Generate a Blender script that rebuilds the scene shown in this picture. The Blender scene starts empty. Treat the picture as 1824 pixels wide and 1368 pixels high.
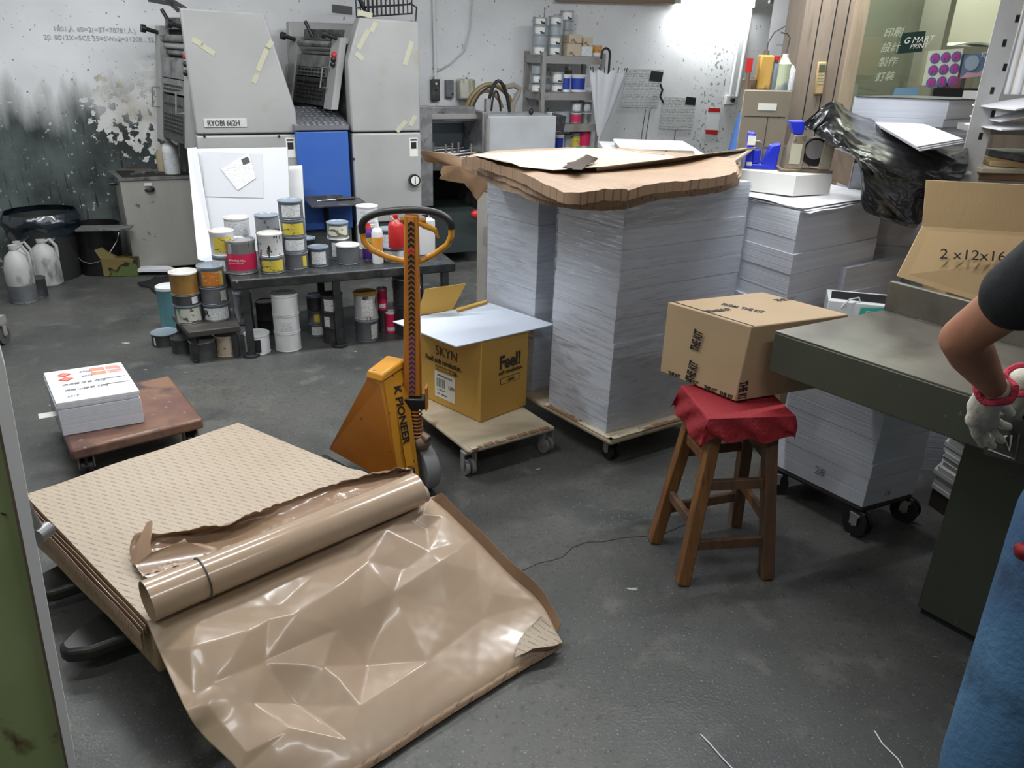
import bpy, bmesh, math, random
from mathutils import Matrix, Vector, noise
from math import pi, sin, cos, radians as R
random.seed(7)
S = bpy.context.scene
COL = S.collection
# ------------------------------------------------------------------ camera
PITCH = math.atan(605/1390); ROLL = math.atan(95/3195); F = 1390.0; CAMZ = 1.65
cam_d = bpy.data.cameras.new('camera'); cam = bpy.data.objects.new('camera', cam_d); COL.objects.link(cam)
cam_d.sensor_width = 36; cam_d.lens = 36*F/1824; cam_d.clip_start = .02
MC = Matrix.Rotation(pi/2-PITCH, 3, 'X') @ Matrix.Rotation(ROLL, 3, 'Z')
cam.matrix_world = Matrix.Translation((0,0,CAMZ)) @ MC.to_4x4()
S.camera = cam
# ------------------------------------------------------------------ world, lights, exposure
W = bpy.data.worlds.new('world'); S.world = W; W.use_nodes = True
W.node_tree.nodes['Background'].inputs[0].default_value = (.75,.82,.9,1)
W.node_tree.nodes['Background'].inputs[1].default_value = .14
S.view_settings.view_transform = 'Standard'; S.view_settings.look = 'None'
S.view_settings.gamma = 1; S.view_settings.use_curve_mapping = False
S.view_settings.exposure = 0.18
def lamp(loc, rz, power, sx=1.2, sy=.06, col=(.95,.98,1), tilt=0):
    d = bpy.data.lights.new('tube_lamp_light', 'AREA'); d.shape = 'RECTANGLE'; d.size = sx; d.size_y = sy
    d.energy = power; d.color = col
    o = bpy.data.objects.new('tube_lamp_light', d); COL.objects.link(o); o.location = loc
    o.rotation_euler = (tilt, 0, rz); return o
TUBES = [((-.9,2.3,2.62), R(24), 24), ((.9,2.9,2.62), R(24), 30), ((-1.9,3.9,2.62), R(24), 34), ((.0,4.6,2.62), R(24), 40),
         ((.9,.6,2.62), R(24), 11), ((-1.3,.3,2.62), R(24), 10), ((1.6,5.0,2.62), R(24), 30), ((-3.1,4.5,2.62), R(24), 14)]
for l, rz, p in TUBES: lamp(l, rz, p)
# ------------------------------------------------------------------ helpers
def ray(x, y): return MC @ Vector(((x-912)/F, (684-y)/F, -1))
def at(x, y, z=0.0):
    d = ray(x, y); return Vector((0,0,CAMZ)) + d*((z-CAMZ)/d.z)
def aty(x, y, Y):
    d = ray(x, y); return Vector((0,0,CAMZ)) + d*(Y/d.y)
YAW = R(24); PX = Vector((-1.3,5.6,0)); CX, SX = cos(YAW), sin(YAW)
def fp(x, y, off=0.0):                       # a point on the press front plane, in the press frame
    d = ray(x, y); n = Vector((-SX, CX, 0)); q0 = PX + n*off
    t = n.dot(q0-Vector((0,0,CAMZ)))/n.dot(d); q = Vector((0,0,CAMZ)) + d*t - PX
    return Vector((q.x*CX+q.y*SX, off, q.z))
PF = Matrix.Translation(PX) @ Matrix.Rotation(YAW, 4, 'Z')
MATS = {}
def mixn(nt, fac, a, b, mode='MIX'):
    m = nt.nodes.new('ShaderNodeMix'); m.data_type = 'RGBA'; m.blend_type = mode
    for sock, v in ((m.inputs[0], fac), (m.inputs[6], a), (m.inputs[7], b)):
        if hasattr(v, 'is_output') or isinstance(v, bpy.types.NodeSocket): nt.links.new(v, sock)
        else: sock.default_value = v if not isinstance(v, tuple) else (*v[:3], 1)
    return m.outputs[2]
def ntex(nt, scale, lo, hi, stretch=(1,1,1), detail=4, rot=(0,0,0), loc=(0,0,0), space='Object'):
    tc = nt.nodes.new('ShaderNodeTexCoord'); mp = nt.nodes.new('ShaderNodeMapping')
    mp.inputs['Scale'].default_value = stretch; mp.inputs['Rotation'].default_value = rot; mp.inputs['Location'].default_value = loc
    nt.links.new(tc.outputs[space], mp.inputs[0])
    n = nt.nodes.new('ShaderNodeTexNoise'); n.inputs['Scale'].default_value = scale; n.inputs['Detail'].default_value = detail
    nt.links.new(mp.outputs[0], n.inputs['Vector'])
    r = nt.nodes.new('ShaderNodeMapRange'); r.inputs[1].default_value = lo; r.inputs[2].default_value = hi
    nt.links.new(n.outputs[0], r.inputs[0]); return r.outputs[0]
def math_(nt, op, a, b=0.0, c=None):
    m = nt.nodes.new('ShaderNodeMath'); m.operation = op
    for i, v in enumerate((a, b, c)):
        if v is None: continue
        if isinstance(v, bpy.types.NodeSocket): nt.links.new(v, m.inputs[i])
        else: m.inputs[i].default_value = v
    return m.outputs[0]
def coords(nt, rot=(0,0,0), scale=(1,1,1), loc=(0,0,0), space='Object'):
    tc = nt.nodes.new('ShaderNodeTexCoord'); mp = nt.nodes.new('ShaderNodeMapping')
    mp.inputs['Scale'].default_value = scale; mp.inputs['Rotation'].default_value = rot; mp.inputs['Location'].default_value = loc
    nt.links.new(tc.outputs[space], mp.inputs[0])
    s = nt.nodes.new('ShaderNodeSeparateXYZ'); nt.links.new(mp.outputs[0], s.inputs[0]); return s.outputs
def mat(name, col, rough=.6, metal=0, layers=(), bump=None, coat=0, spec=.5, emit=0, alpha=1, trans=0):
    # layers: (colour, scale, lo, hi[, stretch[, detail]]) ; bump: (strength, scale, stretch)
    if name in MATS: return MATS[name]
    m = bpy.data.materials.new(name); m.use_nodes = True; nt = m.node_tree; b = nt.nodes['Principled BSDF']
    c = (*col, 1); b.inputs['Base Color'].default_value = c
    cur = None
    for L in layers:
        f = ntex(nt, L[1], L[2], L[3], L[4] if len(L) > 4 else (1,1,1), L[5] if len(L) > 5 else 5)
        cur = mixn(nt, f, cur if cur is not None else tuple(col), tuple(L[0]))
    if cur is not None: nt.links.new(cur, b.inputs['Base Color'])
    b.inputs['Roughness'].default_value = rough; b.inputs['Metallic'].default_value = metal
    b.inputs['Coat Weight'].default_value = coat; b.inputs['Coat Roughness'].default_value = .12
    b.inputs['Specular IOR Level'].default_value = spec
    if trans: b.inputs['Transmission Weight'].default_value = trans
    if alpha < 1: b.inputs['Alpha'].default_value = alpha
    if emit: b.inputs['Emission Color'].default_value = c; b.inputs['Emission Strength'].default_value = emit
    if bump:
        f = ntex(nt, bump[1], 0, 1, bump[2] if len(bump) > 2 else (1,1,1))
        bn = nt.nodes.new('ShaderNodeBump'); bn.inputs['Strength'].default_value = bump[0]; bn.inputs['Distance'].default_value = .01
        nt.links.new(f, bn.inputs['Height']); nt.links.new(bn.outputs[0], b.inputs['Normal'])
    MATS[name] = m; return m
ROOT = {}
class MB:
    def __init__(s, T=None): s.bm = bmesh.new(); s.T = T or Matrix.Identity(4)
    def v(s, p): return s.bm.verts.new(s.T @ Vector(p))
    def hexa(s, lo, hi):
        a = [s.v(p) for p in lo]; b = [s.v(p) for p in hi]; n = len(a)
        s.bm.faces.new(a[::-1]); s.bm.faces.new(b)
        for i in range(n): s.bm.faces.new((a[i], a[(i+1)%n], b[(i+1)%n], b[i]))
        return s
    def box(s, x0, x1, y0, y1, z0, z1):
        return s.hexa([(x0,y0,z0),(x1,y0,z0),(x1,y1,z0),(x0,y1,z0)], [(x0,y0,z1),(x1,y0,z1),(x1,y1,z1),(x0,y1,z1)])
    def quadbox(s, c, z0, z1):                       # footprint corners, vertical sides
        c = [Vector(p) for p in c]
        return s.hexa([(p.x,p.y,z0) for p in c], [(p.x,p.y,z1) for p in c])
    def slab(s, pts, off):                           # polygon (3D) extruded by a vector
        off = Vector(off); return s.hexa([Vector(p) for p in pts], [Vector(p)+off for p in pts])
    def rbox(s, c, size, rot=(0,0,0)):               # centred rotated box
        M = Matrix.Translation(c) @ (Matrix.Rotation(rot[2],4,'Z')@Matrix.Rotation(rot[1],4,'Y')@Matrix.Rotation(rot[0],4,'X'))
        x, y, z = [k/2 for k in size]; old = s.T; s.T = old @ M; s.box(-x,x,-y,y,-z,z); s.T = old; return s
    def tube(s, pts, r, n=10, closed=False, caps=True):
        P = [Vector(p) for p in pts]; rs = r if isinstance(r, (list, tuple)) else [r]*len(P); rings = []
        up = None
        for i, p in enumerate(P):
            if closed: t = P[(i+1)%len(P)] - P[i-1]
            else: t = P[min(i+1,len(P)-1)] - P[max(i-1,0)]
            t.normalize()
            if up is None: up = Vector((0,0,1)) if abs(t.z) < .9 else Vector((1,0,0))
            a = t.cross(up).normalized(); b = a.cross(t).normalized(); up = b
            rings.append([s.v(p + (a*cos(2*pi*k/n)+b*sin(2*pi*k/n))*rs[i]) for k in range(n)])
        m = len(P)
        for i in range(m if closed else m-1):
            A, B = rings[i], rings[(i+1)%m]
            for k in range(n): s.bm.faces.new((A[k], A[(k+1)%n], B[(k+1)%n], B[k]))
        if not closed and caps: s.bm.faces.new(rings[0][::-1]); s.bm.faces.new(rings[-1])
        return s
    def cyl(s, p0, p1, r0, r1=None, n=20): return s.tube([p0,p1], [r0, r1 if r1 is not None else r0], n)
    def lathe(s, prof, c=(0,0,0), n=28):
        c = Vector(c); rings = []
        for r, z in prof:
            if r < 1e-5: rings.append([s.v(c+Vector((0,0,z)))])
            else: rings.append([s.v(c+Vector((r*cos(2*pi*k/n), r*sin(2*pi*k/n), z))) for k in range(n)])
        for A, B in zip(rings, rings[1:]):
            for k in range(n):
                if len(A) == 1 and len(B) == 1: continue
                if len(A) == 1: s.bm.faces.new((A[0], B[(k+1)%n], B[k]))
                elif len(B) == 1: s.bm.faces.new((A[k], A[(k+1)%n], B[0]))
                else: s.bm.faces.new((A[k], A[(k+1)%n], B[(k+1)%n], B[k]))
        return s
    def grid(s, fn, nu, nv, th=0.0):
        V = [[s.v(fn(i/nu, j/nv)) for j in range(nv+1)] for i in range(nu+1)]
        for i in range(nu):
            for j in range(nv): s.bm.faces.new((V[i][j], V[i+1][j], V[i+1][j+1], V[i][j+1]))
        if th:
            s.bm.normal_update(); r = bmesh.ops.solidify(s.bm, geom=s.bm.faces[:], thickness=th)
        return s
    def cap(s, p0, p1, r0, r1=None, n=14):           # tapered capsule
        p0, p1 = Vector(p0), Vector(p1); r1 = r0 if r1 is None else r1
        d = (p1-p0); L = d.length; d.normalize(); pts = []; rs = []
        for a in (-80,-50,-20,0): pts.append(p0 + d*r0*sin(R(a))); rs.append(r0*cos(R(a)))
        for a in (0,20,50,80): pts.append(p1 + d*r1*sin(R(a))); rs.append(r1*cos(R(a)))
        return s.tube(pts, rs, n)
    def ell(s, c, rad, rot=(0,0,0), n=20):
        M = Matrix.Translation(c) @ (Matrix.Rotation(rot[2],4,'Z')@Matrix.Rotation(rot[1],4,'Y')@Matrix.Rotation(rot[0],4,'X')) @ Matrix.Diagonal((*rad,1))
        old = s.T; s.T = old @ M
        s.lathe([(cos(a), sin(a)) if abs(abs(a)-pi/2) > .01 else (0, sin(a)) for a in [(-.5+k/12)*pi for k in range(13)]], n=n)
        s.T = old; return s
    def build(s, name, m, parent=None, bevel=0, smooth=35, remesh=0, seg=2, label=None, loc=None, subs=0, smoothmod=0):
        bmesh.ops.recalc_face_normals(s.bm, faces=s.bm.faces[:])
        me = bpy.data.meshes.new(name); s.bm.to_mesh(me); s.bm.free()
        o = bpy.data.objects.new(name, me); COL.objects.link(o)
        if parent is not None:
            o.parent = parent; M = ROOT[parent.name]
        else:
            if loc is None:
                vs = [v.co for v in me.vertices]; zs = min(v.z for v in vs)
                loc = Vector((sum(v.x for v in vs)/len(vs), sum(v.y for v in vs)/len(vs), zs))
            M = Matrix.Translation(loc); o.location = loc
        me.transform(M.inverted()); ROOT[o.name] = M
        ms = m if isinstance(m, (list, tuple)) else [m]
        for q in ms: me.materials.append(q)
        if smooth:
            for p in me.polygons: p.use_smooth = True
            me.set_sharp_from_angle(angle=R(smooth))
        if bevel:
            b = o.modifiers.new('bevel', 'BEVEL'); b.width = bevel; b.segments = seg; b.limit_method = 'ANGLE'; b.angle_limit = R(40)
        if remesh:
            r = o.modifiers.new('remesh', 'REMESH'); r.mode = 'VOXEL'; r.voxel_size = remesh; r.use_smooth_shade = True
            if smoothmod:
                q = o.modifiers.new('smooth', 'SMOOTH'); q.iterations = smoothmod; q.factor = .5
        if subs:
            q = o.modifiers.new('sub', 'SUBSURF'); q.levels = q.render_levels = subs
        if label: o['label'] = label
        return o
def tag(o, label, cat, group=None, kind=None):
    if label: o['label'] = label
    if cat: o['category'] = cat
    if group: o['group'] = group
    if kind: o['kind'] = kind
    return o
def thing(name, label, cat, loc=(0,0,0), rz=0, group=None):
    o = bpy.data.objects.new(name, None); COL.objects.link(o); o.empty_display_size = .05
    o.location = loc; o.rotation_euler = (0,0,rz); ROOT[o.name] = Matrix.Translation(loc) @ Matrix.Rotation(rz,4,'Z')
    return tag(o, label, cat, group)
def struct(o): o['kind'] = 'structure'; return o
def text(body, origin, xd, yd, h, m, parent, name='lettering', ext=.0004, shear=0, bold=0, font=None, align='LEFT', sx=1):
    cu = bpy.data.curves.new('t', 'FONT'); cu.body = body; cu.size = h; cu.extrude = ext; cu.shear = shear; cu.offset = bold; cu.align_x = align
    cu.resolution_u = 3
    t = bpy.data.objects.new('t', cu); COL.objects.link(t)
    dg = bpy.context.evaluated_depsgraph_get(); me = bpy.data.meshes.new_from_object(t.evaluated_get(dg))
    bpy.data.objects.remove(t); bpy.data.curves.remove(cu)
    xd = Vector(xd).normalized(); yd = Vector(yd); yd = (yd - xd*yd.dot(xd)).normalized(); zd = xd.cross(yd)
    M = Matrix((xd*sx, yd, zd)).transposed().to_4x4(); M.translation = Vector(origin) + zd*.0008
    me.transform(M); me.transform(ROOT[parent.name].inverted())
    o = bpy.data.objects.new(name, me); COL.objects.link(o); o.parent = parent; ROOT[o.name] = ROOT[parent.name]
    me.materials.clear(); me.materials.append(m); return o
def quad(p, q, r, s_, m, parent, name, lift=.0008, **k):          # a thin sticker on a face
    p, q, r, s_ = map(Vector, (p, q, r, s_)); n = (q-p).cross(s_-p).normalized()
    return MB().slab([a+n*.0002 for a in (p,q,r,s_)], n*lift).build(name, m, parent, smooth=0, **k)
def lerp(a, b, t): return a + (b-a)*t
def bil(c, u, v): return lerp(lerp(c[0], c[1], u), lerp(c[3], c[2], u), v)
def patch(rows):                                    # smooth surface through a net of 3D points (Catmull-Rom)
    def cr(P, t):
        n = len(P)-1; x = min(max(t,0),1)*n; i = min(int(x), n-1); f = x-i
        g = lambda k: P[k] if 0 <= k <= n else (P[0]*2-P[1] if k < 0 else P[n]*2-P[n-1])
        a, b, c, d = g(i-1), g(i), g(i+1), g(i+2)
        return .5*((2*b)+(c-a)*f+(2*a-5*b+4*c-d)*f*f+(3*b-a-3*c+d)*f*f*f)
    return lambda u, v: cr([cr(r, u) for r in rows], v)
# ------------------------------------------------------------------ materials
def floor_mat():
    m = mat('floor_concrete', (.068,.07,.066), .42, layers=[((.115,.114,.102), 1.1, .42,.66,(1,1,1),8), ((.045,.048,.048), 2.2, .5,.68,(1,1,1),8), ((.13,.127,.113), 7, .56,.74,(1,1,1),9), ((.05,.05,.05), 45, .55,.72,(1,1,1),6), ((.2,.2,.185), 130, .67,.72, (1,1,1), 1), ((.45,.45,.42), 6, .70,.73, (1,2.5,1), 9)], bump=(.12,110))
    nt = m.node_tree; b = nt.nodes['Principled BSDF']
    nt.links.new(math_(nt, 'MULTIPLY_ADD', ntex(nt, 3, .3,.7), .3, .28), b.inputs['Roughness'])
    return m
def wall_mat():
    m = mat('wall_plaster', (.8,.8,.81), .7); nt = m.node_tree; b = nt.nodes['Principled BSDF']
    o = coords(nt); x, z = o[0], o[2]
    big = ntex(nt, 2.2, .3, .7, detail=5); mid = ntex(nt, 9, .0, 1, detail=8); fine = ntex(nt, 38, 0, 1, detail=6)
    # dark ink-stained zone: local x < -0.6, z below about 1.25
    zz = math_(nt, 'ADD', z, math_(nt, 'MULTIPLY', math_(nt,'SUBTRACT', ntex(nt, 3, .2,.8, (2.5,1,.5)), .5), .38))
    dark = nt.nodes.new('ShaderNodeMapRange'); dark.inputs[1].default_value = 1.32; dark.inputs[2].default_value = .98; nt.links.new(zz, dark.inputs[0])
    xl = nt.nodes.new('ShaderNodeMapRange'); xl.inputs[1].default_value = -.1; xl.inputs[2].default_value = -.5; nt.links.new(x, xl.inputs[0])
    dk = math_(nt, 'MULTIPLY', dark.outputs[0], xl.outputs[0])
    base = mixn(nt, ntex(nt, 1.5, .35,.7), (.78,.79,.8), (.62,.63,.64))
    base = mixn(nt, math_(nt,'MULTIPLY', ntex(nt, 55, .69,.73, (1,1,.7), 5), .6), base, (.35,.35,.35))
    dcol = mixn(nt, ntex(nt, 3, .35,.65), (.028,.038,.036), (.11,.14,.132))
    dcol = mixn(nt, ntex(nt, 26, .64,.69, detail=7), dcol, (.5,.5,.47))
    dcol = mixn(nt, ntex(nt, 12, .6,.7, (4,4,.4), 5), dcol, (.012,.016,.016))
    c = mixn(nt, dk, base, dcol)
    # flaking patch around x=-1.15, z=1.05
    dx = math_(nt,'MULTIPLY', math_(nt,'SUBTRACT', x, -1.36), 2.0); dz = math_(nt,'MULTIPLY', math_(nt,'SUBTRACT', z, 1.1), 3.0)
    rr = math_(nt,'SQRT', math_(nt,'ADD', math_(nt,'MULTIPLY',dx,dx), math_(nt,'MULTIPLY',dz,dz)))
    pk = nt.nodes.new('ShaderNodeMapRange'); pk.inputs[1].default_value = 1.15; pk.inputs[2].default_value = .45; nt.links.new(rr, pk.inputs[0])
    fl = math_(nt,'GREATER_THAN', math_(nt,'ADD', math_(nt,'MULTIPLY', pk.outputs[0], .17), ntex(nt, 17, 0,1, detail=6)), .585)
    fl = math_(nt,'MULTIPLY', fl, math_(nt,'GREATER_THAN', pk.outputs[0], .02))
    c = mixn(nt, fl, c, mixn(nt, ntex(nt, 6, .4,.7), (.75,.75,.74), (.42,.38,.28)))
    # speckled mould columns on the white part
    for cx, wd in ((1.5,.14), (3.2,.32)):
        g = nt.nodes.new('ShaderNodeMapRange'); g.inputs[1].default_value = wd; g.inputs[2].default_value = 0
        nt.links.new(math_(nt,'ABSOLUTE', math_(nt,'SUBTRACT', x, cx)), g.inputs[0])
        f = math_(nt,'GREATER_THAN', math_(nt,'ADD', math_(nt,'MULTIPLY', g.outputs[0], .1), ntex(nt, 42, 0,1, (1,1,.7), 6)), .685)
        c = mixn(nt, math_(nt,'MULTIPLY', f, .8), c, (.16,.16,.16))
    nt.links.new(c, b.inputs['Base Color'])
    bn = nt.nodes.new('ShaderNodeBump'); bn.inputs['Strength'].default_value = .4; bn.inputs['Distance'].default_value = .006
    nt.links.new(mid, bn.inputs['Height']); nt.links.new(bn.outputs[0], b.inputs['Normal']); return m
def kraft_print(name='kraft_print', ang=R(20), dark=False):
    m = mat(name, (.5,.38,.25), .6); nt = m.node_tree; b = nt.nodes['Principled BSDF']
    o = coords(nt, rot=(0,0,ang)); x, y = o[0], o[1]
    row = math_(nt,'FRACT', math_(nt,'MULTIPLY', y, 56)); rowid = math_(nt,'FLOOR', math_(nt,'MULTIPLY', y, 56))
    line = math_(nt,'LESS_THAN', math_(nt,'ABSOLUTE', math_(nt,'SUBTRACT', row, .5)), .11)
    xs = math_(nt,'FRACT', math_(nt,'ADD', math_(nt,'MULTIPLY', x, 14), math_(nt,'MULTIPLY', rowid, .37)))
    dash = math_(nt,'LESS_THAN', xs, .42)
    dots = math_(nt,'MULTIPLY', math_(nt,'GREATER_THAN', xs, .55), math_(nt,'LESS_THAN', math_(nt,'FRACT', math_(nt,'MULTIPLY', xs, 11)), .45))
    dots = math_(nt,'MULTIPLY', dots, math_(nt,'LESS_THAN', xs, .92))
    k = math_(nt,'MULTIPLY', line, math_(nt,'MAXIMUM', dash, dots))
    c = mixn(nt, ntex(nt, 3, .3,.7), (.47,.39,.295), (.41,.33,.245))
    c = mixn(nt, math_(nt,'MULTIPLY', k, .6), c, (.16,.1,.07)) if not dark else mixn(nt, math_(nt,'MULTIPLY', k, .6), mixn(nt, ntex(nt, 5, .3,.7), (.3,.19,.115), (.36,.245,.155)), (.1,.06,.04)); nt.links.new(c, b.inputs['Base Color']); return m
def stack_mat(name, col, stripes=1.0):
    m = mat(name, col, .75); nt = m.node_tree; b = nt.nodes['Principled BSDF']
    a = ntex(nt, 14, .35,.65, (.06,.06,5), 6); c2 = ntex(nt, 5, .45,.7, (.1,.1,7), 4)
    c = mixn(nt, math_(nt,'MULTIPLY', a, .35*stripes), col, tuple(q*.72 for q in col))
    c = mixn(nt, math_(nt,'MULTIPLY', c2, .25*stripes), c, tuple(q*.62 for q in col))
    nt.links.new(c, b.inputs['Base Color'])
    bn = nt.nodes.new('ShaderNodeBump'); bn.inputs['Strength'].default_value = .35; bn.inputs['Distance'].default_value = .004
    nt.links.new(ntex(nt, 20, 0,1, (.04,.04,8), 6), bn.inputs['Height']); nt.links.new(bn.outputs[0], b.inputs['Normal']); return m
def printed(name, base, ink, rows=60, cut=.5, amount=.75, axis=2):
    m = mat(name, base, .5); nt = m.node_tree; b = nt.nodes['Principled BSDF']
    o = coords(nt); y = o[axis]
    line = math_(nt,'GREATER_THAN', math_(nt,'FRACT', math_(nt,'MULTIPLY', y, rows)), .5)
    st = [rows*.04]*3; st = (90,90,rows) if axis == 2 else (90,rows,90)
    n = nt.nodes.new('ShaderNodeTexNoise'); n.inputs['Scale'].default_value = 1.6; mp = nt.nodes.new('ShaderNodeMapping'); tc = nt.nodes.new('ShaderNodeTexCoord')
    mp.inputs['Scale'].default_value = st; nt.links.new(tc.outputs['Object'], mp.inputs[0]); nt.links.new(mp.outputs[0], n.inputs['Vector'])
    k = math_(nt,'MULTIPLY', line, math_(nt,'GREATER_THAN', n.outputs[0], cut))
    nt.links.new(mixn(nt, math_(nt,'MULTIPLY', k, amount), base, ink), b.inputs['Base Color']); return m
def wrap_film():
    m = bpy.data.materials.new('stretch_film'); m.use_nodes = True; nt = m.node_tree; nt.nodes.clear()
    out = nt.nodes.new('ShaderNodeOutputMaterial'); mx = nt.nodes.new('ShaderNodeMixShader'); tr = nt.nodes.new('ShaderNodeBsdfTransparent')
    gl = nt.nodes.new('ShaderNodeBsdfGlossy'); gl.inputs['Roughness'].default_value = .16
    h = ntex(nt, 9, 0,1, (1.2,1.2,9), 6, rot=(R(22),R(-22),0)); h2 = ntex(nt, 4, 0,1, (1,1,1), 3)
    bn = nt.nodes.new('ShaderNodeBump'); bn.inputs['Strength'].default_value = .55; bn.inputs['Distance'].default_value = .015
    nt.links.new(math_(nt,'ADD', h, h2), bn.inputs['Height']); nt.links.new(bn.outputs[0], gl.inputs['Normal'])
    f = math_(nt,'MULTIPLY_ADD', ntex(nt, 10, .48,.7, (1.2,1.2,10), 5, rot=(R(22),R(-22),0)), .34, .13)
    nt.links.new(f, mx.inputs[0]); nt.links.new(tr.outputs[0], mx.inputs[1]); nt.links.new(gl.outputs[0], mx.inputs[2]); nt.links.new(mx.outputs[0], out.inputs[0])
    tr.inputs[0].default_value = (.93,.94,.95,1); return m
def glass_mat(name, tint=(.85,.95,.88), gloss=.12):
    m = bpy.data.materials.new(name); m.use_nodes = True; nt = m.node_tree; nt.nodes.clear()
    out = nt.nodes.new('ShaderNodeOutputMaterial'); mx = nt.nodes.new('ShaderNodeMixShader'); tr = nt.nodes.new('ShaderNodeBsdfTransparent')
    gl = nt.nodes.new('ShaderNodeBsdfGlossy'); gl.inputs['Roughness'].default_value = .02
    mx.inputs[0].default_value = gloss; tr.inputs[0].default_value = (*tint,1)
    nt.links.new(tr.outputs[0], mx.inputs[1]); nt.links.new(gl.outputs[0], mx.inputs[2]); nt.links.new(mx.outputs[0], out.inputs[0]); return m
M_floor = floor_mat(); M_wall = wall_mat()
M_plain = mat('white_plaster', (.7,.7,.7), .7, layers=[((.55,.56,.56), 2, .4,.7)])
M_press = mat('press_enamel', (.37,.37,.365), .38, layers=[((.31,.31,.3), 2, .4,.7), ((.3,.28,.19), 1.7, .63,.72), ((.12,.11,.09), 45, .72,.75)])
M_pressd = mat('press_dark_metal', (.07,.07,.072), .45, .4, layers=[((.13,.13,.13), 20, .45,.65)])
M_pressm = mat('press_grey_metal', (.2,.2,.2), .4, .5, layers=[((.3,.3,.3), 12, .45,.6), ((.08,.08,.08), 9, .6,.7)])
M_blue = mat('press_blue_panel', (.035,.11,.42), .35, layers=[((.05,.13,.4), 3, .4,.7)])
M_black = mat('black_plastic', (.012,.012,.013), .4)
M_blackm = mat('black_void', (.008,.008,.008), .8)
M_steel = mat('bare_steel', (.5,.5,.5), .3, .9)
M_plate = mat('checker_plate', (.33,.34,.37), .35, .8)
M_white = mat('white_paper', (.78,.79,.82), .7)
M_label = mat('sticker_paper', (.72,.72,.66), .5)
M_cream = mat('masking_tape', (.45,.44,.33), .6)
M_ink = mat('black_ink', (.012,.012,.014), .5)
M_orange = mat('jack_orange_and_shade', (.46,.16,.015), .38, layers=[((.4,.12,.012), 4, .45,.65), ((.2,.08,.04), 14, .66,.7), ((.05,.03,.03), 26, .69,.72)])
M_yellow = mat('jack_yellow', (.56,.25,.02), .35, layers=[((.47,.17,.018), 4, .5,.7), ((.42,.07,.05), 6, .64,.68), ((.08,.04,.03), 30, .66,.69)])
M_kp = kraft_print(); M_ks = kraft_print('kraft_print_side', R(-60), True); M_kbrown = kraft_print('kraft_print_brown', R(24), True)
M_kg = mat('kraft_glossy_side', (.33,.215,.14), .3, coat=.4, layers=[((.28,.18,.11), 3, .4,.7), ((.42,.3,.2), 7, .6,.8)], bump=(.12,14))
M_kr = mat('kraft_roll_glossy', (.40,.285,.195), .3, coat=.3, layers=[((.46,.345,.25), 3, .4,.7)], bump=(.05,26))
M_km = mat('kraft_matte', (.36,.23,.13), .7, layers=[((.28,.17,.09), 6, .4,.7)], bump=(.3,30))
M_kt = mat('kraft_inner_pale', (.5,.44,.34), .7, layers=[((.43,.37,.28), 3, .4,.7)])
M_card = mat('cardboard', (.41,.28,.14), .7, layers=[((.37,.25,.125), 3, .4,.7)], bump=(.1,80,(1,1,.1)))
M_kit = mat('cardboard_tan', (.40,.285,.165), .65, layers=[((.36,.255,.15), 4, .4,.7)])
M_skyn = mat('cardboard_gold', (.56,.33,.06), .5, layers=[((.5,.29,.06), 3, .4,.7)])
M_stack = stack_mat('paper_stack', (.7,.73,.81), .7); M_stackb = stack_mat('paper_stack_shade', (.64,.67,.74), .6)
M_stackr = stack_mat('paper_stack_rough', (.6,.6,.58), 2.4)
M_film = wrap_film()
M_ply = mat('plywood_worn', (.4,.32,.21), .6, layers=[((.5,.43,.31), 3, .4,.65,(1,3,1)), ((.2,.13,.07), 9, .62,.7)], bump=(.2,20,(1,6,1)))
M_plye = mat('plywood_edge_pale', (.62,.55,.4), .7, layers=[((.25,.13,.07), 5, .5,.55)])
M_red_board = mat('board_red_brown', (.15,.075,.06), .28, layers=[((.24,.13,.08), 4, .45,.65), ((.08,.05,.05), 7, .55,.7), ((.3,.25,.22), 22, .68,.72)])
M_darkwood = mat('dark_wood_edge', (.03,.024,.02), .6)
M_wood = mat('stool_wood', (.15,.065,.022), .45, layers=[((.24,.105,.032), 5, .4,.65,(6,6,.6)), ((.07,.035,.02), 8, .58,.7,(5,5,.5))], bump=(.2,30,(5,5,.5)))
M_woodd = mat('stool_wood_dark', (.09,.05,.03), .5, layers=[((.15,.08,.04), 5, .4,.65,(6,6,.6))])
M_cut = mat('cutter_green', (.045,.052,.036), .42, layers=[((.06,.068,.048), 3, .4,.7), ((.1,.11,.09), 60, .7,.73)])
M_cuttop = mat('cutter_table_metal', (.13,.12,.1), .34, .35, layers=[((.2,.18,.15), 2.5, .4,.65), ((.09,.085,.07), 6, .5,.7)], bump=(.03,20))
M_rust = mat('rusty_brown_metal', (.14,.1,.075), .5, .3, layers=[((.24,.17,.11), 3, .4,.65), ((.05,.04,.03), 7, .55,.7)])
M_redc = mat('red_cloth', (.24,.008,.014), .75, bump=(.4,60))
M_bag = mat('black_bag_film', (.012,.012,.014), .27, coat=.3, bump=(.35,9))
M_col = mat('column_boards', (.24,.19,.145), .6, layers=[((.29,.235,.18), 2, .4,.65,(4,4,.6)), ((.16,.12,.09), 6, .58,.72,(5,5,.5))])
M_frame = mat('window_wood_frame', (.36,.29,.2), .55, layers=[((.25,.19,.12), 4, .45,.65,(5,5,.5))])
M_grey = mat('grey_shelf_steel', (.32,.31,.3), .5, .2, layers=[((.24,.2,.16), 5, .55,.7)])
M_cabm = mat('cabinet_beige_metal', (.36,.35,.32), .45, layers=[((.3,.29,.26), 2, .4,.7,(3,3,.6)), ((.3,.17,.06), 3.5, .64,.74,(3,3,.7)), ((.12,.1,.08), 12, .66,.74)])
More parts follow.
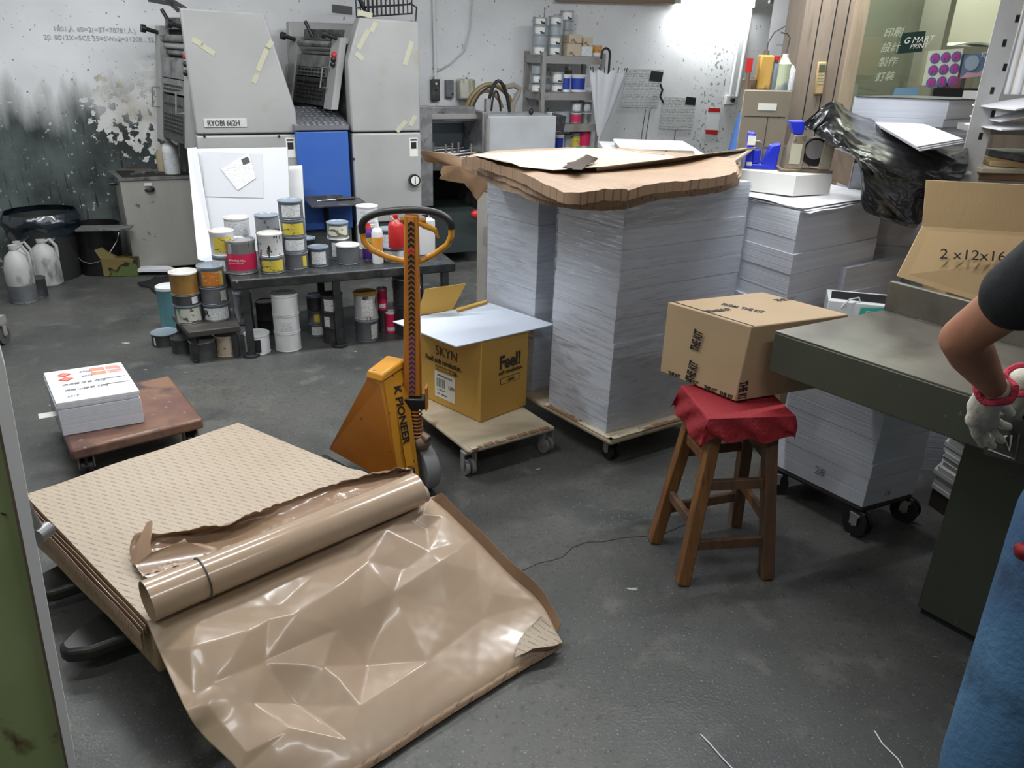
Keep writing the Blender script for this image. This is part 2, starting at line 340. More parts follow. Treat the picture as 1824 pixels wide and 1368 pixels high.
M_can = mat('can_grey', (.13,.14,.155), .4, .3, layers=[((.19,.2,.21), 8, .4,.7), ((.04,.04,.04), 14, .62,.68)])
M_canl = mat('can_light_blue_grey', (.36,.4,.43), .4, .1, layers=[((.3,.33,.35), 8, .4,.7)])
M_cand = mat('can_dark', (.05,.05,.052), .45, .3, layers=[((.1,.1,.1), 9, .5,.7)])
M_cans = mat('can_silver', (.42,.42,.43), .3, .7, layers=[((.12,.08,.08), 20, .6,.66,(3,3,.7))])
M_canw = mat('can_white_plastic', (.7,.71,.72), .4)
M_drip = mat('can_white_dripped', (.66,.67,.68), .4, layers=[((.02,.02,.02), 26, .57,.6,(2.2,2.2,.8))])
M_lidb = mat('lid_blue_grey', (.24,.29,.34), .35, .2)
M_lidw = mat('lid_white_smeared', (.62,.6,.56), .5, layers=[((.35,.3,.22), 14, .5,.7)])
M_brownc = mat('can_ochre', (.2,.11,.03), .4, layers=[((.3,.16,.04), 9, .4,.6)])
M_red = mat('red_plastic', (.5,.02,.02), .4); M_pink = mat('label_crimson', (.6,.02,.09), .4)
M_lw = printed('label_white_print', (.68,.68,.66), (.05,.05,.05), 130, .52)
M_ly = mat('label_yellow', (.66,.66,.62), .5, layers=[((.6,.48,.06), 9, .5,.52,(1,1,.3),1), ((.08,.08,.08), 40, .6,.64,(1,1,2.5),2)]); M_lg = mat('label_green', (.07,.28,.1), .5, layers=[((.55,.56,.5), 9, .52,.54,(1,1,.4),1), ((.1,.1,.04), 22, .56,.6,(1,1,2),2)]); M_lo = mat('label_orange', (.62,.5,.07), .5, layers=[((.55,.18,.02), 6, .5,.6,(1,1,.3),1), ((.5,.5,.45), 40, .6,.64,(1,1,2.5),2)])
M_lb = mat('label_blue', (.02,.05,.35), .4); M_lp = printed('label_pale_rows', (.7,.72,.74), (.1,.1,.12), 160, .5, .6)
M_tan = mat('carton_tan_small', (.5,.42,.31), .6, layers=[((.2,.15,.1), 30, .62,.66)])
M_skin = mat('skin', (.45,.22,.13), .5, layers=[((.38,.16,.09), 12, .4,.7)])
M_shirt = mat('black_cotton', (.008,.01,.012), .85, bump=(.2,50)); M_jean = mat('blue_denim', (.035,.095,.19), .8, layers=[((.06,.16,.28), 3, .45,.7), ((.02,.05,.1), 10, .5,.7)], bump=(.3,90))
M_glove = mat('glove_knit', (.6,.57,.48), .85, layers=[((.4,.37,.3), 14, .5,.7)], bump=(.35,220)); M_cuff = mat('glove_cuff_pink', (.5,.045,.08), .9, bump=(.6,150))
M_bshirt = mat('blue_cotton', (.1,.22,.6), .8); M_hair = mat('black_hair', (.01,.01,.01), .6)
M_door = mat('green_rusty_sheet', (.26,.33,.13), .5, layers=[((.34,.4,.19), 4, .4,.7), ((.09,.045,.015), 7, .6,.64,(1,1,.7),8)])
M_dedge = mat('door_edge_white', (.82,.82,.8), .5, layers=[((.12,.09,.05), 25, .68,.71)])
M_fork = mat('fork_dark_steel', (.045,.045,.043), .35, .5)
M_rubber = mat('rubber_grey', (.07,.07,.07), .6); M_wheelg = mat('wheel_pale_grey', (.25,.26,.26), .5)
M_emit = mat('tube_glow', (1,1,1), .5, emit=14)
# ------------------------------------------------------------------ the room
def to_press(m): m.T = PF; return m
struct(MB().box(-6,7,-2.5,11,-.1,0).build('floor', M_floor, smooth=0, loc=(0,0,0)))
WO = 1.12                                         # wall plane offset behind the press front
struct(to_press(MB()).box(-4.6,6.5,WO,WO+.15,0,2.9).build('wall_back', M_wall, smooth=0, loc=PX))
struct(MB().box(-6,7,-2.5,11,2.9,3.0).build('ceiling', M_plain, smooth=0, loc=(0,0,2.9)))
struct(MB().quadbox([(-5.0,-2.5),(-4.85,-2.5),(-4.85,5.24),(-5.0,5.17)],0,2.9).build('wall_left', M_plain, smooth=0))
struct(MB().box(4.6,4.75,-2.5,8.4,0,2.9).build('wall_right', M_plain, smooth=0))
struct(MB().box(-5,4.75,-2.65,-2.5,0,2.9).build('wall_rear', M_plain, smooth=0))
# tube lamps on the ceiling, one thing each
def tube_fixture(loc, rz, L=1.2):
    t = thing('tube_lamp', None, 'lamp', loc, rz)
    T = ROOT[t.name]
    MB(T).box(-L/2-.03, L/2+.03, -.035, .035, .03, .09).build('lamp_body', M_canw, t, bevel=.004)
    MB(T).cyl((-L/2,0,.012),(L/2,0,.012), .013).build('tube', M_emit, t)
    for s in (-1,1): MB(T).box(s*L/2-.015, s*L/2+.015, -.014,.014,-.002,.05).build('socket', M_canw, t)
    return t
for i, (l, rz, p) in enumerate(TUBES):
    t = tube_fixture((l[0], l[1], l[2]+.03), rz)
    tag(t, 'fluorescent tube lamp under the ceiling, '+['above the pallet jack','above the stool','above the left floor in front of the bench','above the tall wrapped stacks','right of and above the camera','left of and above the camera','above the black bag by the window','above the jugs at far left'][i], None, 'ceiling tube lamps above the frame')
    MB(ROOT[t.name]).cyl((0,0,.09),(0,0,.25), .012).build('suspension_rod', M_grey, t)
# tube lamp on the back wall
q = fp(1286, 6, WO-.12); T0 = PF @ Matrix.Translation((q.x-.02, WO-.06, q.z+.0))
t = thing('tube_lamp', 'bright fluorescent tube lamp on the white back wall at the top of the photo', 'lamp', T0.translation, YAW)
T = ROOT[t.name]
MB(T).box(-.42,.42,-.0,.06,.02,.1).build('lamp_body', M_canw, t, bevel=.004)
MB(T).cyl((-.42,-.02,0),(.42,-.02,0), .02).build('tube', M_emit, t)
for s in (-1,1): MB(T).box(s*.43-.015,s*.43+.015,-.04,.03,-.02,.05).build('socket', M_canw, t)
l = lamp(T @ Vector((0,-.08,-.03)), YAW, 11, .8, .05); l.rotation_euler = (R(-12),0,YAW)
# column, window partition, office behind
CY = 5.4
cl, cr = aty(1437,0,CY).x, aty(1530,0,CY).x
col = struct(MB().box(cl, cr-.02, CY, CY+.35, 0, 2.9).build('wall_column', M_col, smooth=0))
for xx in (.3,.6,.84):
    x = cl+(cr-cl)*xx; struct(MB().box(x-.0035,x+.0035,CY-.001,CY+.001,0,2.9).build('trim_1', M_ink, smooth=0))
struct(MB().box(cr-.02, cr+.06, CY-.03, CY+.12, 0, 2.9).build('window_frame_1', M_frame, smooth=0))
struct(MB().box(cr+.04, 4.6, CY, CY+.1, 0, 1.30).build('wall_partition', M_col, smooth=0))
struct(MB().box(cr+.06, 4.6, CY+.02, CY+.03, 1.30, 2.9).build('window_1', glass_mat('office_glass', (.88,.91,.84), .14), smooth=0))
M_off = mat('office_wall_olive', (.42,.43,.33), .7); M_offb = mat('office_board_cream', (.55,.52,.42), .6)
struct(MB().box(cr, 4.6, 7.1, 7.2, 0, 2.9).build('wall_office', M_off, smooth=0))
struct(MB().box(cr-.02, cr+.06, CY+.12, 7.15, 0, 2.9).build('wall_office_left', M_plain, smooth=0))
lamp((3.1,6.3,2.6), 0, 22)
t = tube_fixture((3.1,6.3,2.62), 0); tag(t, 'tube lamp hanging in the office behind the window', None)
def opt(x, y, d=0.0): return aty(x, y, CY+d)
# office shelf with things, a part of it seen through the glass
t = thing('office_shelf', 'cream shelf board inside the office seen through the window', 'shelf', aty(1740,120,6.3)*1)
a, b = aty(1672,92,6.3), aty(1800,84,6.3)
for z in (a.z+.04, a.z-.38): MB().box(a.x, b.x+.3, 6.2, 6.6, z-.05, z).build('shelf_board', M_offb, t)
MB().box(a.x-.04, a.x, 6.2, 6.6, 0, 2.4).build('side_panel', M_offb, t); MB().box(b.x+.3, b.x+.34, 6.2, 6.6, 0, 2.4).build('side_panel', M_offb, t)
MB().box(a.x, b.x+.3, 6.6, 6.62, 0, 2.4).build('back_panel', M_offb, t)
for k, (px, w, m, lb) in enumerate([(1706,.11,M_red,'red box file on the office shelf behind the glass, leftmost'), (1722,.1,M_tan,'pinkish tan box file on the office shelf beside the red one'), (1748,.12,M_offb,'cream box file on the office shelf behind the glass'), (1776,.1,M_white,'white box file on the office shelf, rightmost behind the glass')]):
    p = aty(px,150,6.25); z = a.z-.38
    tag(MB().box(p.x-w/2,p.x+w/2,6.25,6.5,z,z+.26).build('box_file', m, bevel=.004), lb, 'file', 'box files in the office')
p = a; tag(MB().grid(lambda u,v: Vector((p.x+.05+.6*u, 6.22+.3*v, p.z+.042+.012*sin(u*7)+.08*u*(1-u))), 12, 3, .012).build('paper_pile', M_white, smooth=0), 'loose pile of white sheets on the office shelf top behind the glass', 'paper')
# stickers on the window
def onglass(pts, m, name, lift=.002):
    P = [opt(*q_) for q_ in pts]; n = Vector((0,-1,0))
    return MB().slab([p+n*.002 for p in P], n*lift).build(name, m, smooth=0)
d = tag(onglass([(1598,96),(1642,92),(1649,55),(1607,59)], mat('dark_green_sign',(.012,.035,.028),.4), 'window_sign'), 'small dark green printer sign stuck on the window glass', 'sign')
text('G MART', opt(1608,78)+Vector((0,-.006,0)), opt(1650,73)-opt(1612,76), (0,0,1), .05, M_label, d, shear=.35)
text('    PRINT', opt(1606,88)+Vector((0,-.006,0)), opt(1650,81)-opt(1608,84), (0,0,1), .04, M_label, d, shear=.35)
d = tag(onglass([(1642,152),(1703,145),(1716,86),(1654,91)], mat('sticker_sheet_pale',(.66,.68,.52),.4), 'sticker_sheet'), 'pale sheet of nine round stickers on the window glass', 'sticker sheet')
for i in range(3):
    for j in range(3):
        x = 1665+19*i-3.5*j; y = 104-1.5*i+21.5*j; c = opt(x,y)+Vector((0,-.004,0)); r = .032
        MB(Matrix.Translation(c)@Matrix.Rotation(pi/2,4,'X')).lathe([(0,0),(r,0),(r,.001),(0,.0011)]).build('round_sticker', mat('sticker_blue',(.14,.14,.36),.4), d)
        MB(Matrix.Translation(c+Vector((0,-.0015,0)))@Matrix.Rotation(pi/2,4,'X')).box(-r*.5,-r*.2,-r*.6,r*.6,0,.001).box(r*.2,r*.5,-r*.6,r*.6,0,.001).box(-r*.2,r*.2,-.004,r*.6,0,.001).build('sticker_mark', mat('sticker_magenta',(.55,.05,.25),.4), d)
d = tag(onglass([(1709,140),(1774,132),(1782,93),(1718,98)], mat('poster_slate',(.13,.2,.32),.4), 'window_poster'), 'slate blue poster with pink wave on the window glass', 'poster')
MB().slab([opt(*q_)+Vector((0,-.005,0)) for q_ in [(1709,140),(1774,132),(1777,118),(1757,121),(1740,130),(1722,129)]],(0,-.001,0)).build('pink_wave', mat('poster_pink',(.62,.35,.4),.4), d, smooth=0)
text('印刷設計', opt(1746,103)+Vector((0,-.006,0)), (1,0,.05), (0,0,1), .04, M_label, d)
c = opt(1730,112)+Vector((0,-.006,0)); MB(Matrix.Translation(c)@Matrix.Rotation(pi/2,4,'X')).lathe([(0,0),(.045,0),(.045,.001),(0,.001)]).build('pale_emblem', mat('poster_pale',(.35,.42,.5),.4), d)
tag(onglass([(1590,172),(1633,170),(1637,156),(1594,157)], mat('poster_slate2',(.16,.3,.42),.4), 'window_card'), 'small blue card low on the window glass', 'card')
tag(onglass([(1659,176),(1775,176),(1775,158),(1663,157)], M_ink, 'window_blind_strip'), 'black strip along the bottom of the window glass', 'strip')
for k, tx in enumerate(['印刷','設計','製作','釘裝']):
    dd = thing('glass_lettering', 'faint cream handwriting on the window glass, row %s from the top' % ['topmost','second','third','lowest'][k], 'lettering', opt(1568,60+32*k))
    text(tx, opt(1572-5*k,66+26*k)+Vector((0,-.004,0)), (1,0,.1), (0,0,1), .06, mat('glass_ink_pale',(.42,.45,.32),.5), dd, shear=.3)
# remote control on the column
c0, c1 = aty(1456,168,CY), aty(1463,110,CY); ud = (c1-c0).normalized(); xd = ud.cross(Vector((0,1,0))).normalized()*-1; xd = Vector((abs(xd.x),0,xd.z if xd.x>0 else -xd.z))
T = Matrix((xd, Vector((0,1,0)), ud)).transposed().to_4x4(); T.translation = (c0+c1)/2
L = (c1-c0).length
t = thing('remote_control', 'yellowed air conditioner remote control mounted on the brown column', 'remote', T.translation)
MB(T).box(-.028,.028,-.028,-.001,-L/2,L/2).build('remote_body', mat('yellowed_plastic',(.5,.36,.17),.5), t, bevel=.008)
MB(T).box(-.02,.02,-.031,-.027,L*.2,L*.42).build('display', mat('lcd_dark',(.1,.12,.08),.2), t)
for j in range(4):
    for i in range(2): MB(T).box(-.018+.02*i,-.004+.02*i,-.031,-.027,L*(.1-.09*j),L*(.14-.09*j)).build('button', M_cream, t)
# pipes and cables on the back wall
def wallp(x, y, d=.02): return PF @ fp(x, y, WO-d)
def pipe(name, pts, r, m, lb, cat, d=.03):
    return tag(MB().tube([wallp(x,y,d) for x,y in pts], r, 8).build(name, m), lb, cat)
pipe('conduit_pipe', [(772,-20),(776,150)], .014, M_plain, 'white conduit pipe running down the wall beside the right press unit', 'pipe')
pipe('conduit_pipe', [(1342,-10),(1312,172)], .018, M_plain, 'thick white pipe on the wall left of the column, right one of the pair', 'pipe')
pipe('conduit_pipe', [(1325,18),(1300,172)], .015, M_plain, 'thin white pipe on the wall left of the column, left one of the pair', 'pipe')
pipe('ceiling_pipe', [(990,-3),(1200,3)], .025, mat('pipe_brown',(.3,.22,.14),.6), 'brown pipe running along the wall at the top of the photo', 'pipe', .06)
pipe('ceiling_pipe', [(1370,3),(1442,6)], .018, M_grey, 'grey pipe running level beside the top of the column', 'pipe', .3)
pipe('ceiling_pipe', [(1385,4),(1436,32)], .012, M_grey, 'thin grey diagonal pipe beside the top of the column', 'pipe', .33)
pipe('wall_cable', [(843,-20),(838,50),(828,90),(800,115),(775,128),(767,142)], .006, mat('cable_pale',(.5,.5,.5),.5), 'pale cable curving down the wall to the dark switch box', 'cable')
# switch boxes
def wbox(name, px, py, w, h, dp, m, lb, cat, sub=None):
    p = fp(px, py, WO-dp/2); t = thing(name, lb, cat, PF @ Vector((p.x, WO-dp/2, p.z)), YAW); T = ROOT[t.name]
    MB(T).box(-w/2,w/2,-dp/2,dp/2,-h/2,h/2).build('housing', m, t, bevel=.006)
    if sub: sub(T, t, dp)
    return t
wbox('switch_box', 775,160,.075,.17,.05, M_cand, 'small dark switch box on the wall right of the press', 'switch box', lambda T,t,dp: (MB(T).cyl((0,-dp/2-.012,.05),(0,-dp/2,.05),.009).build('white_button', M_canw, t), MB(T).cyl((0,-dp/2-.012,0),(0,-dp/2,0),.009).build('black_button', M_black, t)))
wbox('junction_box', 800,158,.07,.14,.05, M_can, 'grey junction box beside the stained plastic bottle on the wall', 'junction box', lambda T,t,dp: MB(T).cyl((.02,-dp/2-.01,-.04),(.02,-dp/2,-.04),.008).build('knob', M_black, t))
t = thing('plastic_tank', 'stained translucent plastic tank on the wall behind the hoses', 'tank', PF@Vector((fp(824,172,WO).x, WO-.07, fp(824,175,WO).z)), YAW)
T = ROOT[t.name]; MB(T).box(-.07,.07,-.06,.05,0,.16).build('tank_body', mat('stained_plastic',(.5,.5,.42),.4,layers=[((.25,.24,.14),7,.5,.65,(3,3,.6))]), t, bevel=.015); MB(T).cyl((.02,0,.16),(.02,0,.185),.018).build('tank_neck', M_drip, t)
# wiring diagrams, calendar, socket on the wall
M_diag = printed('diagram_print', (.6,.62,.62), (.05,.05,.05), 70, .47, .7)
def poster(name, pts, m, lb, cat):
    P = [fp(x,y,WO-.004) for x,y in pts]; P = [PF@p for p in P]; n = PF.to_3x3()@Vector((0,-.004,0))
    return tag(MB().slab(P, n).build(name, m, smooth=0), lb, cat)
a = poster('wiring_diagram', [(1106,191),(1172,193),(1182,124),(1115,122)], M_diag, 'upper of two wiring diagram posters on the white wall, left', 'poster')
quad(*[PF@fp(x,y,WO-.009) for x,y in [(1156,144),(1178,146),(1182,128),(1160,126)]], M_ink, a, 'black_title_block')
a = poster('wiring_diagram', [(1174,230),(1232,232),(1240,175),(1183,172)], M_diag, 'lower wiring diagram poster on the white wall, right of the other', 'poster')
quad(*[PF@fp(x,y,WO-.009) for x,y in [(1220,186),(1238,188),(1240,174),(1223,172)]], M_ink, a, 'black_title_block')
a = poster('wall_calendar', [(1256,237),(1279,239),(1283,194),(1262,193)], M_white, 'white wall calendar with red top and bottom bands', 'calendar')
quad(*[PF@fp(x,y,WO-.009) for x,y in [(1261,199),(1283,200),(1283,193),(1262,192)]], M_red, a, 'red_header'); quad(*[PF@fp(x,y,WO-.009) for x,y in [(1256,238),(1278,240),(1279,232),(1257,231)]], M_red, a, 'red_footer')
for pts in ([(1150,195),(1140,262)],[(1158,195),(1148,262)],[(1203,232),(1200,262)]): pipe('wall_wire', pts, .003, M_ink, 'thin black wire hanging from a wiring diagram, at x %s of the wall' % {1150:'left',1158:'middle',1203:'right'}[pts[0][0]], 'wire', .01)
pipe('hanging_cable', [(1176,150),(1180,160),(1176,172),(1181,182)], .01, M_black, 'short black cable coil hanging between the two wiring diagrams', 'cable')
wbox('wall_socket', 1299,178,.1,.09,.03, M_canw, 'white wall socket with a black plug left of the brown cabinet', 'socket', lambda T,t,dp: MB(T).cyl((.02,-dp/2-.03,0),(.02,-dp/2,0),.02).build('plug', M_black, t))
a = thing('wall_writing', 'faint pencilled sums written on the upper left wall', 'writing', wallp(150,60,.001))
for s_, x, y in (('1801人 60=2(=37=78781人)', 95,55), ('20. 8012X=5CE 35=5Wxx=31208 . 32', 78,70)): text(s_, wallp(x,y,.004), PF.to_3x3()@Vector((1,0,0)), (0,0,1), .045, mat('pencil_grey',(.35,.36,.37),.7), a)
# ------------------------------------------------------------------ offset press
pr = thing('offset_press', 'grey two-unit offset printing press with blue middle panel along the wall', 'printing press', PX, YAW)
T = PF
def loc(x, y, o=0.0): p = fp(x,y,o); return (p.x, p.z)
def cover(pts, y0, y1, name, m, bev=.012):
    b = MB(T); b.hexa([(s,y0,z) for s,z in pts], [(s,y1,z) for s,z in pts]); return b.build(name, m, pr, bevel=bev)
zs = 1.05
u1l, u1r = loc(335,130)[0], loc(527,200)[0]
cover([(u1l,zs+.008),(u1r,zs+.008),(u1r,1.2),(loc(470,22)[0],1.79),(u1l,1.80)], 0, .14, 'side_cover', M_press)
cover([(u1l,.12),(u1r,.12),(u1r,zs),(u1l,zs)], .0, .14, 'lower_panel', M_press)
u2l, u2r = loc(622,150)[0], loc(749,200)[0]
cover([(u2l,zs+.008),(u2r,zs+.008),(u2r,1.775),(loc(640,30)[0],1.785),(u2l,1.52)], 0, .14, 'side_cover', M_press)
cover([(u2l,.42),(u2r,.42),(u2r,zs),(u2l,zs)], .0, .14, 'lower_panel', M_press)
cover([(u2l,.1),(u2r,.1),(u2r,.415),(u2l,.415)], .03, .13, 'base_panel', mat('press_base_grey',(.1,.11,.11),.5))
# body between the side covers, with a far side cover
for (l, r_, lx) in ((u1l,u1r,.09),(u2l,u2r,.26)):
    b = MB(T); b.hexa([(l+.02,.14,.12),(r_-.02,.14,.12),(r_-.02,.86,.12),(l-lx,.86,.12)], [(l+.06,.14,1.62),(r_-.1,.14,1.62),(r_-.1,.86,1.62),(l+.06-lx,.86,1.62)]); b.build('machine_body', M_pressm, pr)
    b = MB(T); b.hexa([(l-lx-.03,.86,.12),(r_,.86,.12),(r_,.98,.12),(l-lx-.03,.98,.12)], [(l-lx+.02,.86,1.76),(r_-.08,.86,1.76),(r_-.08,.98,1.76),(l-lx+.02,.98,1.76)]); b.build('far_side_cover', M_press, pr, bevel=.01)
# middle: blue panel and checker plate step
bl, br_ = loc(536,310)[0], loc(626,310)[0]
cover([(bl-.02,.40),(br_-.015,.40),(br_-.015,1.07),(bl-.02,1.07)], -.03, .1, 'blue_panel', M_blue, .006)
cover([(bl-.02,.1),(br_-.015,.1),(br_-.015,.39),(bl-.02,.39)], .02, .1, 'base_panel', mat('press_base_grey',(0,0,0)))
b = MB(T); x0, x1 = bl-.025, br_-.01
b.hexa([(x0,-.04,1.08),(x1,-.04,1.08),(x1-.0,.42,1.13),(x0-.06,.42,1.13)], [(x0,-.04,1.11),(x1,-.04,1.11),(x1-.0,.42,1.20),(x0-.06,.42,1.20)]); st = b.build('step_plate', M_plate, pr)
b = MB(T)
for i in range(9):
    for j in range(9):
        s_ = x0+.02+(x1-x0-.03)*i/8.5 - .04*(j/9); y_ = -.02+.42*j/8.5; z_ = 1.112+.09*(y_+.04)/.46
        b.rbox((s_+.006*(j%2), y_, z_), (.026,.006,.005), (0,0,R(45 if (i+j)%2 else -45)))
b.build('tread_pattern', mat('tread_bright',(.6,.62,.66),.3,.8), st)['kind'] = 'stuff'
for x,y in ((364,243),(497,243),(630,283)):
    s_, z_ = loc(x,y); MB(T).cyl((s_,-.006,z_),(s_,0,z_),.008,n=12).build('bolt', M_ink, pr)
# name plate
(s0,z0),(s1,z1) = loc(364,227), loc(439,211); npz = z0; nph = z1-z0
npl = MB(T).box(s0,s1,-.006,0,npz,npz+nph).build('name_plate', mat('plate_silver',(.55,.56,.55),.35), pr, bevel=.002)
text('RYOBI 662H', T@Vector((s0+.02,-.007,npz+nph*.2)), T.to_3x3()@Vector((1,0,0)), (0,0,1), nph*.88, M_ink, npl, bold=.0011, sx=(s1-s0-.04)/(nph*.88*6.0))
for x,y,w in ((519,263,.035),(738,262,.036)):
    s_, z_ = loc(x,y); w_ = MB(T).box(s_-w,s_+w*.7,-.003,0,z_-.065,z_+.065).build('warning_label', M_label, pr)
    MB(T).box(s_-w*.7,s_+w*.4,-.005,-.002,z_-.01,z_+.035).build('warning_pictogram', M_ink, w_)
    MB(T).box(s_-w*.8,s_+w*.5,-.005,-.002,z_+.045,z_+.056).build('warning_heading', M_ink, w_)
# pressure gauge dial
s_, z_ = loc(737,320); kb = MB(T).cyl((s_,-.035,z_),(s_,0,z_),.042).build('dial', M_black, pr); MB(T).cyl((s_,-.038,z_),(s_,-.034,z_),.031).build('dial_face', M_label, kb); MB(T).box(s_-.003,s_+.003,-.04,-.038,z_-.025,z_+.025).build('dial_pointer', M_ink, kb)
# old masking tape pieces
for k,(x,y,l_,a_) in enumerate([(352,75,.07,-30),(370,88,.09,-35),(455,140,.06,60),(468,105,.16,62),(480,80,.06,50),(647,70,.14,58),(665,48,.07,58),(640,100,.06,-40),(727,95,.16,70),(715,225,.1,45),(735,215,.08,60),(650,25,.1,-10)]):
    s_, z_ = loc(x,y); MB(T).rbox((s_,-.0015,z_),(l_,.002,.032),(0,R(-a_),0)).build('tape_scrap', M_cream, pr)
# ink units facing left
def inkunit(p0, p1, zlow, ztop, nm):
    # p0 near top/bottom (s,y), p1 far (s,y); frame-like face between them
    a, b_ = Vector((*p0,0)), Vector((*p1,0)); d = (b_-a); n = Vector((-d.y, d.x, 0)).normalized()
    if n.x > 0: n = -n
    def P(u, z, o=0): q_ = a+d*u+n*o+Vector((.09*(z-zlow)/(ztop-zlow),0,0)); return (q_.x,q_.y,z)
    def pl(u0,u1,z0,z1,o0,o1,name,m,par=pr,bev=0):
        bb = MB(T); bb.hexa([P(u0,z0,o0),P(u1,z0,o0),P(u1,z0,o1),P(u0,z0,o1)],[P(u0,z1,o0),P(u1,z1,o0),P(u1,z1,o1),P(u0,z1,o1)]); return bb.build(name, m, par, bevel=bev)
    H = ztop-zlow
    pl(-.02,.14,zlow,ztop,0,.05,'unit_frame', M_press); pl(.84,1.0,zlow,ztop,0,.06,'unit_frame', M_press)
    pl(.12,.86,zlow,ztop,-.05,.0,'unit_back', M_blackm)
    g = pl(.15,.83,zlow+.03*H,zlow+.42*H,.03,.05,'lower_guard', M_pressd)
    g2 = pl(.15,.83,zlow+.44*H,zlow+.56*H,.03,.05,'upper_guard', M_pressm)
    pl(.15,.83,zlow+.57*H,zlow+.74*H,.03,.05,'guard_plate', M_pressm)
    def slots(par, zb, rows, dz):
        bb = MB(T)
        for r_ in range(rows):
            for c_ in range(8):
                u0 = .2+c_*.075; z0 = zb+r_*dz
                bb.hexa([P(u0,z0,.049),P(u0+.055,z0,.049),P(u0+.055,z0,.053),P(u0,z0,.053)],[P(u0,z0+dz*.55,.049),P(u0+.055,z0+dz*.55,.049),P(u0+.055,z0+dz*.55,.053),P(u0,z0+dz*.55,.053)])
        bb.build('slots', M_ink, par, smooth=0)
    slots(g, zlow+.1*H, 5, .026); slots(g, zlow+.33*H, 1, .03); slots(g2, zlow+.46*H, 2, .026)
    for k in range(3): bb = MB(T); z_ = zlow+(.78+.06*k)*H; bb.cyl(P(.15,z_,.0+.02*k),P(.85,z_,.0+.02*k),.022); bb.build('roller', M_pressm if k!=1 else M_steel, pr)
    for u in (.1,.88):
        bb = MB(T); z_ = zlow+.3*H; bb.tube([P(u,z_,.06),P(u,z_,.11),P(u,z_+.13,.11),P(u,z_+.13,.06)],.006); bb.build('handle', M_steel if u<.5 else M_steel, pr)
    for u, zz, ln in ((.05,.97,.12),(.9,.93,.12)):
        bb = MB(T); z_ = zlow+zz*H; bb.cyl(P(u,z_,.02),P(u,z_+.03,.02+ln),.014); bb.cyl(P(u,z_+.03,.02+ln),P(u,z_+.035,.05+ln),.026); bb.build('adjusting_knob', M_black, pr)
    for zz in (.63,.7,.76): MB(T).ell(P(.03,zlow+zz*H,.06),(.02,.02,.02)).build('control_knob', M_black if zz!=.76 else M_red, pr)
    bb = MB(T); bb.cyl(P(.6,ztop,.03),P(.66,ztop+.1,.08),.013); bb.build('lever', M_black, pr)
    pl(.3,.8,ztop-.02,ztop+.05,-.1,.03,'ink_trough', M_pressd)
pn = fp(600,150,.12); pf = fp(517,150,.84)
inkunit((pn.x-.01,.12),(pf.x,.84),1.2,1.66,'r')
pn = fp(332,150,.10); pf = fp(282,150,.84)
inkunit((u1l-.0,.13),(pf.x,.84),.95,1.70,'l')
# raised guard basket on the right unit
s0, z0 = loc(652,18,.3); s1, _ = loc(730,12,.3); bk = MB(T)
for k in range(4): z_ = 1.80+.06*k; bk.tube([(s0,.25,z_),(s1,.25,z_+.03),(s1,.6,z_+.03),(s0,.6,z_)],.006,6,closed=True)
for k in range(11):
    u = k/10; bk.cyl((lerp(s0,s1,u),.25,1.80+.03*u),(lerp(s0,s1,u),.25,1.98+.03*u),.005,n=6); bk.cyl((lerp(s0,s1,u),.6,1.80+.03*u),(lerp(s0,s1,u),.6,1.98+.03*u),.005,n=6)
bk = bk.build('guard_basket', M_black, pr); MB(T).tube([(s1+.0,.3,1.9),(s1+.05,.3,1.87),(s1+.04,.3,1.78),(s1,.3,1.78)],.006).build('basket_handle', M_black, bk)
MB(T).cyl((s0,.3,1.82),(s0-.07,.3,1.97),.012,.02).build('lever', M_black, pr)
MB(T).rbox((u2l+.0,.1,1.83),(.13,.03,.05),(0,R(4),0)).build('end_block', M_black, pr)
for dx,an in ((-.02,-60),(-.05,-45),(-.1,-15)): MB(T).rbox((u1l+dx,.12,1.83),(.14,.02,.025),(0,R(an+90 if an!=-15 else 8),0)).build('lever', M_black, pr)
# feeder end of the press
s_a, s_b = loc(756,300)[0], loc(868,300)[0]
fd = lambda x0,x1,y0,y1,z0,z1,name,m,bev=.0: MB(T).box(x0,x1,y0,y1,z0,z1).build(name, m, pr, bevel=bev)
sl = u2r+.02; sr = fp(855,250,.35).x
fd(sl,sl+.1,.1,.2,.5,1.22,'feeder_post', M_pressm,.004); fd(sr,sr+.05,.3,.9,.1,1.16,'feeder_post', M_pressm,.004)
fd(sl,sr,.45,.55,1.08,1.19,'feeder_rail', M_pressm,.004); fd(sl,sr,.42,.45,1.10,1.14,'feeder_rail', M_grey,.004); fd(sl,sr+.03,.85,.9,.1,1.05,'feeder_back', M_blackm)
fd(sl,sr,.75,.8,.85,1.08,'feeder_plate', mat('feeder_blue_grey',(.14,.17,.19),.4,.3), .004); fd(sl,sr,.12,.85,.76,.80,'feed_table', M_pressd)
for k in range(9):
    y0 = .12+.07*k; MB(T).cyl((sl+.02,y0,.83+.01*(k%3)),(sr-.03-.02*(k%2),y0+.12,.85+.012*(k%2)),.008,n=8).build('feed_rod', M_steel, pr)
for k in range(7): MB(T).cyl((sl+.06+.07*k,.3+.05*(k%3),.8),(sl+.06+.07*k,.3+.05*(k%3),.93),.01,n=8).build('feed_pin', M_steel, pr)
fd(sl+.05,sr-.05,.2,.8,.1,.42,'pile_lift', mat('dark_green_grey',(.03,.04,.04),.5)); 
MB(T).ell((sr-.12,.1,.42),(.05,.03,.035)).build('red_knob', M_red, pr)
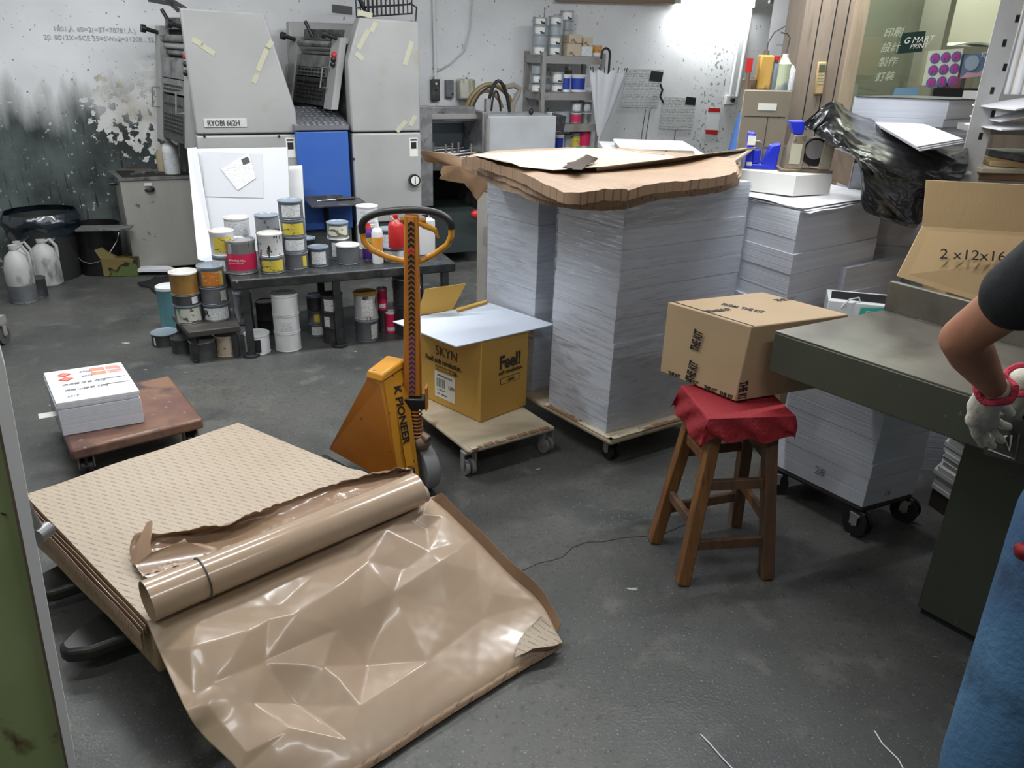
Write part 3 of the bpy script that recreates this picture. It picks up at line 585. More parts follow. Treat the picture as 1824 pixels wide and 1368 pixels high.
# feeder control cabinet
gx0, gx1 = fp(868,240,.35).x, fp(990,240,.35).x
g0 = fd(gx0,gx1,.35,.8,.5,1.125,'feeder_cabinet', mat('feeder_white_enamel',(.5,.52,.54),.4,layers=[((.4,.41,.42),3,.4,.7)]),.006)
fd(gx0-.05,gx0,.3,.8,.1,1.12,'cabinet_post', M_grey,.004)
fd(gx0+.07,gx0+.12,.34,.35,.62,.68,'small_sticker', M_label)
def hose(pts, r, m, lb=None): MB().tube([PF@fp(x,y,o) for x,y,o in pts], r, 10).build('hose', m, pr)
def arc(x0,y0,x1,y1,h,o): return [(lerp(x0,x1,k/10), lerp(y0,y1,k/10)-h*sin(pi*k/10)**.7, o) for k in range(11)]
M_hose = mat('hose_ochre',(.22,.16,.07),.4); 
hose(arc(830,192,915,192,42,.6),.018,M_hose); hose(arc(838,192,895,192,30,.55),.014,M_hose); hose(arc(868,198,908,200,55,.5),.014,M_black); hose(arc(875,198,892,198,36,.45),.009,M_black); hose(arc(842,194,880,160,16,.52),.007,M_black)
hose([(900,155,.5),(915,152,.5),(926,158,.5),(922,170,.5),(914,185,.5),(912,200,.5)],.022,mat('hose_grey_ribbed',(.3,.27,.22),.5,bump=(1,200,(1,1,1))))
MB(T).box(fp(868,170,.45).x-.018,fp(868,170,.45).x+.018,.43,.47,1.12,1.25).build('hose_clamp', M_steel, pr)
MB(T).ell((gx0+.42,.45,1.15),(.02,.02,.025)).build('wing_screw', M_black, pr)
w = MB(T).rbox((gx1+.09,.5,1.06),(.16,.02,.13),(0,R(12),R(20))).build('delivery_guard', M_pressd, pr, bevel=.003)
fd(gx1,gx1+.04,.5,.55,1.0,1.1,'guard_arm', M_black)
# small tray on the blue panel with a screwdriver
(s0,z0),(s1,z1) = loc(550,368,-.15), loc(648,366,-.15)
t = thing('tool_tray', 'small dark metal tray held against the blue press panel', 'tray', PF@Vector(((s0+s1)/2,-.13,z0)), YAW)
MB(T).box(s0,s1,-.26,-.03,.60,.615).build('tray_plate', M_pressd, t, bevel=.003); MB(T).box(s0+.12,s0+.15,-.06,-.03,.40,.60).build('tray_bracket', M_blackm, t); MB(T).box(s0,s0+.26,-.035,-.03,.615,.64).build('tray_rim', M_pressd, t)
t = thing('screwdriver', 'black handled screwdriver lying on the small metal tray', 'screwdriver', PF@Vector(((s0+s1)/2,-.12,.62)), YAW)
MB(T).cyl((s0+.2,-.12,.628),(s0+.32,-.12,.628),.013).build('grip', M_black, t); MB(T).cyl((s0+.06,-.14,.624),(s0+.2,-.12,.626),.004).build('shaft', M_steel, t)
# ------------------------------------------------------------------ rusty cabinet at the left end
zc = .98; k_ = [at(240,480,.03), at(372,470,.03)]
fl, fr = k_; dr = (fr-fl).normalized(); bk_ = Vector((-dr.y, dr.x, 0))
# top at height found from the front edge
ztop = aty(240,318,fl.y).z
t = thing('metal_cabinet', 'rusty beige metal cabinet with oil-dark tray top left of the press', 'cabinet', (fl+fr)/2)
D = .36
MB().quadbox([fl,fr,fr+bk_*D,fl+bk_*D-dr*.05], .03, ztop-.02).build('cabinet_body', M_cabm, t, bevel=.006)
MB().quadbox([fl-dr*.01-bk_*.01,fr-bk_*.01,fr+bk_*(D+.01),fl+bk_*(D+.01)-dr*.08], ztop-.02, ztop).build('top_rim', M_pressm, t)
MB().quadbox([fl+dr*.02+bk_*.02,fr+bk_*.02,fr+bk_*(D-.03),fl+bk_*(D-.03)-dr*.03], ztop-.005, ztop+.004).build('oily_top', M_blackm, t)
for a_, w_ in ((.2,.5),): 
    p = fl+dr*.18-bk_*.012; MB().ell(p+Vector((0,0,ztop-.12)),(.03,.02,.012)).ell(p+dr*.025+Vector((0,0,ztop-.115)),(.016,.02,.018)).build('door_catch', M_black, t)
    MB().rbox(p+Vector((0,0,ztop-.08)),(.05,.006,.022),(0,0,math.atan2(dr.y,dr.x))).build('number_tag', M_label, t)
p = fl-dr*.02+bk_*.2; MB().cyl(p+Vector((0,0,ztop-.1)),p-dr*.06+Vector((0,0,ztop-.1)),.012).build('side_knob', M_black, t)
MB().quadbox([fl+dr*.03+bk_*.03,fr+bk_*.03,fr+bk_*(D-.05),fl+bk_*(D-.05)],.0,.03).build('plinth', M_blackm, t)
for k,(u,v,l_,an,m,lb) in enumerate([(.2,.25,.2,40,M_pressm,'grey steel wrench lying on the cabinet top near its front'),(.3,.12,.16,-10,M_pressd,'dark tool lying on the cabinet top beside the white bottle'),(.1,.32,.22,15,M_rust,'rusty flat bar lying at the back of the cabinet top'),(.12,.12,.1,60,M_steel,'small bright steel tool on the front left of the cabinet top')]):
    p = fl+dr*u+bk_*v; b = MB(Matrix.Translation((p.x,p.y,ztop+.004))@Matrix.Rotation(R(an),4,'Z')); b.box(-l_/2,l_/2,-.009,.009,0,.012); b.cyl((l_/2,0,.0),(l_/2,0,.014),.02); tag(b.build('hand_tool', m), lb, 'tool', 'tools on the cabinet top')
# side shelf bits left of the cabinet
for (x,y,w_,h_,Y,lb) in ((213,375,.16,.05,6.15,'small dark bracket tray on the left side of the cabinet'),(236,440,.12,.12,6.1,'dark oily pump block beside the left foot of the cabinet')):
    p = aty(x,y,Y); b = MB().box(p.x-w_/2,p.x+w_/2,Y-.08,Y+.08,p.z-h_,p.z); b.cyl((p.x,Y-.1,p.z-h_-.05),(p.x,Y-.1,p.z-h_),.03); b.cyl((p.x-w_/2,Y,p.z+.0),(p.x-w_/2-.05,Y,p.z+.05),.01)
    tag(b.build('machine_bracket', M_rust, bevel=.004), lb, 'bracket')
# white bottle on cabinet
def bottle(p, r, h, m, capm, lb, name='plastic_bottle', cat='bottle', lab=None, sq=False, neck=.28):
    t = thing(name, lb, cat, p); T = ROOT[t.name]
    b = MB(T); b.lathe([(0,0),(r*.95,0),(r,h*.03),(r,h*.66),(r*.8,h*.76),(r*neck*1.1,h*.86),(r*neck,h*.93),(0,h*.93)], n=4 if sq == 4 else 24); b.build('bottle_body', m, t, bevel=.0)
    MB(T).cyl((0,0,h*.92),(0,0,h),r*neck*1.15).build('cap', capm, t)
    if lab: MB(T).lathe([(r*1.01,h*.12),(r*1.015,h*.12),(r*1.015,h*.58),(r*1.01,h*.58)]).build('bottle_label', lab, t)
    return t
p = fr-dr*.16+bk_*.1; bottle((p.x,p.y,ztop+.004), .055, .27, M_canw, M_canw, 'white plastic bottle standing on the rusty cabinet', lab=M_lp)
tag(MB(Matrix.Translation((p.x-.09,p.y+.05,ztop+.004))).lathe([(0,0),(.04,0),(.04,.13),(.03,.16),(0,.16)]).build('plastic_jar', mat('oily_plastic',(.35,.3,.2),.4)), 'oily translucent jar behind the white bottle on the cabinet', 'jar')
# printed sheets / boards leaning on the press (light table look)
def board(pts, Y, m, lb, name, cat, th=.02, par=None):
    P = [aty(x,y,Y_) for (x,y),Y_ in zip(pts, Y)]; n = (P[1]-P[0]).cross(P[3]-P[0]).normalized()
    if n.y < 0: n = -n
    return tag(MB().slab(P, n*th).build(name, m, smooth=0, bevel=.002), lb, cat)
Yb = 4.75
b0 = board([(372,470),(520,458),(512,262),(333,265)], [Yb,Yb+.12,Yb+.45,Yb+.32], mat('poster_board_white',(.52,.53,.56),.4), 'large white proof board leaning against the press behind the cans', 'proof_board', 'board')
board([(500,440),(545,436),(538,294),(500,296)], [Yb+.3,Yb+.33,Yb+.6,Yb+.58], M_plain, 'smaller grey-white board behind the right edge of the proof board', 'spacer_board', 'board')
board([(352,462),(385,472),(350,262),(333,264)], [Yb-.06,Yb-.05,Yb+.28,Yb+.3], M_white, 'narrow white board strip at the left edge of the proof board', 'edge_board', 'board', .03)
_a, _b, _c = aty(372,470,Yb), aty(520,458,Yb+.12), aty(333,265,Yb+.32); _n = (_b-_a).cross(_c-_a).normalized(); _n = _n if _n.y < 0 else -_n
def tl(x,y,d=0):
    q_ = ray(x,y); o_ = Vector((0,0,CAMZ)); return o_+q_*(_n.dot(_a-o_)/_n.dot(q_))+_n*(d+.003)
a_ = tl; gs = MB().slab([tl(x,y) for x,y in [(365,350),(470,353),(468,275),(360,270)]],(0,-.002,0)).build('grey_sheet', mat('sheet_grey',(.5,.51,.54),.6), b0, smooth=0)
MB().slab([tl(x,y,.006) for x,y in [(424,340),(456,318),(444,272),(394,302)]],(0,-.002,0)).build('delivery_note', M_lp, b0, smooth=0)
MB().slab([tl(x,y,.009) for x,y in [(430,285),(442,280),(446,290),(434,295)]],(0,-.002,0)).build('barcode', M_ink, gs, smooth=0)
# ------------------------------------------------------------------ paper stacks on pallets
def rough_quad(c, z0, z1, m, parent, name, seams, jit=.004, rnd=None):
    rnd = rnd or random.Random(3); b = MB(); zs_ = [z0]+[lerp(z0,z1,s_) for s_ in seams]+[z1]
    c = [Vector(p) for p in c]; cen = sum(c, Vector())/4
    for a_, z_ in zip(zs_, zs_[1:]):
        o = Vector((rnd.uniform(-jit,jit), rnd.uniform(-jit,jit), 0)); b.quadbox([p+o for p in c], a_, z_-.0015)
        b.quadbox([p+(cen-p)*.012 for p in c], z_-.002, z_)
    return b.build(name, m, parent, smooth=0, bevel=.002)
V = lambda *a: Vector(a if len(a) == 3 else (*a, 0))
BF, BR, BLf = V(.408,2.973), V(.97,3.325), V(.172,3.262)
BB = BR+(BLf-BF)
def film(c, z0, z1, par):
    b = MB(); c = [Vector(p) for p in c]; cen = sum(c, Vector())/len(c)
    c = [p+(p-cen).normalized()*.006 for p in c]; n = len(c); N = 14
    V_ = [[b.v((lerp(c[k//N % n], c[(k//N+1) % n], (k%N)/N).x, lerp(c[k//N % n], c[(k//N+1) % n], (k%N)/N).y, lerp(z0,z1,j/24))) for j in range(25)] for k in range(N*n)]
    for i in range(N*n):
        for j in range(24): b.bm.faces.new((V_[i][j], V_[(i+1)%(N*n)][j], V_[(i+1)%(N*n)][j+1], V_[i][j+1]))
    return b.build('stretch_film', M_film, par, smooth=30)
t = thing('paper_stack', 'tall stretch-wrapped stack of white paper under the folded kraft sheets, nearest one', 'paper stack', (BF+BB)/2+V(0,0,.14))
rough_quad([BF,BR,BB,BLf],   .14, 1.155, M_stack, t, 'paper', [.14,.33,.4,.5,.62,.7,.78,.86,.93], .003)
film([BF,BR,BB,BLf], .142, 1.15, t)
AF, AL = V(.10,3.40), V(-.135,3.63); ad = (BR-BF); AR, AB = AF+ad, AL+ad
AF = V(.095,3.39); 
t = thing('paper_stack', 'wrapped white paper stack behind the yellow box, left of the tallest one', 'paper stack', (AF+AB)/2+V(0,0,.14))
rough_quad([AF,AR,AB,AL], .14, 1.125, M_stack, t, 'paper', [.2,.5,.8], .003); film([AF,AR,AB,AL], .142, 1.12, t)
def caster(p, r, par, m=M_rubber, ang=0, top=None):
    M = Matrix.Translation(p) @ Matrix.Rotation(ang,4,'Z'); top = top or r*2.45
    w = MB(M); w.cyl((-.022,0,r),(-.006,0,r),r); w.cyl((.006,0,r),(.022,0,r),r); w = w.build('wheel', m, par)
    MB(M).box(-.03,-.025,-.015,.015,r,top-.006).box(.025,.03,-.015,.015,r,top-.006).box(-.03,.03,-.02,.02,top-.008,top).cyl((-.03,0,r),(.03,0,r),.006).build('fork', M_grey, w)
def pallet(c, z, th, lb, m=M_ply, name='wheeled_board', cat='dolly', wr=.038, ins=.2, wm=M_black):  # default black wheels put the shadow under the board into their colour
    c = [Vector(p) for p in c]; cen = sum(c, Vector())/4
    t = thing(name, lb, cat, Vector((cen.x,cen.y,0)))
    MB().quadbox(c, z-th, z).build('board', m, t, bevel=.012)
    for i, p in enumerate(c):
        q_ = lerp(p, cen, ins); caster(Vector((q_.x,q_.y,0)), wr, t, ang=R(30+15*i), m=wm, top=z-th)
    return t
d1 = (BR-BF).normalized(); d2 = (BLf-BF).normalized()
t = pallet([BF-d1*.03-d2*.06, BR+d1*.1-d2*.05, BB+d1*.1+d2*.12, AL-d1*.02+d2*.1], .14, .03, 'worn wheeled pallet board under the tall wrapped paper stacks')
b = MB(); p0, p1, p2 = BF-d1*.03-d2*.06, BR+d1*.1-d2*.05, BLf-d1*.03
for (a_, b_) in ((p0,p1),(p0,p2)):
    for k in range(14):
        u0, u1 = k/14, (k+.98)/14; w_ = .018+.02*random.random(); n = Vector((-(b_-a_).y,(b_-a_).x,0)).normalized()*w_; n = n if n.y > 0 else -n
        b.slab([lerp(a_,b_,u0)+V(0,0,.1405),lerp(a_,b_,u1)+V(0,0,.1405),lerp(a_,b_,u1)+n+V(0,0,.1405),lerp(a_,b_,u0)+n*.8+V(0,0,.1405)],(0,0,.001))
b.build('chipped_edge', M_plye, t, smooth=0)
# folded kraft sheets on top
def ragged(pts, n, amp, seed):                        # subdivide an outline with torn noise, points 3D
    r = random.Random(seed); out = []
    for i, (p, am) in enumerate(pts):
        q_ = pts[(i+1)%len(pts)][0]
        for k in range(n):
            v_ = lerp(p, q_, k/n); 
            if am and k: v_ = v_+Vector((r.uniform(-1,1)*amp*am, r.uniform(-1,1)*amp*am, r.uniform(-.3,.3)*amp*am))
            out.append(v_)
    return out
def fan(pts, m, name, par=None, th=.0015, lb=None, cat=None):
    b = MB(); vs = [b.v(p) for p in pts]; f = b.bm.faces.new(vs); bmesh.ops.triangulate(b.bm, faces=[f], ngon_method='EAR_CLIP')
    b.bm.normal_update(); bmesh.ops.solidify(b.bm, geom=b.bm.faces[:], thickness=th); o = b.build(name, m, par, smooth=60)
    if lb: tag(o, lb, cat)
    return o
kz = 1.165
kc = dict(F=at(1108,345,kz), L=at(828,292,kz), R=at(1300,318,kz))
kc['B'] = at(1092,266,1.19)
for i in range(3):
    z_ = kz+.028*i; nm = ['lowest of the three folded layers','middle of the three folded layers','topmost of the three folded layers'][i]
    w = [at(1000,350-7*i,z_), at(1118,352-8*i,z_), at(1302-2*i,324-5*i,z_+.006), at(1322-6*i,300-8*i,z_+.03), at(1092,266,1.19)+V(.12,.0,0), at(1010,264,1.19)+V(0,0,.0), at(822+4*i,276+6-3*i,z_+.015), at(900,318-12*i,z_)]
    rows = [[w[6],w[7],w[0],w[1]],[lerp(w[6],w[5],.4)+V(0,0,.005),lerp(w[7],w[5],.4),lerp(w[0],w[4],.4),w[2]],[w[5],lerp(w[5],w[4],.5),w[4],w[3]]]
    fnp = patch(rows)
    def f(u, v, i=i, fnp=fnp):
        p = fnp(v, u); e = max(0, 1-u*9); a_ = noise.noise(Vector((v*5, u*4, i*3)))*.008*(1-u) - .012*e
        return p+V(e*.004*noise.noise(Vector((v*30,i,0))), e*.008*noise.noise(Vector((v*8,i*5,0))), a_)
    o = MB().grid(f, 26, 60, .004).build('kraft_sheet', [M_kbrown], smooth=50)
    tag(o, 'folded brown kraft sheet on the tall wrapped stacks, '+nm, 'wrapping paper', 'folded kraft sheets on the wrapped stacks')
    e_ = MB().grid(lambda u, v, i=i, f=f: f(0, v)+V(0, -.006-.0*u, .010-u*.038+.006*noise.noise(Vector((v*20,i,u*2)))), 3, 60, .002).build('printed_edge', M_ks, o, smooth=50)
    MB().grid(lambda u, v, i=i, f=f: f(v*.6, 1)+V(.004, -.004, .008-u*.034+.005*noise.noise(Vector((v*14,i,u*2)))), 3, 40, .002).build('printed_edge', M_ks, o, smooth=50)
o_t = o
pl_ = [(842,276),(905,290),(985,304),(1028,300),(1075,298),(1150,288),(1200,278),(1140,272),(1090,266),(1010,265),(900,271)]
MB_p = [lerp(at(x,y,1.235), at(x,y,1.2), 0) for x,y in pl_]
fan(ragged([(p,.6) for p in MB_p],4,.008,77), M_kt, 'inner_side', o_t, th=.003)
# torn kraft flap curling over and the hanging rags on the left
z_=1.25
tag(fan(ragged([(at(998,300,z_-.02),1),(at(1030,284,z_),0),(at(1046,276,z_+.02),1),(at(1064,284,z_),1),(at(1040,300,z_),1),(at(1020,302,z_),1)],4,.012,2), mat('kraft_hole_dark',(.05,.03,.02),.8), 'torn_flap'), 'dark curled torn corner on top of the kraft sheets', 'wrapping paper')
tag(fan(ragged([(at(1062,300,z_-.02),1),(at(1180,285,z_),0),(at(1345,262,z_+.02),0),(at(1350,255,1.27),1),(at(1305,290,z_-.01),1),(at(1300,300,z_-.04),1),(at(1180,305,z_-.05),1),(at(1075,308,z_-.05),1)],5,.01,5), M_kp, 'kraft_sheet'), 'printed kraft sheet flap rising at the right end of the folded sheets', 'wrapping paper')
Yr = 3.72
for k,(pts,lb) in enumerate([([(750,268),(800,274),(850,290),(848,304),(800,296),(758,288)],'ragged kraft strip sticking out left above the dark press opening, upper one'),
    ([(790,296),(848,296),(880,312),(880,345),(862,342),(848,355),(836,335),(818,318),(800,322),(782,318)],'ragged kraft rag hanging left of the wrapped stack over the dark opening, lower one')]):
    tag(fan(ragged([(aty(x,y,Yr+.0*k+.02*(i%3)),1) for i,(x,y) in enumerate(pts)],4,.006,k+11), M_km, 'torn_kraft_rag'), lb, 'wrapping paper')
for k,(x,y) in enumerate([(1222,294),(1225,326)]):
    p = [at(x-14,y,1.17-.03*k), at(x+30,y+3,1.17-.03*k), at(x+26,y-2,1.2-.03*k), at(x-10,y-5,1.2-.03*k)]
    tag(MB().slab([q_+V(0,-.012,.004) for q_ in p],(0,-.001,.001)).build('paper_label', [mat('label_sky',(.2,.45,.6),.5)], smooth=0), 'small blue and white label on the edge of the kraft sheets, %s' % ['upper one','lower one'][k], 'label')
# grey metal door leaf standing left of the wrapped stack
p0, p1 = aty(852,505,4.25), aty(866,508,4.2)
t = thing('metal_door_leaf', 'pale grey metal door leaf standing open beside the dark press opening', 'door leaf', V(p0.x,p0.y,0))
zt = aty(850,332,4.25).z
MB().quadbox([V(p0.x-.01,4.25),V(p1.x,4.2),V(p1.x+.02,4.5),V(p0.x+.06,4.6)],.01,zt).build('leaf', M_cabm, t, bevel=.004)
MB().box(p1.x-.02,p1.x,4.185,4.2,zt-.3,zt-.2).build('pull_handle', M_steel, t)
# stack C : behind the stool box
CF, CL_, CR = V(1.125,3.13), V(.935,3.47), V(1.62,3.50)
CB = CR+(CL_-CF)
ct = 1.07
t = thing('paper_stack', 'wide bare stack of white paper reams behind the cardboard box on the stool', 'paper stack', (CF+CB)/2+V(0,0,.12))
rough_quad([CF,CR,CB,CL_], .12, ct, M_stack, t, 'paper', [.2,.36,.44,.52,.58,.64,.73,.82,.88], .006)
b = MB()
for k in range(3):
    zz = ct+.002+.007*k; fnp = lambda u,v,zz=zz,k=k: bil([CF-V(.012*k-.03,.03-.012*k),CR,CB,CL_-V(.02,0)],u,v)+V(0,0,zz+.006*noise.noise(Vector((u*4,v*3,k))))
    b.grid(fnp, 16, 8)
b.bm.normal_update(); bmesh.ops.solidify(b.bm, geom=b.bm.faces[:], thickness=.002); b.build('curling_top_sheets', M_white, t, smooth=50)
e0, e1 = V(1.42,3.345), V(1.70,3.50)
tag(rough_quad([V(1.44,3.322),V(1.80,3.55),V(1.78,3.59),V(1.425,3.348)], .0, .80, M_stack, None, 'paper_stack', [.3,.55,.86], .003), 'shorter narrow stack of white paper against the right face of the wide stack', 'paper stack')
pallet([CF+V(-.02,-.03),CR+V(.1,0),CB+V(.1,.05),CL_+V(-.03,0)], .12, .03, 'dark wheeled board under the wide bare paper stack', M_darkwood)
# white block stack on C with dispensers
q4 = [at(1306,333,ct+.03), at(1413,346,ct+.03), at(1478,342,ct+.03)]; q4 = [q4[1],q4[2],q4[2]+(q4[0]-q4[1]),q4[0]]
wz = ct+.022; wt = wz+.085
tag(rough_quad([V(p.x,p.y) for p in q4], wz, wt, mat('paper_block_white',(.75,.74,.7),.7), None, 'paper_block', [.97], .001), 'small block of white paper under the tape dispensers', 'paper block')
# blue tape dispenser
c = at(1352,300,wt); T = Matrix.Translation(c)@Matrix.Rotation(R(-8),4,'Z')@Matrix.Scale(1.12,4)
M_bl = mat('dispenser_blue',(.015,.03,.5),.35)
t = thing('tape_dispenser', 'bright blue tape dispenser on the white paper block', 'tape dispenser', c, R(-8))
b = MB(T); b.box(-.055,.06,-.03,.03,0,.02); b.box(-.06,-.035,-.032,.032,0,.135); b.box(-.035,-.005,-.03,.03,.02,.075); b.build('base', M_bl, t, bevel=.006)
b = MB(T); b.hexa([(0,-.03,.015),(.06,-.03,.015),(.06,.03,.015),(0,.03,.015)],[(.03,-.03,.09),(.065,-.03,.1),(.065,.03,.1),(.03,.03,.09)]); b.build('cradle', M_bl, t, bevel=.005)
MB(T).box(-.062,-.033,-.0335,-.032,.09,.125).build('paper_tag', M_label, t); MB(T).rbox((-.045,-.0335,.02),(.02,.002,.014)).build('paper_tag', M_label, t)
MB(T).box(-.03,-.005,-.02,.02,.075,.1).box(-.034,-.01,-.02,.02,.1,.104).build('cutter_blade', M_steel, t)
# brown dispenser
c = at(1418,304,wt); T = Matrix.Translation(c)@Matrix.Rotation(R(-6),4,'Z')@Matrix.Scale(1.12,4)
M_ds = mat('dispenser_brown',(.2,.165,.12),.45,layers=[((.3,.26,.2),9,.5,.65)])
t = thing('tape_dispenser', 'old brown metal tape dispenser with chrome roll and blue lid on the paper block', 'tape dispenser', c, R(-6))
MB(T).box(-.075,.125,-.05,.045,0,.012).build('base_plate', M_rust, t, bevel=.004)
b = MB(T); b.hexa([(-.06,-.045,.012),(.01,-.045,.012),(.01,.03,.012),(-.06,.03,.012)],[(-.035,-.045,.135),(.01,-.045,.135),(.01,.03,.135),(-.035,.03,.135)]); hs = b.build('housing', M_ds, t, bevel=.003)
MB(T).box(-.043,-.002,-.047,-.045,.03,.105).build('side_window', M_cream, hs, bevel=.002)
for dx in (-.03,0): MB(T).cyl((dx,-.048,.122),(dx,-.045,.122),.003,n=8).build('rivet', M_steel, hs)
MB(T).cyl((.055,-.03,.075),(.055,.03,.075),.052,n=28).build('tape_roll', M_black, t); MB(T).cyl((.05,-.034,.085),(.05,.034,.085),.036,n=28).build('chrome_drum', M_steel, t)
MB(T).hexa([(.07,-.045,.012),(.115,-.045,.012),(.115,-.035,.012),(.07,-.035,.012)],[(.08,-.045,.15),(.12,-.045,.15),(.12,-.035,.15),(.08,-.035,.15)]).build('side_cheek', M_ds, t, bevel=.004)
MB(T).rbox((.04,0,.155),(.07,.06,.012),(0,R(8),0)).build('water_tank_lid', M_cans, t, bevel=.004)
b = MB(T); b.hexa([(-.035,-.035,.137),(-.005,-.035,.137),(-.005,.03,.137),(-.035,.03,.137)],[(-.06,-.035,.185),(.0,-.035,.185),(.0,.03,.185),(-.06,.03,.185)]); b.build('blue_lid', M_bl, t, bevel=.004)
# dark metal tin behind
c0 = [at(1475,318,ct+.02), at(1513,334,ct+.02), at(1546,322,ct+.02)]
c0 = [V(p.x,p.y) for p in (c0[1],c0[2],c0[2]+(c0[0]-c0[1]),c0[0])]
tag(MB().quadbox(c0, ct+.02, ct+.165).build('metal_tin', M_rust, bevel=.004), 'dark rusty metal tin behind the brown tape dispenser, half under the black bag', 'tin')
# ------------------------------------------------------------------ stack E near the window, bag, sheets, right shelf
e = [at(1690,178,1.45), at(1765,176,1.45), at(1520,172,1.45)]
EF, ER, EL = [V(p.x,p.y) for p in e]; EB = ER+(EL-EF)
t = tag(rough_quad([EL,EF,ER,EB], .1, 1.45, M_stack, None, 'paper_stack', [.5,.8,.87,.9,.93], .006), 'tall white paper stack under the office window behind the black bag', 'paper stack')
tag(MB().quadbox([EL,EF,ER,EB],0,.1).build('wooden_pallet', M_darkwood), 'dark pallet under the paper stack by the window', 'pallet')
tag(fan([Vector((p.x,p.y,1.453)) for p in (EL+V(.01,-.01),EF+V(0,-.015),ER+V(.03,0),EB,)], M_black, 'black_sheet', th=.003), 'thin black sheet covering the paper stack by the window', 'sheet')
# hidden support under the bag: a second stack
G0, G1 = aty(1545,400,3.55), aty(1640,400,3.75)
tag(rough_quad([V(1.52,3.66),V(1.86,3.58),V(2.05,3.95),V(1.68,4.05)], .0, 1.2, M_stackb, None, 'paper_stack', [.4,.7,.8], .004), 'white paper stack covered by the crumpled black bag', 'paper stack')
bagpts = [
 [(1428,222,3.45),(1480,183,3.55),(1515,200,3.8),(1560,215,4.35),(1640,235,4.35),(1700,250,4.3),(1719,252,4.2)],
 [(1448,235,3.42),(1478,215,3.42),(1515,232,3.5),(1560,245,3.9),(1620,262,3.75),(1680,275,3.7),(1722,275,3.7)],
 [(1470,252,3.38),(1490,258,3.3),(1530,275,3.3),(1570,285,3.36),(1620,300,3.46),(1670,312,3.5),(1716,312,3.52)],
 [(1478,262,3.37),(1500,268,3.27),(1542,292,3.2),(1580,320,3.28),(1620,332,3.4),(1660,335,3.45),(1700,340,3.48)],
 [(1500,272,3.36),(1525,276,3.25),(1540,330,3.16),(1580,360,3.22),(1605,372,3.34),(1640,350,3.44),(1690,345,3.47)],
 [(1530,285,3.34),(1537,320,3.2),(1541,375,3.15),(1585,395,3.2),(1625,408,3.3),(1640,400,3.4),(1665,360,3.46)]]
fnp = patch([[aty(x,y,Y) for x,y,Y in r_] for r_ in bagpts])
def bagf(u, v):
    p = fnp(v, u); s_ = Vector((v*7, u*6, 0)); s2_ = Vector((u*9+v*5, u*3-v*7, 0)); a_ = (.5-abs(noise.noise(s2_*.55)))*.05 + (.5-abs(noise.noise(Vector((u*16-v*4,v*5,5)))))*.022 + (.5-abs(noise.noise(s_*2.2)))*.012
    return p+Vector((0,-a_+.02,a_*.2))
tag(MB().grid(bagf, 90, 110).build('black_plastic_bag', M_bag, smooth=80), 'crumpled black plastic bag draped over the stack and tin by the window', 'plastic bag')
s_ = [at(1640,264,1.31),at(1720,250,1.31),at(1625,213,1.335),at(1532,203,1.335)]
for k in range(3):
    tag(MB().slab([p+V(-.004*k,.006*k,-.012+.007*k) for p in s_],(0,0,.004)).build('white_board_sheet', M_white, smooth=0), 'white board sheet on top of the black bag, '+['lowest','middle','topmost'][k]+' of three', 'board sheet', 'board sheets on the black bag')
# steel shelf at the right edge
sy = 3.85
t = thing('steel_shelf', 'grey slotted steel shelf rack at the right edge by the office window', 'shelf', V(aty(1760,300,sy).x, sy, 0))
xa = aty(1797,60,sy).x
b = MB().box(xa-.075,xa+.03,sy-.004,sy,0,2.3).box(xa+.026,xa+.03,sy-.0,sy+.05,0,2.3); po = b.build('post', mat('post_pale_grey',(.5,.5,.5),.45,layers=[((.4,.4,.39),4,.5,.7)]), t)
for k in range(9):
    for dx in (0,): MB().box(xa-.02+.03*(k%2),xa-.004+.03*(k%2),sy-.006,sy-.003,1.3+.1*k,1.33+.1*k).build('slot', M_ink, po)
for k in range(9): MB().box(xa+.0295,xa+.0315,sy+.015,sy+.035,1.25+.09*k,1.29+.09*k).build('slot', M_canw, po)
shz = [(aty(1790,168,sy).z,), (aty(1790,322,sy).z,), (.62,)]
for (z_,) in shz: MB().box(xa+.03,xa+1.0,sy,sy+.32,z_-.035,z_).build('shelf_board', M_grey, t)
for dx in (.97,): MB().box(xa+dx,xa+dx+.03,sy,sy+.03,0,2.3).build('post', M_grey, t)
z_ = shz[1][0]
def sheetthing(pts, z, th, m, name, lb, cat, grp=None, tilt=0):
    P = [at(x,y,z+dz) for x,y,dz in pts]; return tag(MB().slab(P,(0,0,th)).build(name, m, smooth=0), lb, cat, grp)
y0 = sy+.02
def onshelf(x0,x1,ya,yb,za,zb,m,name,lb,cat,grp=None,rz=0):
    return tag(MB(Matrix.Translation((xa+(x0+x1)/2, sy+(ya+yb)/2, z_))@Matrix.Rotation(R(rz),4,'Z')).box(-(x1-x0)/2,(x1-x0)/2,-(yb-ya)/2,(yb-ya)/2,za,zb).build(name, m, bevel=.003), lb, cat, grp)
onshelf(.02,.6,.0,.4,.001,.035,M_km,'kraft_packet','flat brown kraft packet on the right shelf, lowest of the pile','packet')
onshelf(.0,.55,-.02,.38,.037,.06,M_kt,'kraft_packet','pale brown packet on the right shelf above the kraft one','packet',rz=4)
onshelf(.12,.5,-.03,.3,.062,.085,M_card,'card_bundle','crumpled brown card bundle on the right shelf','bundle',rz=-14)
onshelf(.2,.6,.0,.3,.088,.12,M_pressd,'dark_folder','dark grey folder lying on the card bundle on the right shelf','folder',rz=8)
onshelf(-.13,-.02,-.06,.12,.03,.045,M_white,'paper_pad','white note pad with red heading at the left end of the right shelf','pad',rz=-15)
onshelf(-.1,-.01,.13,.2,.045,.055,M_red,'red_card','small red card behind the white note pad on the right shelf','card',rz=-15)
zt_ = shz[0][0]-.12
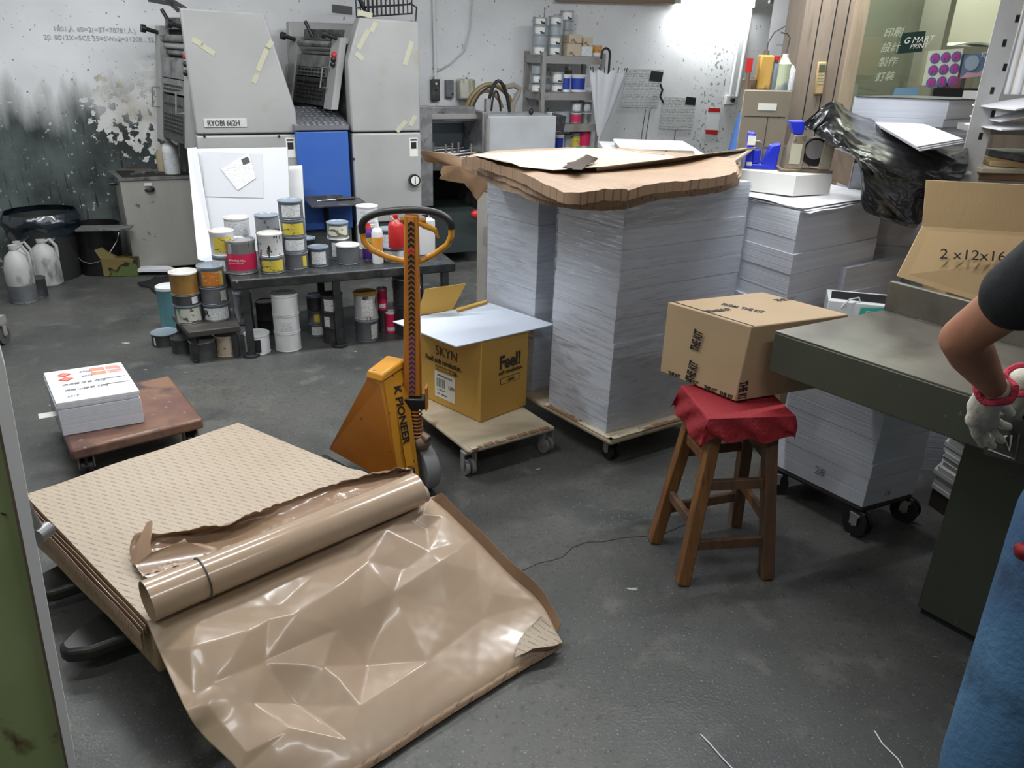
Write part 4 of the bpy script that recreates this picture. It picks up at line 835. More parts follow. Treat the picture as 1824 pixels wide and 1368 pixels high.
for k,(zz,dx,dy,rz) in enumerate([(-.02,0,.0,2),(.012,.03,.02,-3),(.07,-.02,-.05,6)]):
    c = Vector((xa+.36+dx, sy+.0+dy, zt_+zz)); m_ = Matrix.Translation(c)@Matrix.Rotation(R(rz),4,'Z')
    f = lambda u,v,k=k: Vector((-.38+.76*u, -.15+.3*v, .05*sin(pi*u*1.1)*(1 if k else .3)))
    tag(MB(m_).grid(f, 14, 6, .006).build('curved_board', M_white, smooth=60), 'white sheet board bowed on the right rack, '+['lowest','middle','uppermost'][k]+' of three', 'board sheet', 'bowed white boards on the right rack')
MB().box(xa+.03,xa+.95,sy+.03,sy+.3,zt_-.06,zt_-.03).build('shelf_board', M_grey, t)
tag(MB().box(xa+.26,xa+.6,sy+.1,sy+.4,shz[0][0],shz[0][0]+.28).build('cardboard_box', M_card, bevel=.004), 'brown cardboard box on the upper board of the right rack', 'box')
for k in range(3): tag(MB().cyl((xa+.07+.05*k,sy+.03,shz[0][0]+.0),(xa+.075+.05*k,sy+.03,shz[0][0]+.36),.02).build('paper_roll', M_white), 'white paper roll upright on the right rack, %s from the post' % ['first','second','third'][k], 'roll', 'paper rolls on the rack')
# ------------------------------------------------------------------ cabinet, bottles and man behind the stacks
by = 5.15
x0, x1 = aty(1320,200,by).x, aty(1406,200,by).x; bz = aty(1360,161,by).z
t = thing('steel_cabinet', 'rust-stained brown steel cabinet left of the boarded column', 'cabinet', V((x0+x1)/2,by+.2,0))
MB().quadbox([V(x0,by),V(x1,by),V(x1,by+.25),V(x0+.10,by+.25)],0,bz).build('cabinet_body', mat('cabinet_khaki',(.21,.18,.13),.5,layers=[((.26,.22,.16),3,.4,.7),((.3,.19,.07),5,.64,.7),((.07,.06,.05),20,.66,.7)]), t, bevel=.006)
MB().box(x0+.1,x0+.215,by-.003,by,bz-.115,bz-.075).build('paper_label', M_label, t)
MB().box(x0+.02,x1-.02,by-.002,by,bz-.155,bz-.151).build('seam', M_ink, t); MB().box(x1-.13,x1-.127,by-.002,by,.3,bz-.155).build('seam', M_ink, t)
MB().box(x0+.02,x0+.04,by-.006,by,bz-.46,bz-.40).build('brass_latch', M_tan, t)
# the cord loop hanging on it
def bx(px, base=160): return aty(px, base, by+.12)
def can_like(px, w, h, m, name, lb, cat, capm=None, caph=.03, capr=.4, sq=False):
    p = bx(px); t = thing(name, lb, cat, (p.x, by+.12, bz)); T = ROOT[t.name]
    if sq: MB(T).box(-w/2,w/2,-w/2,w/2,0,h).build('body', m, t, bevel=.01)
    else: MB(T).lathe([(0,0),(w/2,0),(w/2,h*.8),(w*.2,h),(0,h)]).build('body', m, t)
    if capm: MB(T).cyl((0,0,h),(0,0,h+caph),w*capr).build('cap', capm, t)
    return t
o = can_like(1356,.085,.2,mat('tin_ochre',(.5,.3,.07),.45,layers=[((.2,.12,.04),8,.6,.68)]),'oil_can','square ochre oil can with thin wire spout on the brown cabinet','can',M_rust,.025,.2,True)
p = ROOT[o.name].translation; MB().tube([p+V(0,0,.2),p+V(.0,0,.27),p+V(.03,0,.33),p+V(.09,0,.365)],.004).build('wire_spout', M_pressd, o)
can_like(1375,.05,.17,mat('tin_slate',(.16,.2,.24),.4),'spray_can','slate blue can with red top on the brown cabinet','can',M_red,.025,.45)
o = can_like(1390,.09,.19,mat('bottle_greenish',(.42,.46,.32),.25,layers=[((.15,.2,.22),6,.5,.6)]),'plastic_bottle','greenish translucent bottle with curved spout on the brown cabinet','bottle',M_canw,.02,.2)
p = ROOT[o.name].translation; MB().tube([p+V(0,0,.2),p+V(.01,0,.3),p+V(-.01,0,.325),p+V(-.05,0,.33)],.005).build('bent_spout', M_pressd, o)
can_like(1403,.06,.15,M_lp,'plastic_cup','white streaked cup at the right end of the brown cabinet','cup')
can_like(1333,.09,.07,M_rust,'oily_rag_tin','low brown oily tin at the left end of the cabinet top','tin')
p = aty(1322,150,by+.05); t = thing('bar_clamp', 'red handled clamp standing at the left side of the brown cabinet', 'clamp', (p.x,by+.05,bz)); MB().cyl((p.x+.03,by+.05,bz),(p.x+.03,by+.05,bz+.1),.012).build('screw', M_rust, t); MB().box(p.x+.01,p.x+.045,by+.04,by+.07,bz+.1,bz+.18).build('red_handle', M_red, t)
# cluttered shelf behind the column
sy2 = 6.3; xx = aty(1425,100,sy2).x
t = thing('wall_shelf', 'small shelf of odds and ends half hidden behind the boarded column', 'shelf', V(xx+.1,sy2+.1,0))
for z_ in (aty(1410,158,sy2).z, aty(1410,118,sy2).z, aty(1410,78,sy2).z): MB().box(xx-.1,xx+.4,sy2,sy2+.3,z_-.015,z_).build('shelf_board', M_grey, t)
MB().box(xx+.38,xx+.4,sy2,sy2+.3,0,1.95).build('side_panel', M_grey, t); MB().box(xx-.02,xx+.4,sy2+.29,sy2+.3,0,1.95).build('back_panel', M_grey, t)
for (zi,dx,w_,h_,m,lb,nm) in [(158,-.06,.12,.12,M_canw,'white box on the lowest board of the shelf behind the column','small_box'),(118,-.05,.13,.12,mat('box_sky_blue',(.1,.35,.6),.5),'sky blue box on the middle board of the shelf behind the column','small_box'),(78,-.04,.09,.09,M_card,'brown carton on the top board of the shelf behind the column','small_carton'),(78,.05,.1,.2,M_white,'white carton on the top board behind the column','small_carton')]:
    z_ = aty(1410,zi,sy2).z; tag(MB().box(xx+dx-w_/2+.03,xx+dx+w_/2-.0,sy2+.02,sy2+.16,z_,z_+h_).build(nm, m, bevel=.003), lb, 'box')
# low table with round white item
t = thing('work_table', 'white low work table against the wall beyond the kraft sheets', 'table', V(1.25,5.6,0))
tz = 1.0
a = [aty(1112,283,5.2), aty(1240,283,5.2)]; zt = a[0].z+.02
MB().box(a[0].x-.1,a[1].x+.1,5.15,6.0,zt-.04,zt).build('tabletop', M_plain, t, bevel=.004)
for sx_,sy_ in ((0,5.2),(0,5.92),(1,5.2),(1,5.92)): xq = (a[0].x-.07) if sx_==0 else (a[1].x+.04); MB().box(xq,xq+.04,sy_,sy_+.04,0,zt-.04).build('leg', M_grey, t)
cx_ = (a[0].x+a[1].x)/2; t = thing('round_carton', 'low white round-cornered carton tray on the far work table', 'tray', V(cx_,5.5,zt))
MB(Matrix.Translation((cx_,5.5,zt))).box(-.24,.24,-.2,.25,0,.03).build('tray_body', M_tan, t, bevel=.025); MB(Matrix.Translation((cx_,5.5,zt))).box(-.25,.25,-.21,.26,.03,.045).build('tray_lid', M_white, t, bevel=.02)
# ------------------------------------------------------------------ cans
def can(X, Y, z, r, h, body, lid, lb, label=None, ang=-pi/2, group=None, lz=(.15,.8), lw=1.4, taper=1.0, openr=None, name='ink_can', handle=False, txt=None):
    t = thing(name, lb, 'can' if 'can' in name else 'tub' if 'tub' in name else name.split('_')[-1], (X,Y,z), 0, group); T = ROOT[t.name]
    b = MB(T); b.lathe([(0,0),(r*.97*taper,0),(r*taper,h*.02),(r*taper,h*.035),(r*.975*taper,h*.05),(r*.975,h*.9),(r,h*.92),(r,h*.95),(r*.93,h*.95),(0,h*.93)]); b.build('can_body', body, t)
    if lid is not None:
        MB(T).lathe([(0,h*.955),(r*.86,h*.955),(r*.9,h*.99),(r*.96,h),(r*1.02,h*.99),(r*1.02,h*.93),(r*1.0,h*.93)]).build('lid', lid, t)
    else: MB(T).lathe([(r*.99,h*.93),(r*1.02,h*.99),(r*.99,h),(r*.9,h*.97),(r*.86,h*.955),(0,h*.955)]).build('rim', M_steel, t)
    if label:
        n = 10; rr = r*.985+.0006
        def f(u,v): a = ang-lw/2*2*.5+lw*u; return (rr*cos(a), rr*sin(a), h*lerp(lz[0],lz[1],v))
        lo = MB(T).grid(f, n, 1).build('can_label', label, t)
        if txt:
            for i,(s_,hh,zz) in enumerate(txt): text(s_, T@Vector((-r*.55*cos(0), -rr*1.0, h*zz)), (1,0,0), (0,0,1), hh, M_label if label in (M_pink,M_lb) else M_ink, lo)
    if handle: MB(T).tube([(-r*1.02,0,h*.8)]+[(-r*1.05*cos(a), -r*.5*sin(a)-.01, h*.8-h*.55*sin(a)) for a in (R(20),R(60),R(90),R(120),R(160))]+[(r*1.02,0,h*.8)], .003).build('bail_handle', M_steel, t)
    return t
def pxcan(px, py, w, hs, z0, specs):
    """stack of cans: px, py = bottom front in the photo, w = width, hs = heights upward (pixels), specs = list of kwargs"""
    p = at(px, py, z0); zc = -(MC.transposed() @ (p-Vector((0,0,CAMZ)))).z; r = w/2*zc/F
    d = Vector((p.x,p.y)).normalized(); X, Y = p.x+d.x*r*.9, p.y+d.y*r*.9; z = z0
    for h_, sp in zip(hs, specs):
        hh = h_*zc/F/.93; ox, oy = sp.pop('o', (0,0)); rs = sp.pop('rs', 1)
        face = math.atan2(-d.y,-d.x)+sp.pop('da',0)
        can(X+ox, Y+oy, z, r*rs, hh, ang=face, **sp); z += hh+.0015
    return X, Y, z
BZ = .45
K = dict
def C(body, lid, lb, label=None, **k): return K(body=body, lid=lid, lb=lb, label=label, **k)
gB = 'ink cans on the dark bench'; gF = 'cans under and around the bench'; gS = 'cans on the small plank'; gR = 'cans on the rear steel rack'
def grp(l, g):
    for s_ in l: s_['group'] = g
    return l
pxcan(434,490,52,[56],BZ,grp([C(M_cans,M_cans,'large silver ink can with crimson band at the front left of the bench',M_pink,lz=(.14,.62),lw=3.0,txt=[('Printing Inks',.018,.42),('オフセットインキ',.010,.34)])],gB))
pxcan(403,487,42,[28,40],BZ,grp([C(M_can,M_lidb,'grey ink can at the left end of the bench under the yellow-labelled one',M_lp,da=-.7),C(M_canw,M_lidw,'white ink tub with yellow label on top of the leftmost grey bench can',M_ly,lw=1.6)],gB))
pxcan(428,455,44,[28,32],BZ,grp([C(M_can,M_lidb,'grey can at the bench back left behind the crimson-banded can',None),C(M_canw,M_lidw,'white tub with smeared lid behind the crimson-banded can',M_lp)],gB))
pxcan(487,488,43,[28,37],BZ,grp([C(M_can,M_lidb,'yellow-white labelled can under the ink-dripped white tub on the bench',M_ly,lw=2),C(M_drip,M_lidw,'white tub covered in black ink drips on the bench, right of the crimson can',None)],gB))
pxcan(482,462,42,[22,20,28],BZ,grp([C(M_can,M_lidb,'grey can at the bottom of the dripped stack behind the white tub',None),C(M_can,M_lidb,'teal-rimmed grey can in the middle of the stack behind the white tub',None),C(mat('can_grey_dripped',(.3,.31,.32),.45,layers=[((.05,.05,.05),22,.6,.64)]),M_lidb,'ink-smeared grey can on top of the stack behind the dripped tub',None)],gB))
pxcan(530,480,43,[27,27,26,30],BZ,grp([C(M_can,M_lidb,'grey can at the bottom of the four-can tower on the bench',M_ly,lw=.4,da=.7),C(M_can,M_lidb,'grey can with white label second from bottom of the four-can tower',M_lp,lw=1.7,o=(-.004,0)),C(M_can,M_lidb,'grey can with yellow-white label third from bottom of the four-can tower',M_ly,lw=1.9,lz=(.1,.8),o=(-.006,0)),C(M_can,M_lidb,'grey can on top of the four-can tower on the bench',M_lp,lw=1.6,o=(-.01,0))],gB))
pxcan(569,476,36,[32],BZ,grp([C(M_can,M_lidb,'single small blue-grey can right of the four-can tower',M_lp,lw=1.5)],gB))
pxcan(549,462,30,[34],BZ,grp([C(M_cand,M_lidb,'dark can behind the gap between tower and single can',None)],gB))
pxcan(605,463,38,[36,24],BZ,grp([C(M_can,M_lidw,'dirty grey can under the green-labelled one in the middle of the bench',M_lp),C(M_can,M_lidb,'grey can with green and white label at the middle back of the bench',M_lg,lw=2.2)],gB))
pxcan(621,472,42,[31],BZ,grp([C(M_can,M_lidw,'grey can with dried cream lid in front of the green-labelled can',None)],gB))
pxcan(657,445,38,[40,30],BZ,grp([C(M_canw,M_lidw,'white bucket at the back of the bench under the upper white pail',M_lp),C(M_canw,M_canw,'white pail with raised lid at the back behind the jack handle',M_lp,name='white_pail')],gB))
pxcan(690,452,34,[40],BZ,grp([C(M_can,M_lidb,'grey can with white label seen left of the jack mast',M_lp)],gB))
pxcan(702,468,44,[24],BZ,grp([C(M_can,M_lidb,'short wide grey can under the red bottle behind the jack mast',M_lp,lw=1.8)],gB))
# sprays, red bottle, tin
def spray(px, py, w, h, m, capm, lb, lab=None, z0=BZ, nozzle=True, top='cone'):
    p = at(px,py,z0); zc = -(MC.transposed() @ (p-Vector((0,0,CAMZ)))).z; r = w/2*zc/F; H = h*zc/F/.93
    t = thing('spray_can', lb, 'spray can', (p.x,p.y+r,z0)); T = ROOT[t.name]
    MB(T).lathe([(0,0),(r,0),(r,H*.72),(r*.8,H*.8),(r*.4,H*.84),(0,H*.84)]).build('can_body', m, t)
    if lab: MB(T).lathe([(r*1.01,H*.3),(r*1.012,H*.3),(r*1.012,H*.62),(r*1.01,H*.62)]).build('can_band', lab, t)
    MB(T).cyl((0,0,H*.84),(0,0,H),r*.45,r*.25).build('nozzle', capm, t); return t, r, H
t_, r_, H_ = spray(656,462,24,58,mat('spray_violet',(.06,.02,.16),.35),M_red,'violet and yellow spray can on the bench seen through the jack handle',M_ly)
text('WD-40', ROOT[t_.name]@Vector((-r_*.85,-r_*1.03,H_*.42)), (1,0,0), (0,0,1), .03, M_lb, t_)
spray(672,470,20,70,M_canw,M_canw,'white spray bottle with orange and blue band beside the violet spray can',mat('band_orange_blue',(.8,.35,.05),.4,layers=[((.05,.2,.6),9,.5,.6)]))
p = at(704,446,BZ+.1); bottle((p.x,p.y+.05,BZ+.105), .045, .19, M_red, M_red, 'red plastic squeeze bottle on a grey can behind the jack mast')
p0, p1 = at(742,455,BZ), at(772,452,BZ); t = thing('square_tin', 'tall white square tin at the right end of the bench', 'tin', ((p0.x+p1.x)/2,p0.y,BZ))
T = Matrix.Translation(((p0.x+p1.x)/2,p0.y+.05,BZ))@Matrix.Rotation(R(24),4,'Z'); MB(T).box(-.052,.052,-.04,.04,0,.215).build('tin_body', M_canw, t, bevel=.006); MB(T).box(-.045,.0,-.03,.03,.215,.228).build('tin_top', M_steel, t); MB(T).tube([(-.03,0,.22),(-.02,0,.245),(.02,0,.245),(.03,0,.22)],.005).build('tin_handle', M_steel, t)
# bench
bA, bB_ = at(412,500,BZ), at(812,468,BZ)
bd = (bB_-bA).normalized(); bn = Vector((-bd.y,bd.x,0)); bw = .62; bL = (bB_-bA).length
M_bench = mat('bench_black_oily',(.022,.024,.026),.4,layers=[((.05,.053,.056),9,.45,.65),((.3,.3,.3),50,.7,.72)],bump=(.3,40))
t = thing('work_bench', 'low black oily bench crowded with ink cans in front of the press', 'bench', (bA+bB_)/2+bn*bw/2-Vector((0,0,BZ)), math.atan2(bd.y,bd.x))
MB().quadbox([bA,bB_,bB_+bn*bw,bA+bn*bw],BZ-.055,BZ).build('bench_top', M_bench, t, bevel=.008)
for u, v in ((.05,.04),(.44,.04),(.95,.04),(.05,.9),(.44,.9),(.95,.9)):
    p = bA+bd*bL*u+bn*bw*v; b = MB(Matrix.Translation((p.x,p.y,0))@Matrix.Rotation(math.atan2(bd.y,bd.x),4,'Z')); b.box(-.02,.02,-.02,.02,.012,BZ-.055); b.cyl((0,0,0),(0,0,.014),.045); b.build('leg', M_bench, t)
MB().quadbox([bA+bn*bw*.5+bd*.05,bB_+bn*bw*.5-bd*.05,bB_+bn*(bw*.5+.03)-bd*.05,bA+bn*(bw*.5+.03)+bd*.05],BZ-.13,BZ-.1).build('cross_rail', M_bench, t)
# cans and jars under the bench
pxcan(515,627,46,[32,30,33],0,grp([C(M_canw,M_canw,'lowest white tub of the clean stack of three under the bench',None,name='white_tub'),C(M_canw,M_canw,'middle white tub with small printed label in the stack under the bench',M_lp,lw=.9,lz=(.15,.6),name='white_tub'),C(M_canw,M_canw,'topmost white tub of the clean stack of three under the bench',None,name='white_tub')],gF))
pxcan(461,633,44,[34],0,grp([C(M_canw,M_canw,'white tub with black label standing on the floor by the bench leg',M_ink,lw=1.1,da=-.3,name='white_tub')],gF))
pxcan(407,636,40,[36],0,grp([C(M_tan,M_lidw,'stained beige can with cream lid on the floor below the plank',None)],gF))
pxcan(365,645,46,[34],0,grp([C(M_cand,None,'open dark grey can on the floor under the small plank, front one',None)],gF))
pxcan(328,632,38,[26],0,grp([C(M_cand,M_cand,'dark can on the floor between the flat lidded can and the front one',None)],gF))
pxcan(297,619,46,[22],0,grp([C(M_cand,M_lidb,'shallow dark can with blue-grey lid, leftmost on the floor',M_lp,lw=.2,da=-.9)],gF))
pxcan(440,600,32,[24,50],0,grp([C(M_can,M_lidb,'small grey can under the tall one behind the left bench leg',M_lp),C(M_cans,M_lidb,'tall grey can marked by hand behind the left bench leg',None)],gF))
pxcan(478,598,34,[24,32],0,grp([C(M_cand,M_cand,'lower black can in the dark under the bench, left of the white stack',None),C(M_cand,M_cand,'upper black can in the dark under the bench, left of the white stack',None)],gF))
pxcan(567,600,32,[22,22,24],0,grp([C(M_can,M_lidb,'lowest can with pale label in the back stack left of the dark trio',M_lp),C(M_can,M_lidb,'middle can with yellow label in the back stack left of the dark trio',M_ly,lw=.6),C(M_cand,M_lidb,'top dark can in the back stack left of the dark trio',None)],gF))
pxcan(596,613,38,[26,26,30],0,grp([C(M_cand,M_cand,'lowest charcoal can of the trio left of the second bench leg',None),C(M_cand,M_cand,'middle charcoal can of the trio with small white label at its left',M_lw,lw=.6,da=-.6),C(M_cand,M_cand,'top charcoal can of the trio with wide white label',M_lw,lw=1.6)],gF))
pxcan(655,610,42,[38,44],0,grp([C(M_can,M_lidb,'lower grey can of the pair right of the second bench leg',M_lw,lw=.7,da=.7),C(mat('can_streaked',(.45,.45,.45),.4,layers=[((.03,.03,.03),12,.55,.58,(3,3,.3))]),M_brownc,'upper streaked can with torn top, right of the second bench leg',M_lw,lw=1.0,da=.1)],gF))
pxcan(683,592,18,[0.1+38,36],0,grp([C(M_cand,M_cand,'dark jar base under the red jar at the bench back',None,name='glass_jar'),C(M_pink,M_cans,'red labelled jar with metal lid under the bench, upper one',M_lp,lz=(.12,.3),name='glass_jar')],gF))
pxcan(697,594,20,[36],0,grp([C(M_pink,M_lidw,'red labelled jar on the floor left of the jack mast, lower one',M_lp,lz=(.12,.3),name='glass_jar')],gF))
pxcan(727,598,50,[50,46],0,grp([C(M_cand,M_cand,'black pail standing on the floor behind the jack mast',None,name='black_pail'),C(M_cand,None,'dark open pail behind the jack mast, stacked on the black one',None,name='black_pail',handle=True)],gF))
# small plank and its cans
PZ = .19
pa, pb, pc_, pd_ = at(335,592,PZ), at(428,580,PZ), at(415,548,PZ), at(306,560,PZ)
t = thing('plank_stool', 'low dark plank shelf carrying six cans left of the bench', 'plank', ((pa.x+pb.x)/2,(pa.y+pb.y)/2+.1,0))
MB().quadbox([pa,pb,pc_,pd_],PZ-.035,PZ).build('plank', mat('plank_dark',(.05,.045,.04),.6,layers=[((.12,.11,.1),7,.5,.7)]), t, bevel=.006)
for p in (lerp(pa,pc_,.1),lerp(pb,pd_,.1),lerp(pc_,pa,.1),lerp(pd_,pb,.1)): MB().box(p.x-.015,p.x+.015,p.y-.015,p.y+.015,0,PZ-.035).build('leg', M_bench, t)
pxcan(339,578,48,[32,17,36],PZ,grp([C(M_can,M_lidb,'green and white labelled can at the bottom of the left plank stack',M_lg,lw=2.0,lz=(.1,.85)),C(M_cand,M_lidb,'thin dark can in the middle of the left plank stack',M_lp,lw=.5,da=.6),C(M_brownc,M_lidw,'ochre brown can with white smeared lid on top of the left plank stack',None)],gS))
pxcan(388,573,48,[29,28,34],PZ,grp([C(M_can,M_lidb,'can with crimson lettered label at the bottom of the right plank stack',M_lp,lw=2,lz=(.1,.8),txt=[('R',.05,.35)]),C(M_can,M_lidb,'plain grey can with a green tag in the middle of the right plank stack',M_lg,lw=.5,da=.7),C(M_can,M_lidb,'grey can with yellow-orange label on top of the right plank stack',M_lo,lw=1.6,lz=(.1,.8))],gS))
pxcan(310,590,40,[74],0,grp([C(mat('can_teal',(.1,.25,.28),.4),M_canw,'teal can with white lid behind the left plank stack',None)],gS))
# ------------------------------------------------------------------ rear rack with cans
ro = .72
(sx0,_,zt), (sx1,_,zb) = fp(966,99,ro), fp(1078,103,ro)
t = thing('steel_rack', 'grey steel rack with paint tins against the white back wall', 'rack', PF@Vector(((sx0+sx1)/2,.9,0)), YAW); T = PF
zl = [zt, fp(990,165,ro).z, fp(1000,222,ro).z, fp(1010,268,ro).z, .35]
for z_ in zl: MB(T).box(sx0,sx1,ro,ro+.36,z_-.06,z_-.0).build('rack_shelf', M_grey, t)
xm = fp(976,160,ro-.01).x
for x_,y_ in ((sx0,ro-.01),(sx1-.035,ro-.01),(sx0,ro+.33),(sx1-.035,ro+.33)): MB(T).box(x_,x_+.035,y_,y_+.035,0,zt+.03 if x_!=xm else zt-.0).build('post', M_grey, t)
def rcan(px, zi, wpx, hpx, m, lidm, lb, lab=None, y=.12, z=None, **k):
    z_ = (zl[zi] if z is None else z)+.001; sc = 1/ (F/7.0) ; r = wpx/2*sc; p = fp(px, 150, ro+y); c = PF@Vector((p.x, ro+y, z_))
    can(c.x, c.y, z_, r, hpx*sc, m, lidm, lb, lab, ang=-pi/2, group=gR, **k); return z_+hpx*sc
def tower(px, zi, w, items, y=.12):
    z = None
    for h_, m, lab, lb in items:
        z = rcan(px, zi, w, h_, m, M_canl, lb, lab, y=y, z=None if z is None else z)
M_lbk = mat('label_white_black',(.75,.74,.7),.5,layers=[((.03,.03,.03),14,.52,.55,(1,1,2),1)])
tower(958,0,25,[(15,M_canl,M_lbk,'bottom white-labelled tin of the left tower on the rear rack top'),(15,M_canl,None,'plain grey tin second from bottom of the left rack tower'),(15,M_canl,M_lbk,'white-labelled tin third from bottom of the left rack tower'),(12,M_canl,M_lbk,'topmost short tin of the left rack tower')])
tower(985,0,25,[(15,M_canl,M_lbk,'bottom white-labelled tin of the middle tower on the rack top'),(15,M_canl,M_lbk,'white-labelled tin second from bottom of the middle rack tower'),(15,M_canl,None,'plain blue-grey tin third from bottom of the middle rack tower'),(15,M_canl,M_lbk,'topmost tin with red-green mark of the middle rack tower')])
tower(1004,0,25,[(22,M_canl,None,'bottom grey tin of the back tower on the rack top'),(18,M_canl,None,'grey tin second from bottom of the back rack tower'),(14,M_canl,None,'grey tin below the topmost of the back rack tower'),(16,M_canl,M_lbk,'topmost tin of the back tower, the highest on the rack')], y=.27)
for (px,wd,h0,h_,m,lb) in ((1013,27,0,20,M_tan,'cream carton with printed sides on the rack top beside the towers'),(1015,24,20,14,M_tan,'smaller cream carton stacked on the printed one on the rack top'),(1036,21,0,16,M_lp,'striped white and teal small box on the rack top'),(1037,18,16,14,M_tan,'tan box stacked on the striped one on the rack top')):
    p = fp(px,90,ro+.13); sc = 7/F; x_ = p.x; w_ = wd*sc/2; z_ = zl[0]+h0*sc+.001
    tag(MB(T).box(x_-w_,x_+w_,ro+.03,ro+.22,z_,z_+h_*sc-.002).build('small_carton', m, bevel=.003), lb, 'carton', 'cartons on the rack top')
rcan(1059,0,20,18,M_canw,M_cans,'white tin with orange band at the right end of the rack top',M_lo,lz=(.35,.9),lw=3)
for (px,zi,w,h_,m,lab,lb,y) in ((958,1,24,13,M_canl,M_lbk,'grey labelled tin at left of the second rack shelf, lower one',.1),(992,1,22,13,M_canl,M_lbk,'grey tin with white label on the second rack shelf right of the post, lower one',.1),(1008,1,17,28,M_canw,M_lb,'white tin with deep blue band on the second rack shelf',.1),(1029,1,30,28,M_canw,M_lb,'wide pale blue pail on the second rack shelf',.12),(1012,1,16,42,M_cans,M_brownc,'brown and gold tin at the back of the second rack shelf',.28),
    (957,2,22,16,M_canw,M_lb,'white tin with dark drop mark on the third rack shelf, leftmost',.1),(984,2,17,18,M_canw,M_lb,'blue and white tin on the third rack shelf right of the post',.1),(1004,2,28,20,M_canl,None,'wide grey pail on the third rack shelf',.13),(1029,2,21,18,M_cans,M_pink,'silver tin with small pink mark on the third rack shelf',.1),(1048,2,18,18,M_cans,None,'silver tin at the right end of the third rack shelf',.1),
    (1001,3,17,26,M_canw,M_lb,'blue labelled white tin on the lowest visible rack shelf',.05),(1015,3,18,24,M_canl,None,'grey tin beside the blue one on the lowest visible rack shelf',.15),(1030,3,20,28,M_canl,M_ly,'grey tin with pale yellow lid on the lowest visible rack shelf',.12),(1047,3,24,40,M_canl,M_pink,'tall grey tin with crimson band on the lowest visible rack shelf',.1)):
    rcan(px,zi,w,h_,m,M_canl if m is M_canl else M_canw,lb,lab,y=y,lw=1.8)
sc = 7/F
rcan(958,1,24,13,M_canl,M_canl,'grey labelled tin second up at left of the second rack shelf',M_lbk,y=.1,z=zl[1]+14*sc); rcan(958,1,24,13,M_canl,M_canl,'grey tin topmost at left of the second rack shelf',None,y=.1,z=zl[1]+28*sc); rcan(992,1,22,18,M_canl,M_canl,'grey tin with dark drop label stacked on another on the second rack shelf',M_lbk,y=.1,z=zl[1]+14*sc)
rcan(1029,2,21,16,M_cans,M_cans,'silver tin stacked on the pink marked one on the third rack shelf',M_lp,y=.1,z=zl[2]+19*sc); rcan(1048,2,18,16,M_cans,M_cans,'upper silver tin at the right end of the third rack shelf',M_lp,y=.1,z=zl[2]+19*sc)
# umbrella hooked on the rack
u0 = fp(1082,130,ro-.1); T = Matrix.Translation(PF@Vector((u0.x,ro-.12,0)))@Matrix.Rotation(YAW,4,'Z')
zu, zd = fp(1082,128,ro-.1).z, fp(1068,242,ro-.1).z
t = thing('umbrella', 'clear white plastic umbrella hanging from the rear steel rack', 'umbrella', T.translation+Vector((0,0,zd)), YAW)
M_umb = mat('umbrella_plastic',(.7,.71,.74),.25,alpha=.85,coat=.4)
def uf(a_, v):
    r = lerp(.02, .17, v**.9)*(1+.1*cos(a_*2*pi*8)*v); return Vector((r*cos(a_*2*pi)-.05*(1-v), r*sin(a_*2*pi)*.45, lerp(zd,zu,v)+(.02*cos(a_*2*pi*8)*v if v>.98 else 0)))
MB(T).grid(uf, 96, 12).build('canopy', M_umb, t)
hk = [(0,0,zu-.1),(0,0,zu+.14)]+[(-.04+.04*cos(a_), 0, zu+.14+.045*sin(a_)) for a_ in (R(30),R(60),R(90),R(120),R(150),R(180))]+[(-.08,0,zu+.1)]
MB(T).tube(hk,.010).build('crook_handle', M_black, t)
for k in range(8): a_=k/8*2*pi; MB(T).cyl((.17*cos(a_),.07*sin(a_),zu-.01),(.18*cos(a_),.075*sin(a_),zu+.035),.004,n=6).build('rib_tip', M_black, t)
MB(T).cyl((-.05,0,zd),(-.055,0,zd-.09),.006).build('ferrule', M_canw, t)
# ------------------------------------------------------------------ far left corner
p = at(62,508,0); r = .235; M_bin = mat('bin_charcoal',(.02,.02,.02),.6)
t = thing('waste_bin', 'large charcoal waste bin lined with a dark plastic bag by the stained wall', 'bin', (p.x,p.y+r,0)); T = ROOT[t.name]
Hb = aty(62,385,p.y+r).z
MB(T).lathe([(0,0),(r*.8,0),(r,Hb),(r*.95,Hb),(r*.76,.03),(0,.03)]).build('bin_body', M_bin, t)
def bagr(a_,v):
    an = a_*2*pi; rr = r*(.97+.1*sin(min(v*1.6,1)*pi))+.02*noise.noise(Vector((cos(an)*3,sin(an)*3,v*3))); return Vector((rr*cos(an),rr*sin(an),Hb+.04-v*(.16+.05*noise.noise(Vector((cos(an)*2,sin(an)*2,0))))))
MB(T).grid(bagr,60,10,.001).build('bin_liner', mat('liner_blue_black',(.012,.02,.028),.2,coat=.6,bump=(.8,20)), t)
M_jug = mat('jug_white_stained',(.42,.42,.41),.5,layers=[((.12,.12,.12),6,.52,.66,(2,2,.8)),((.3,.05,.1),5,.68,.7)])
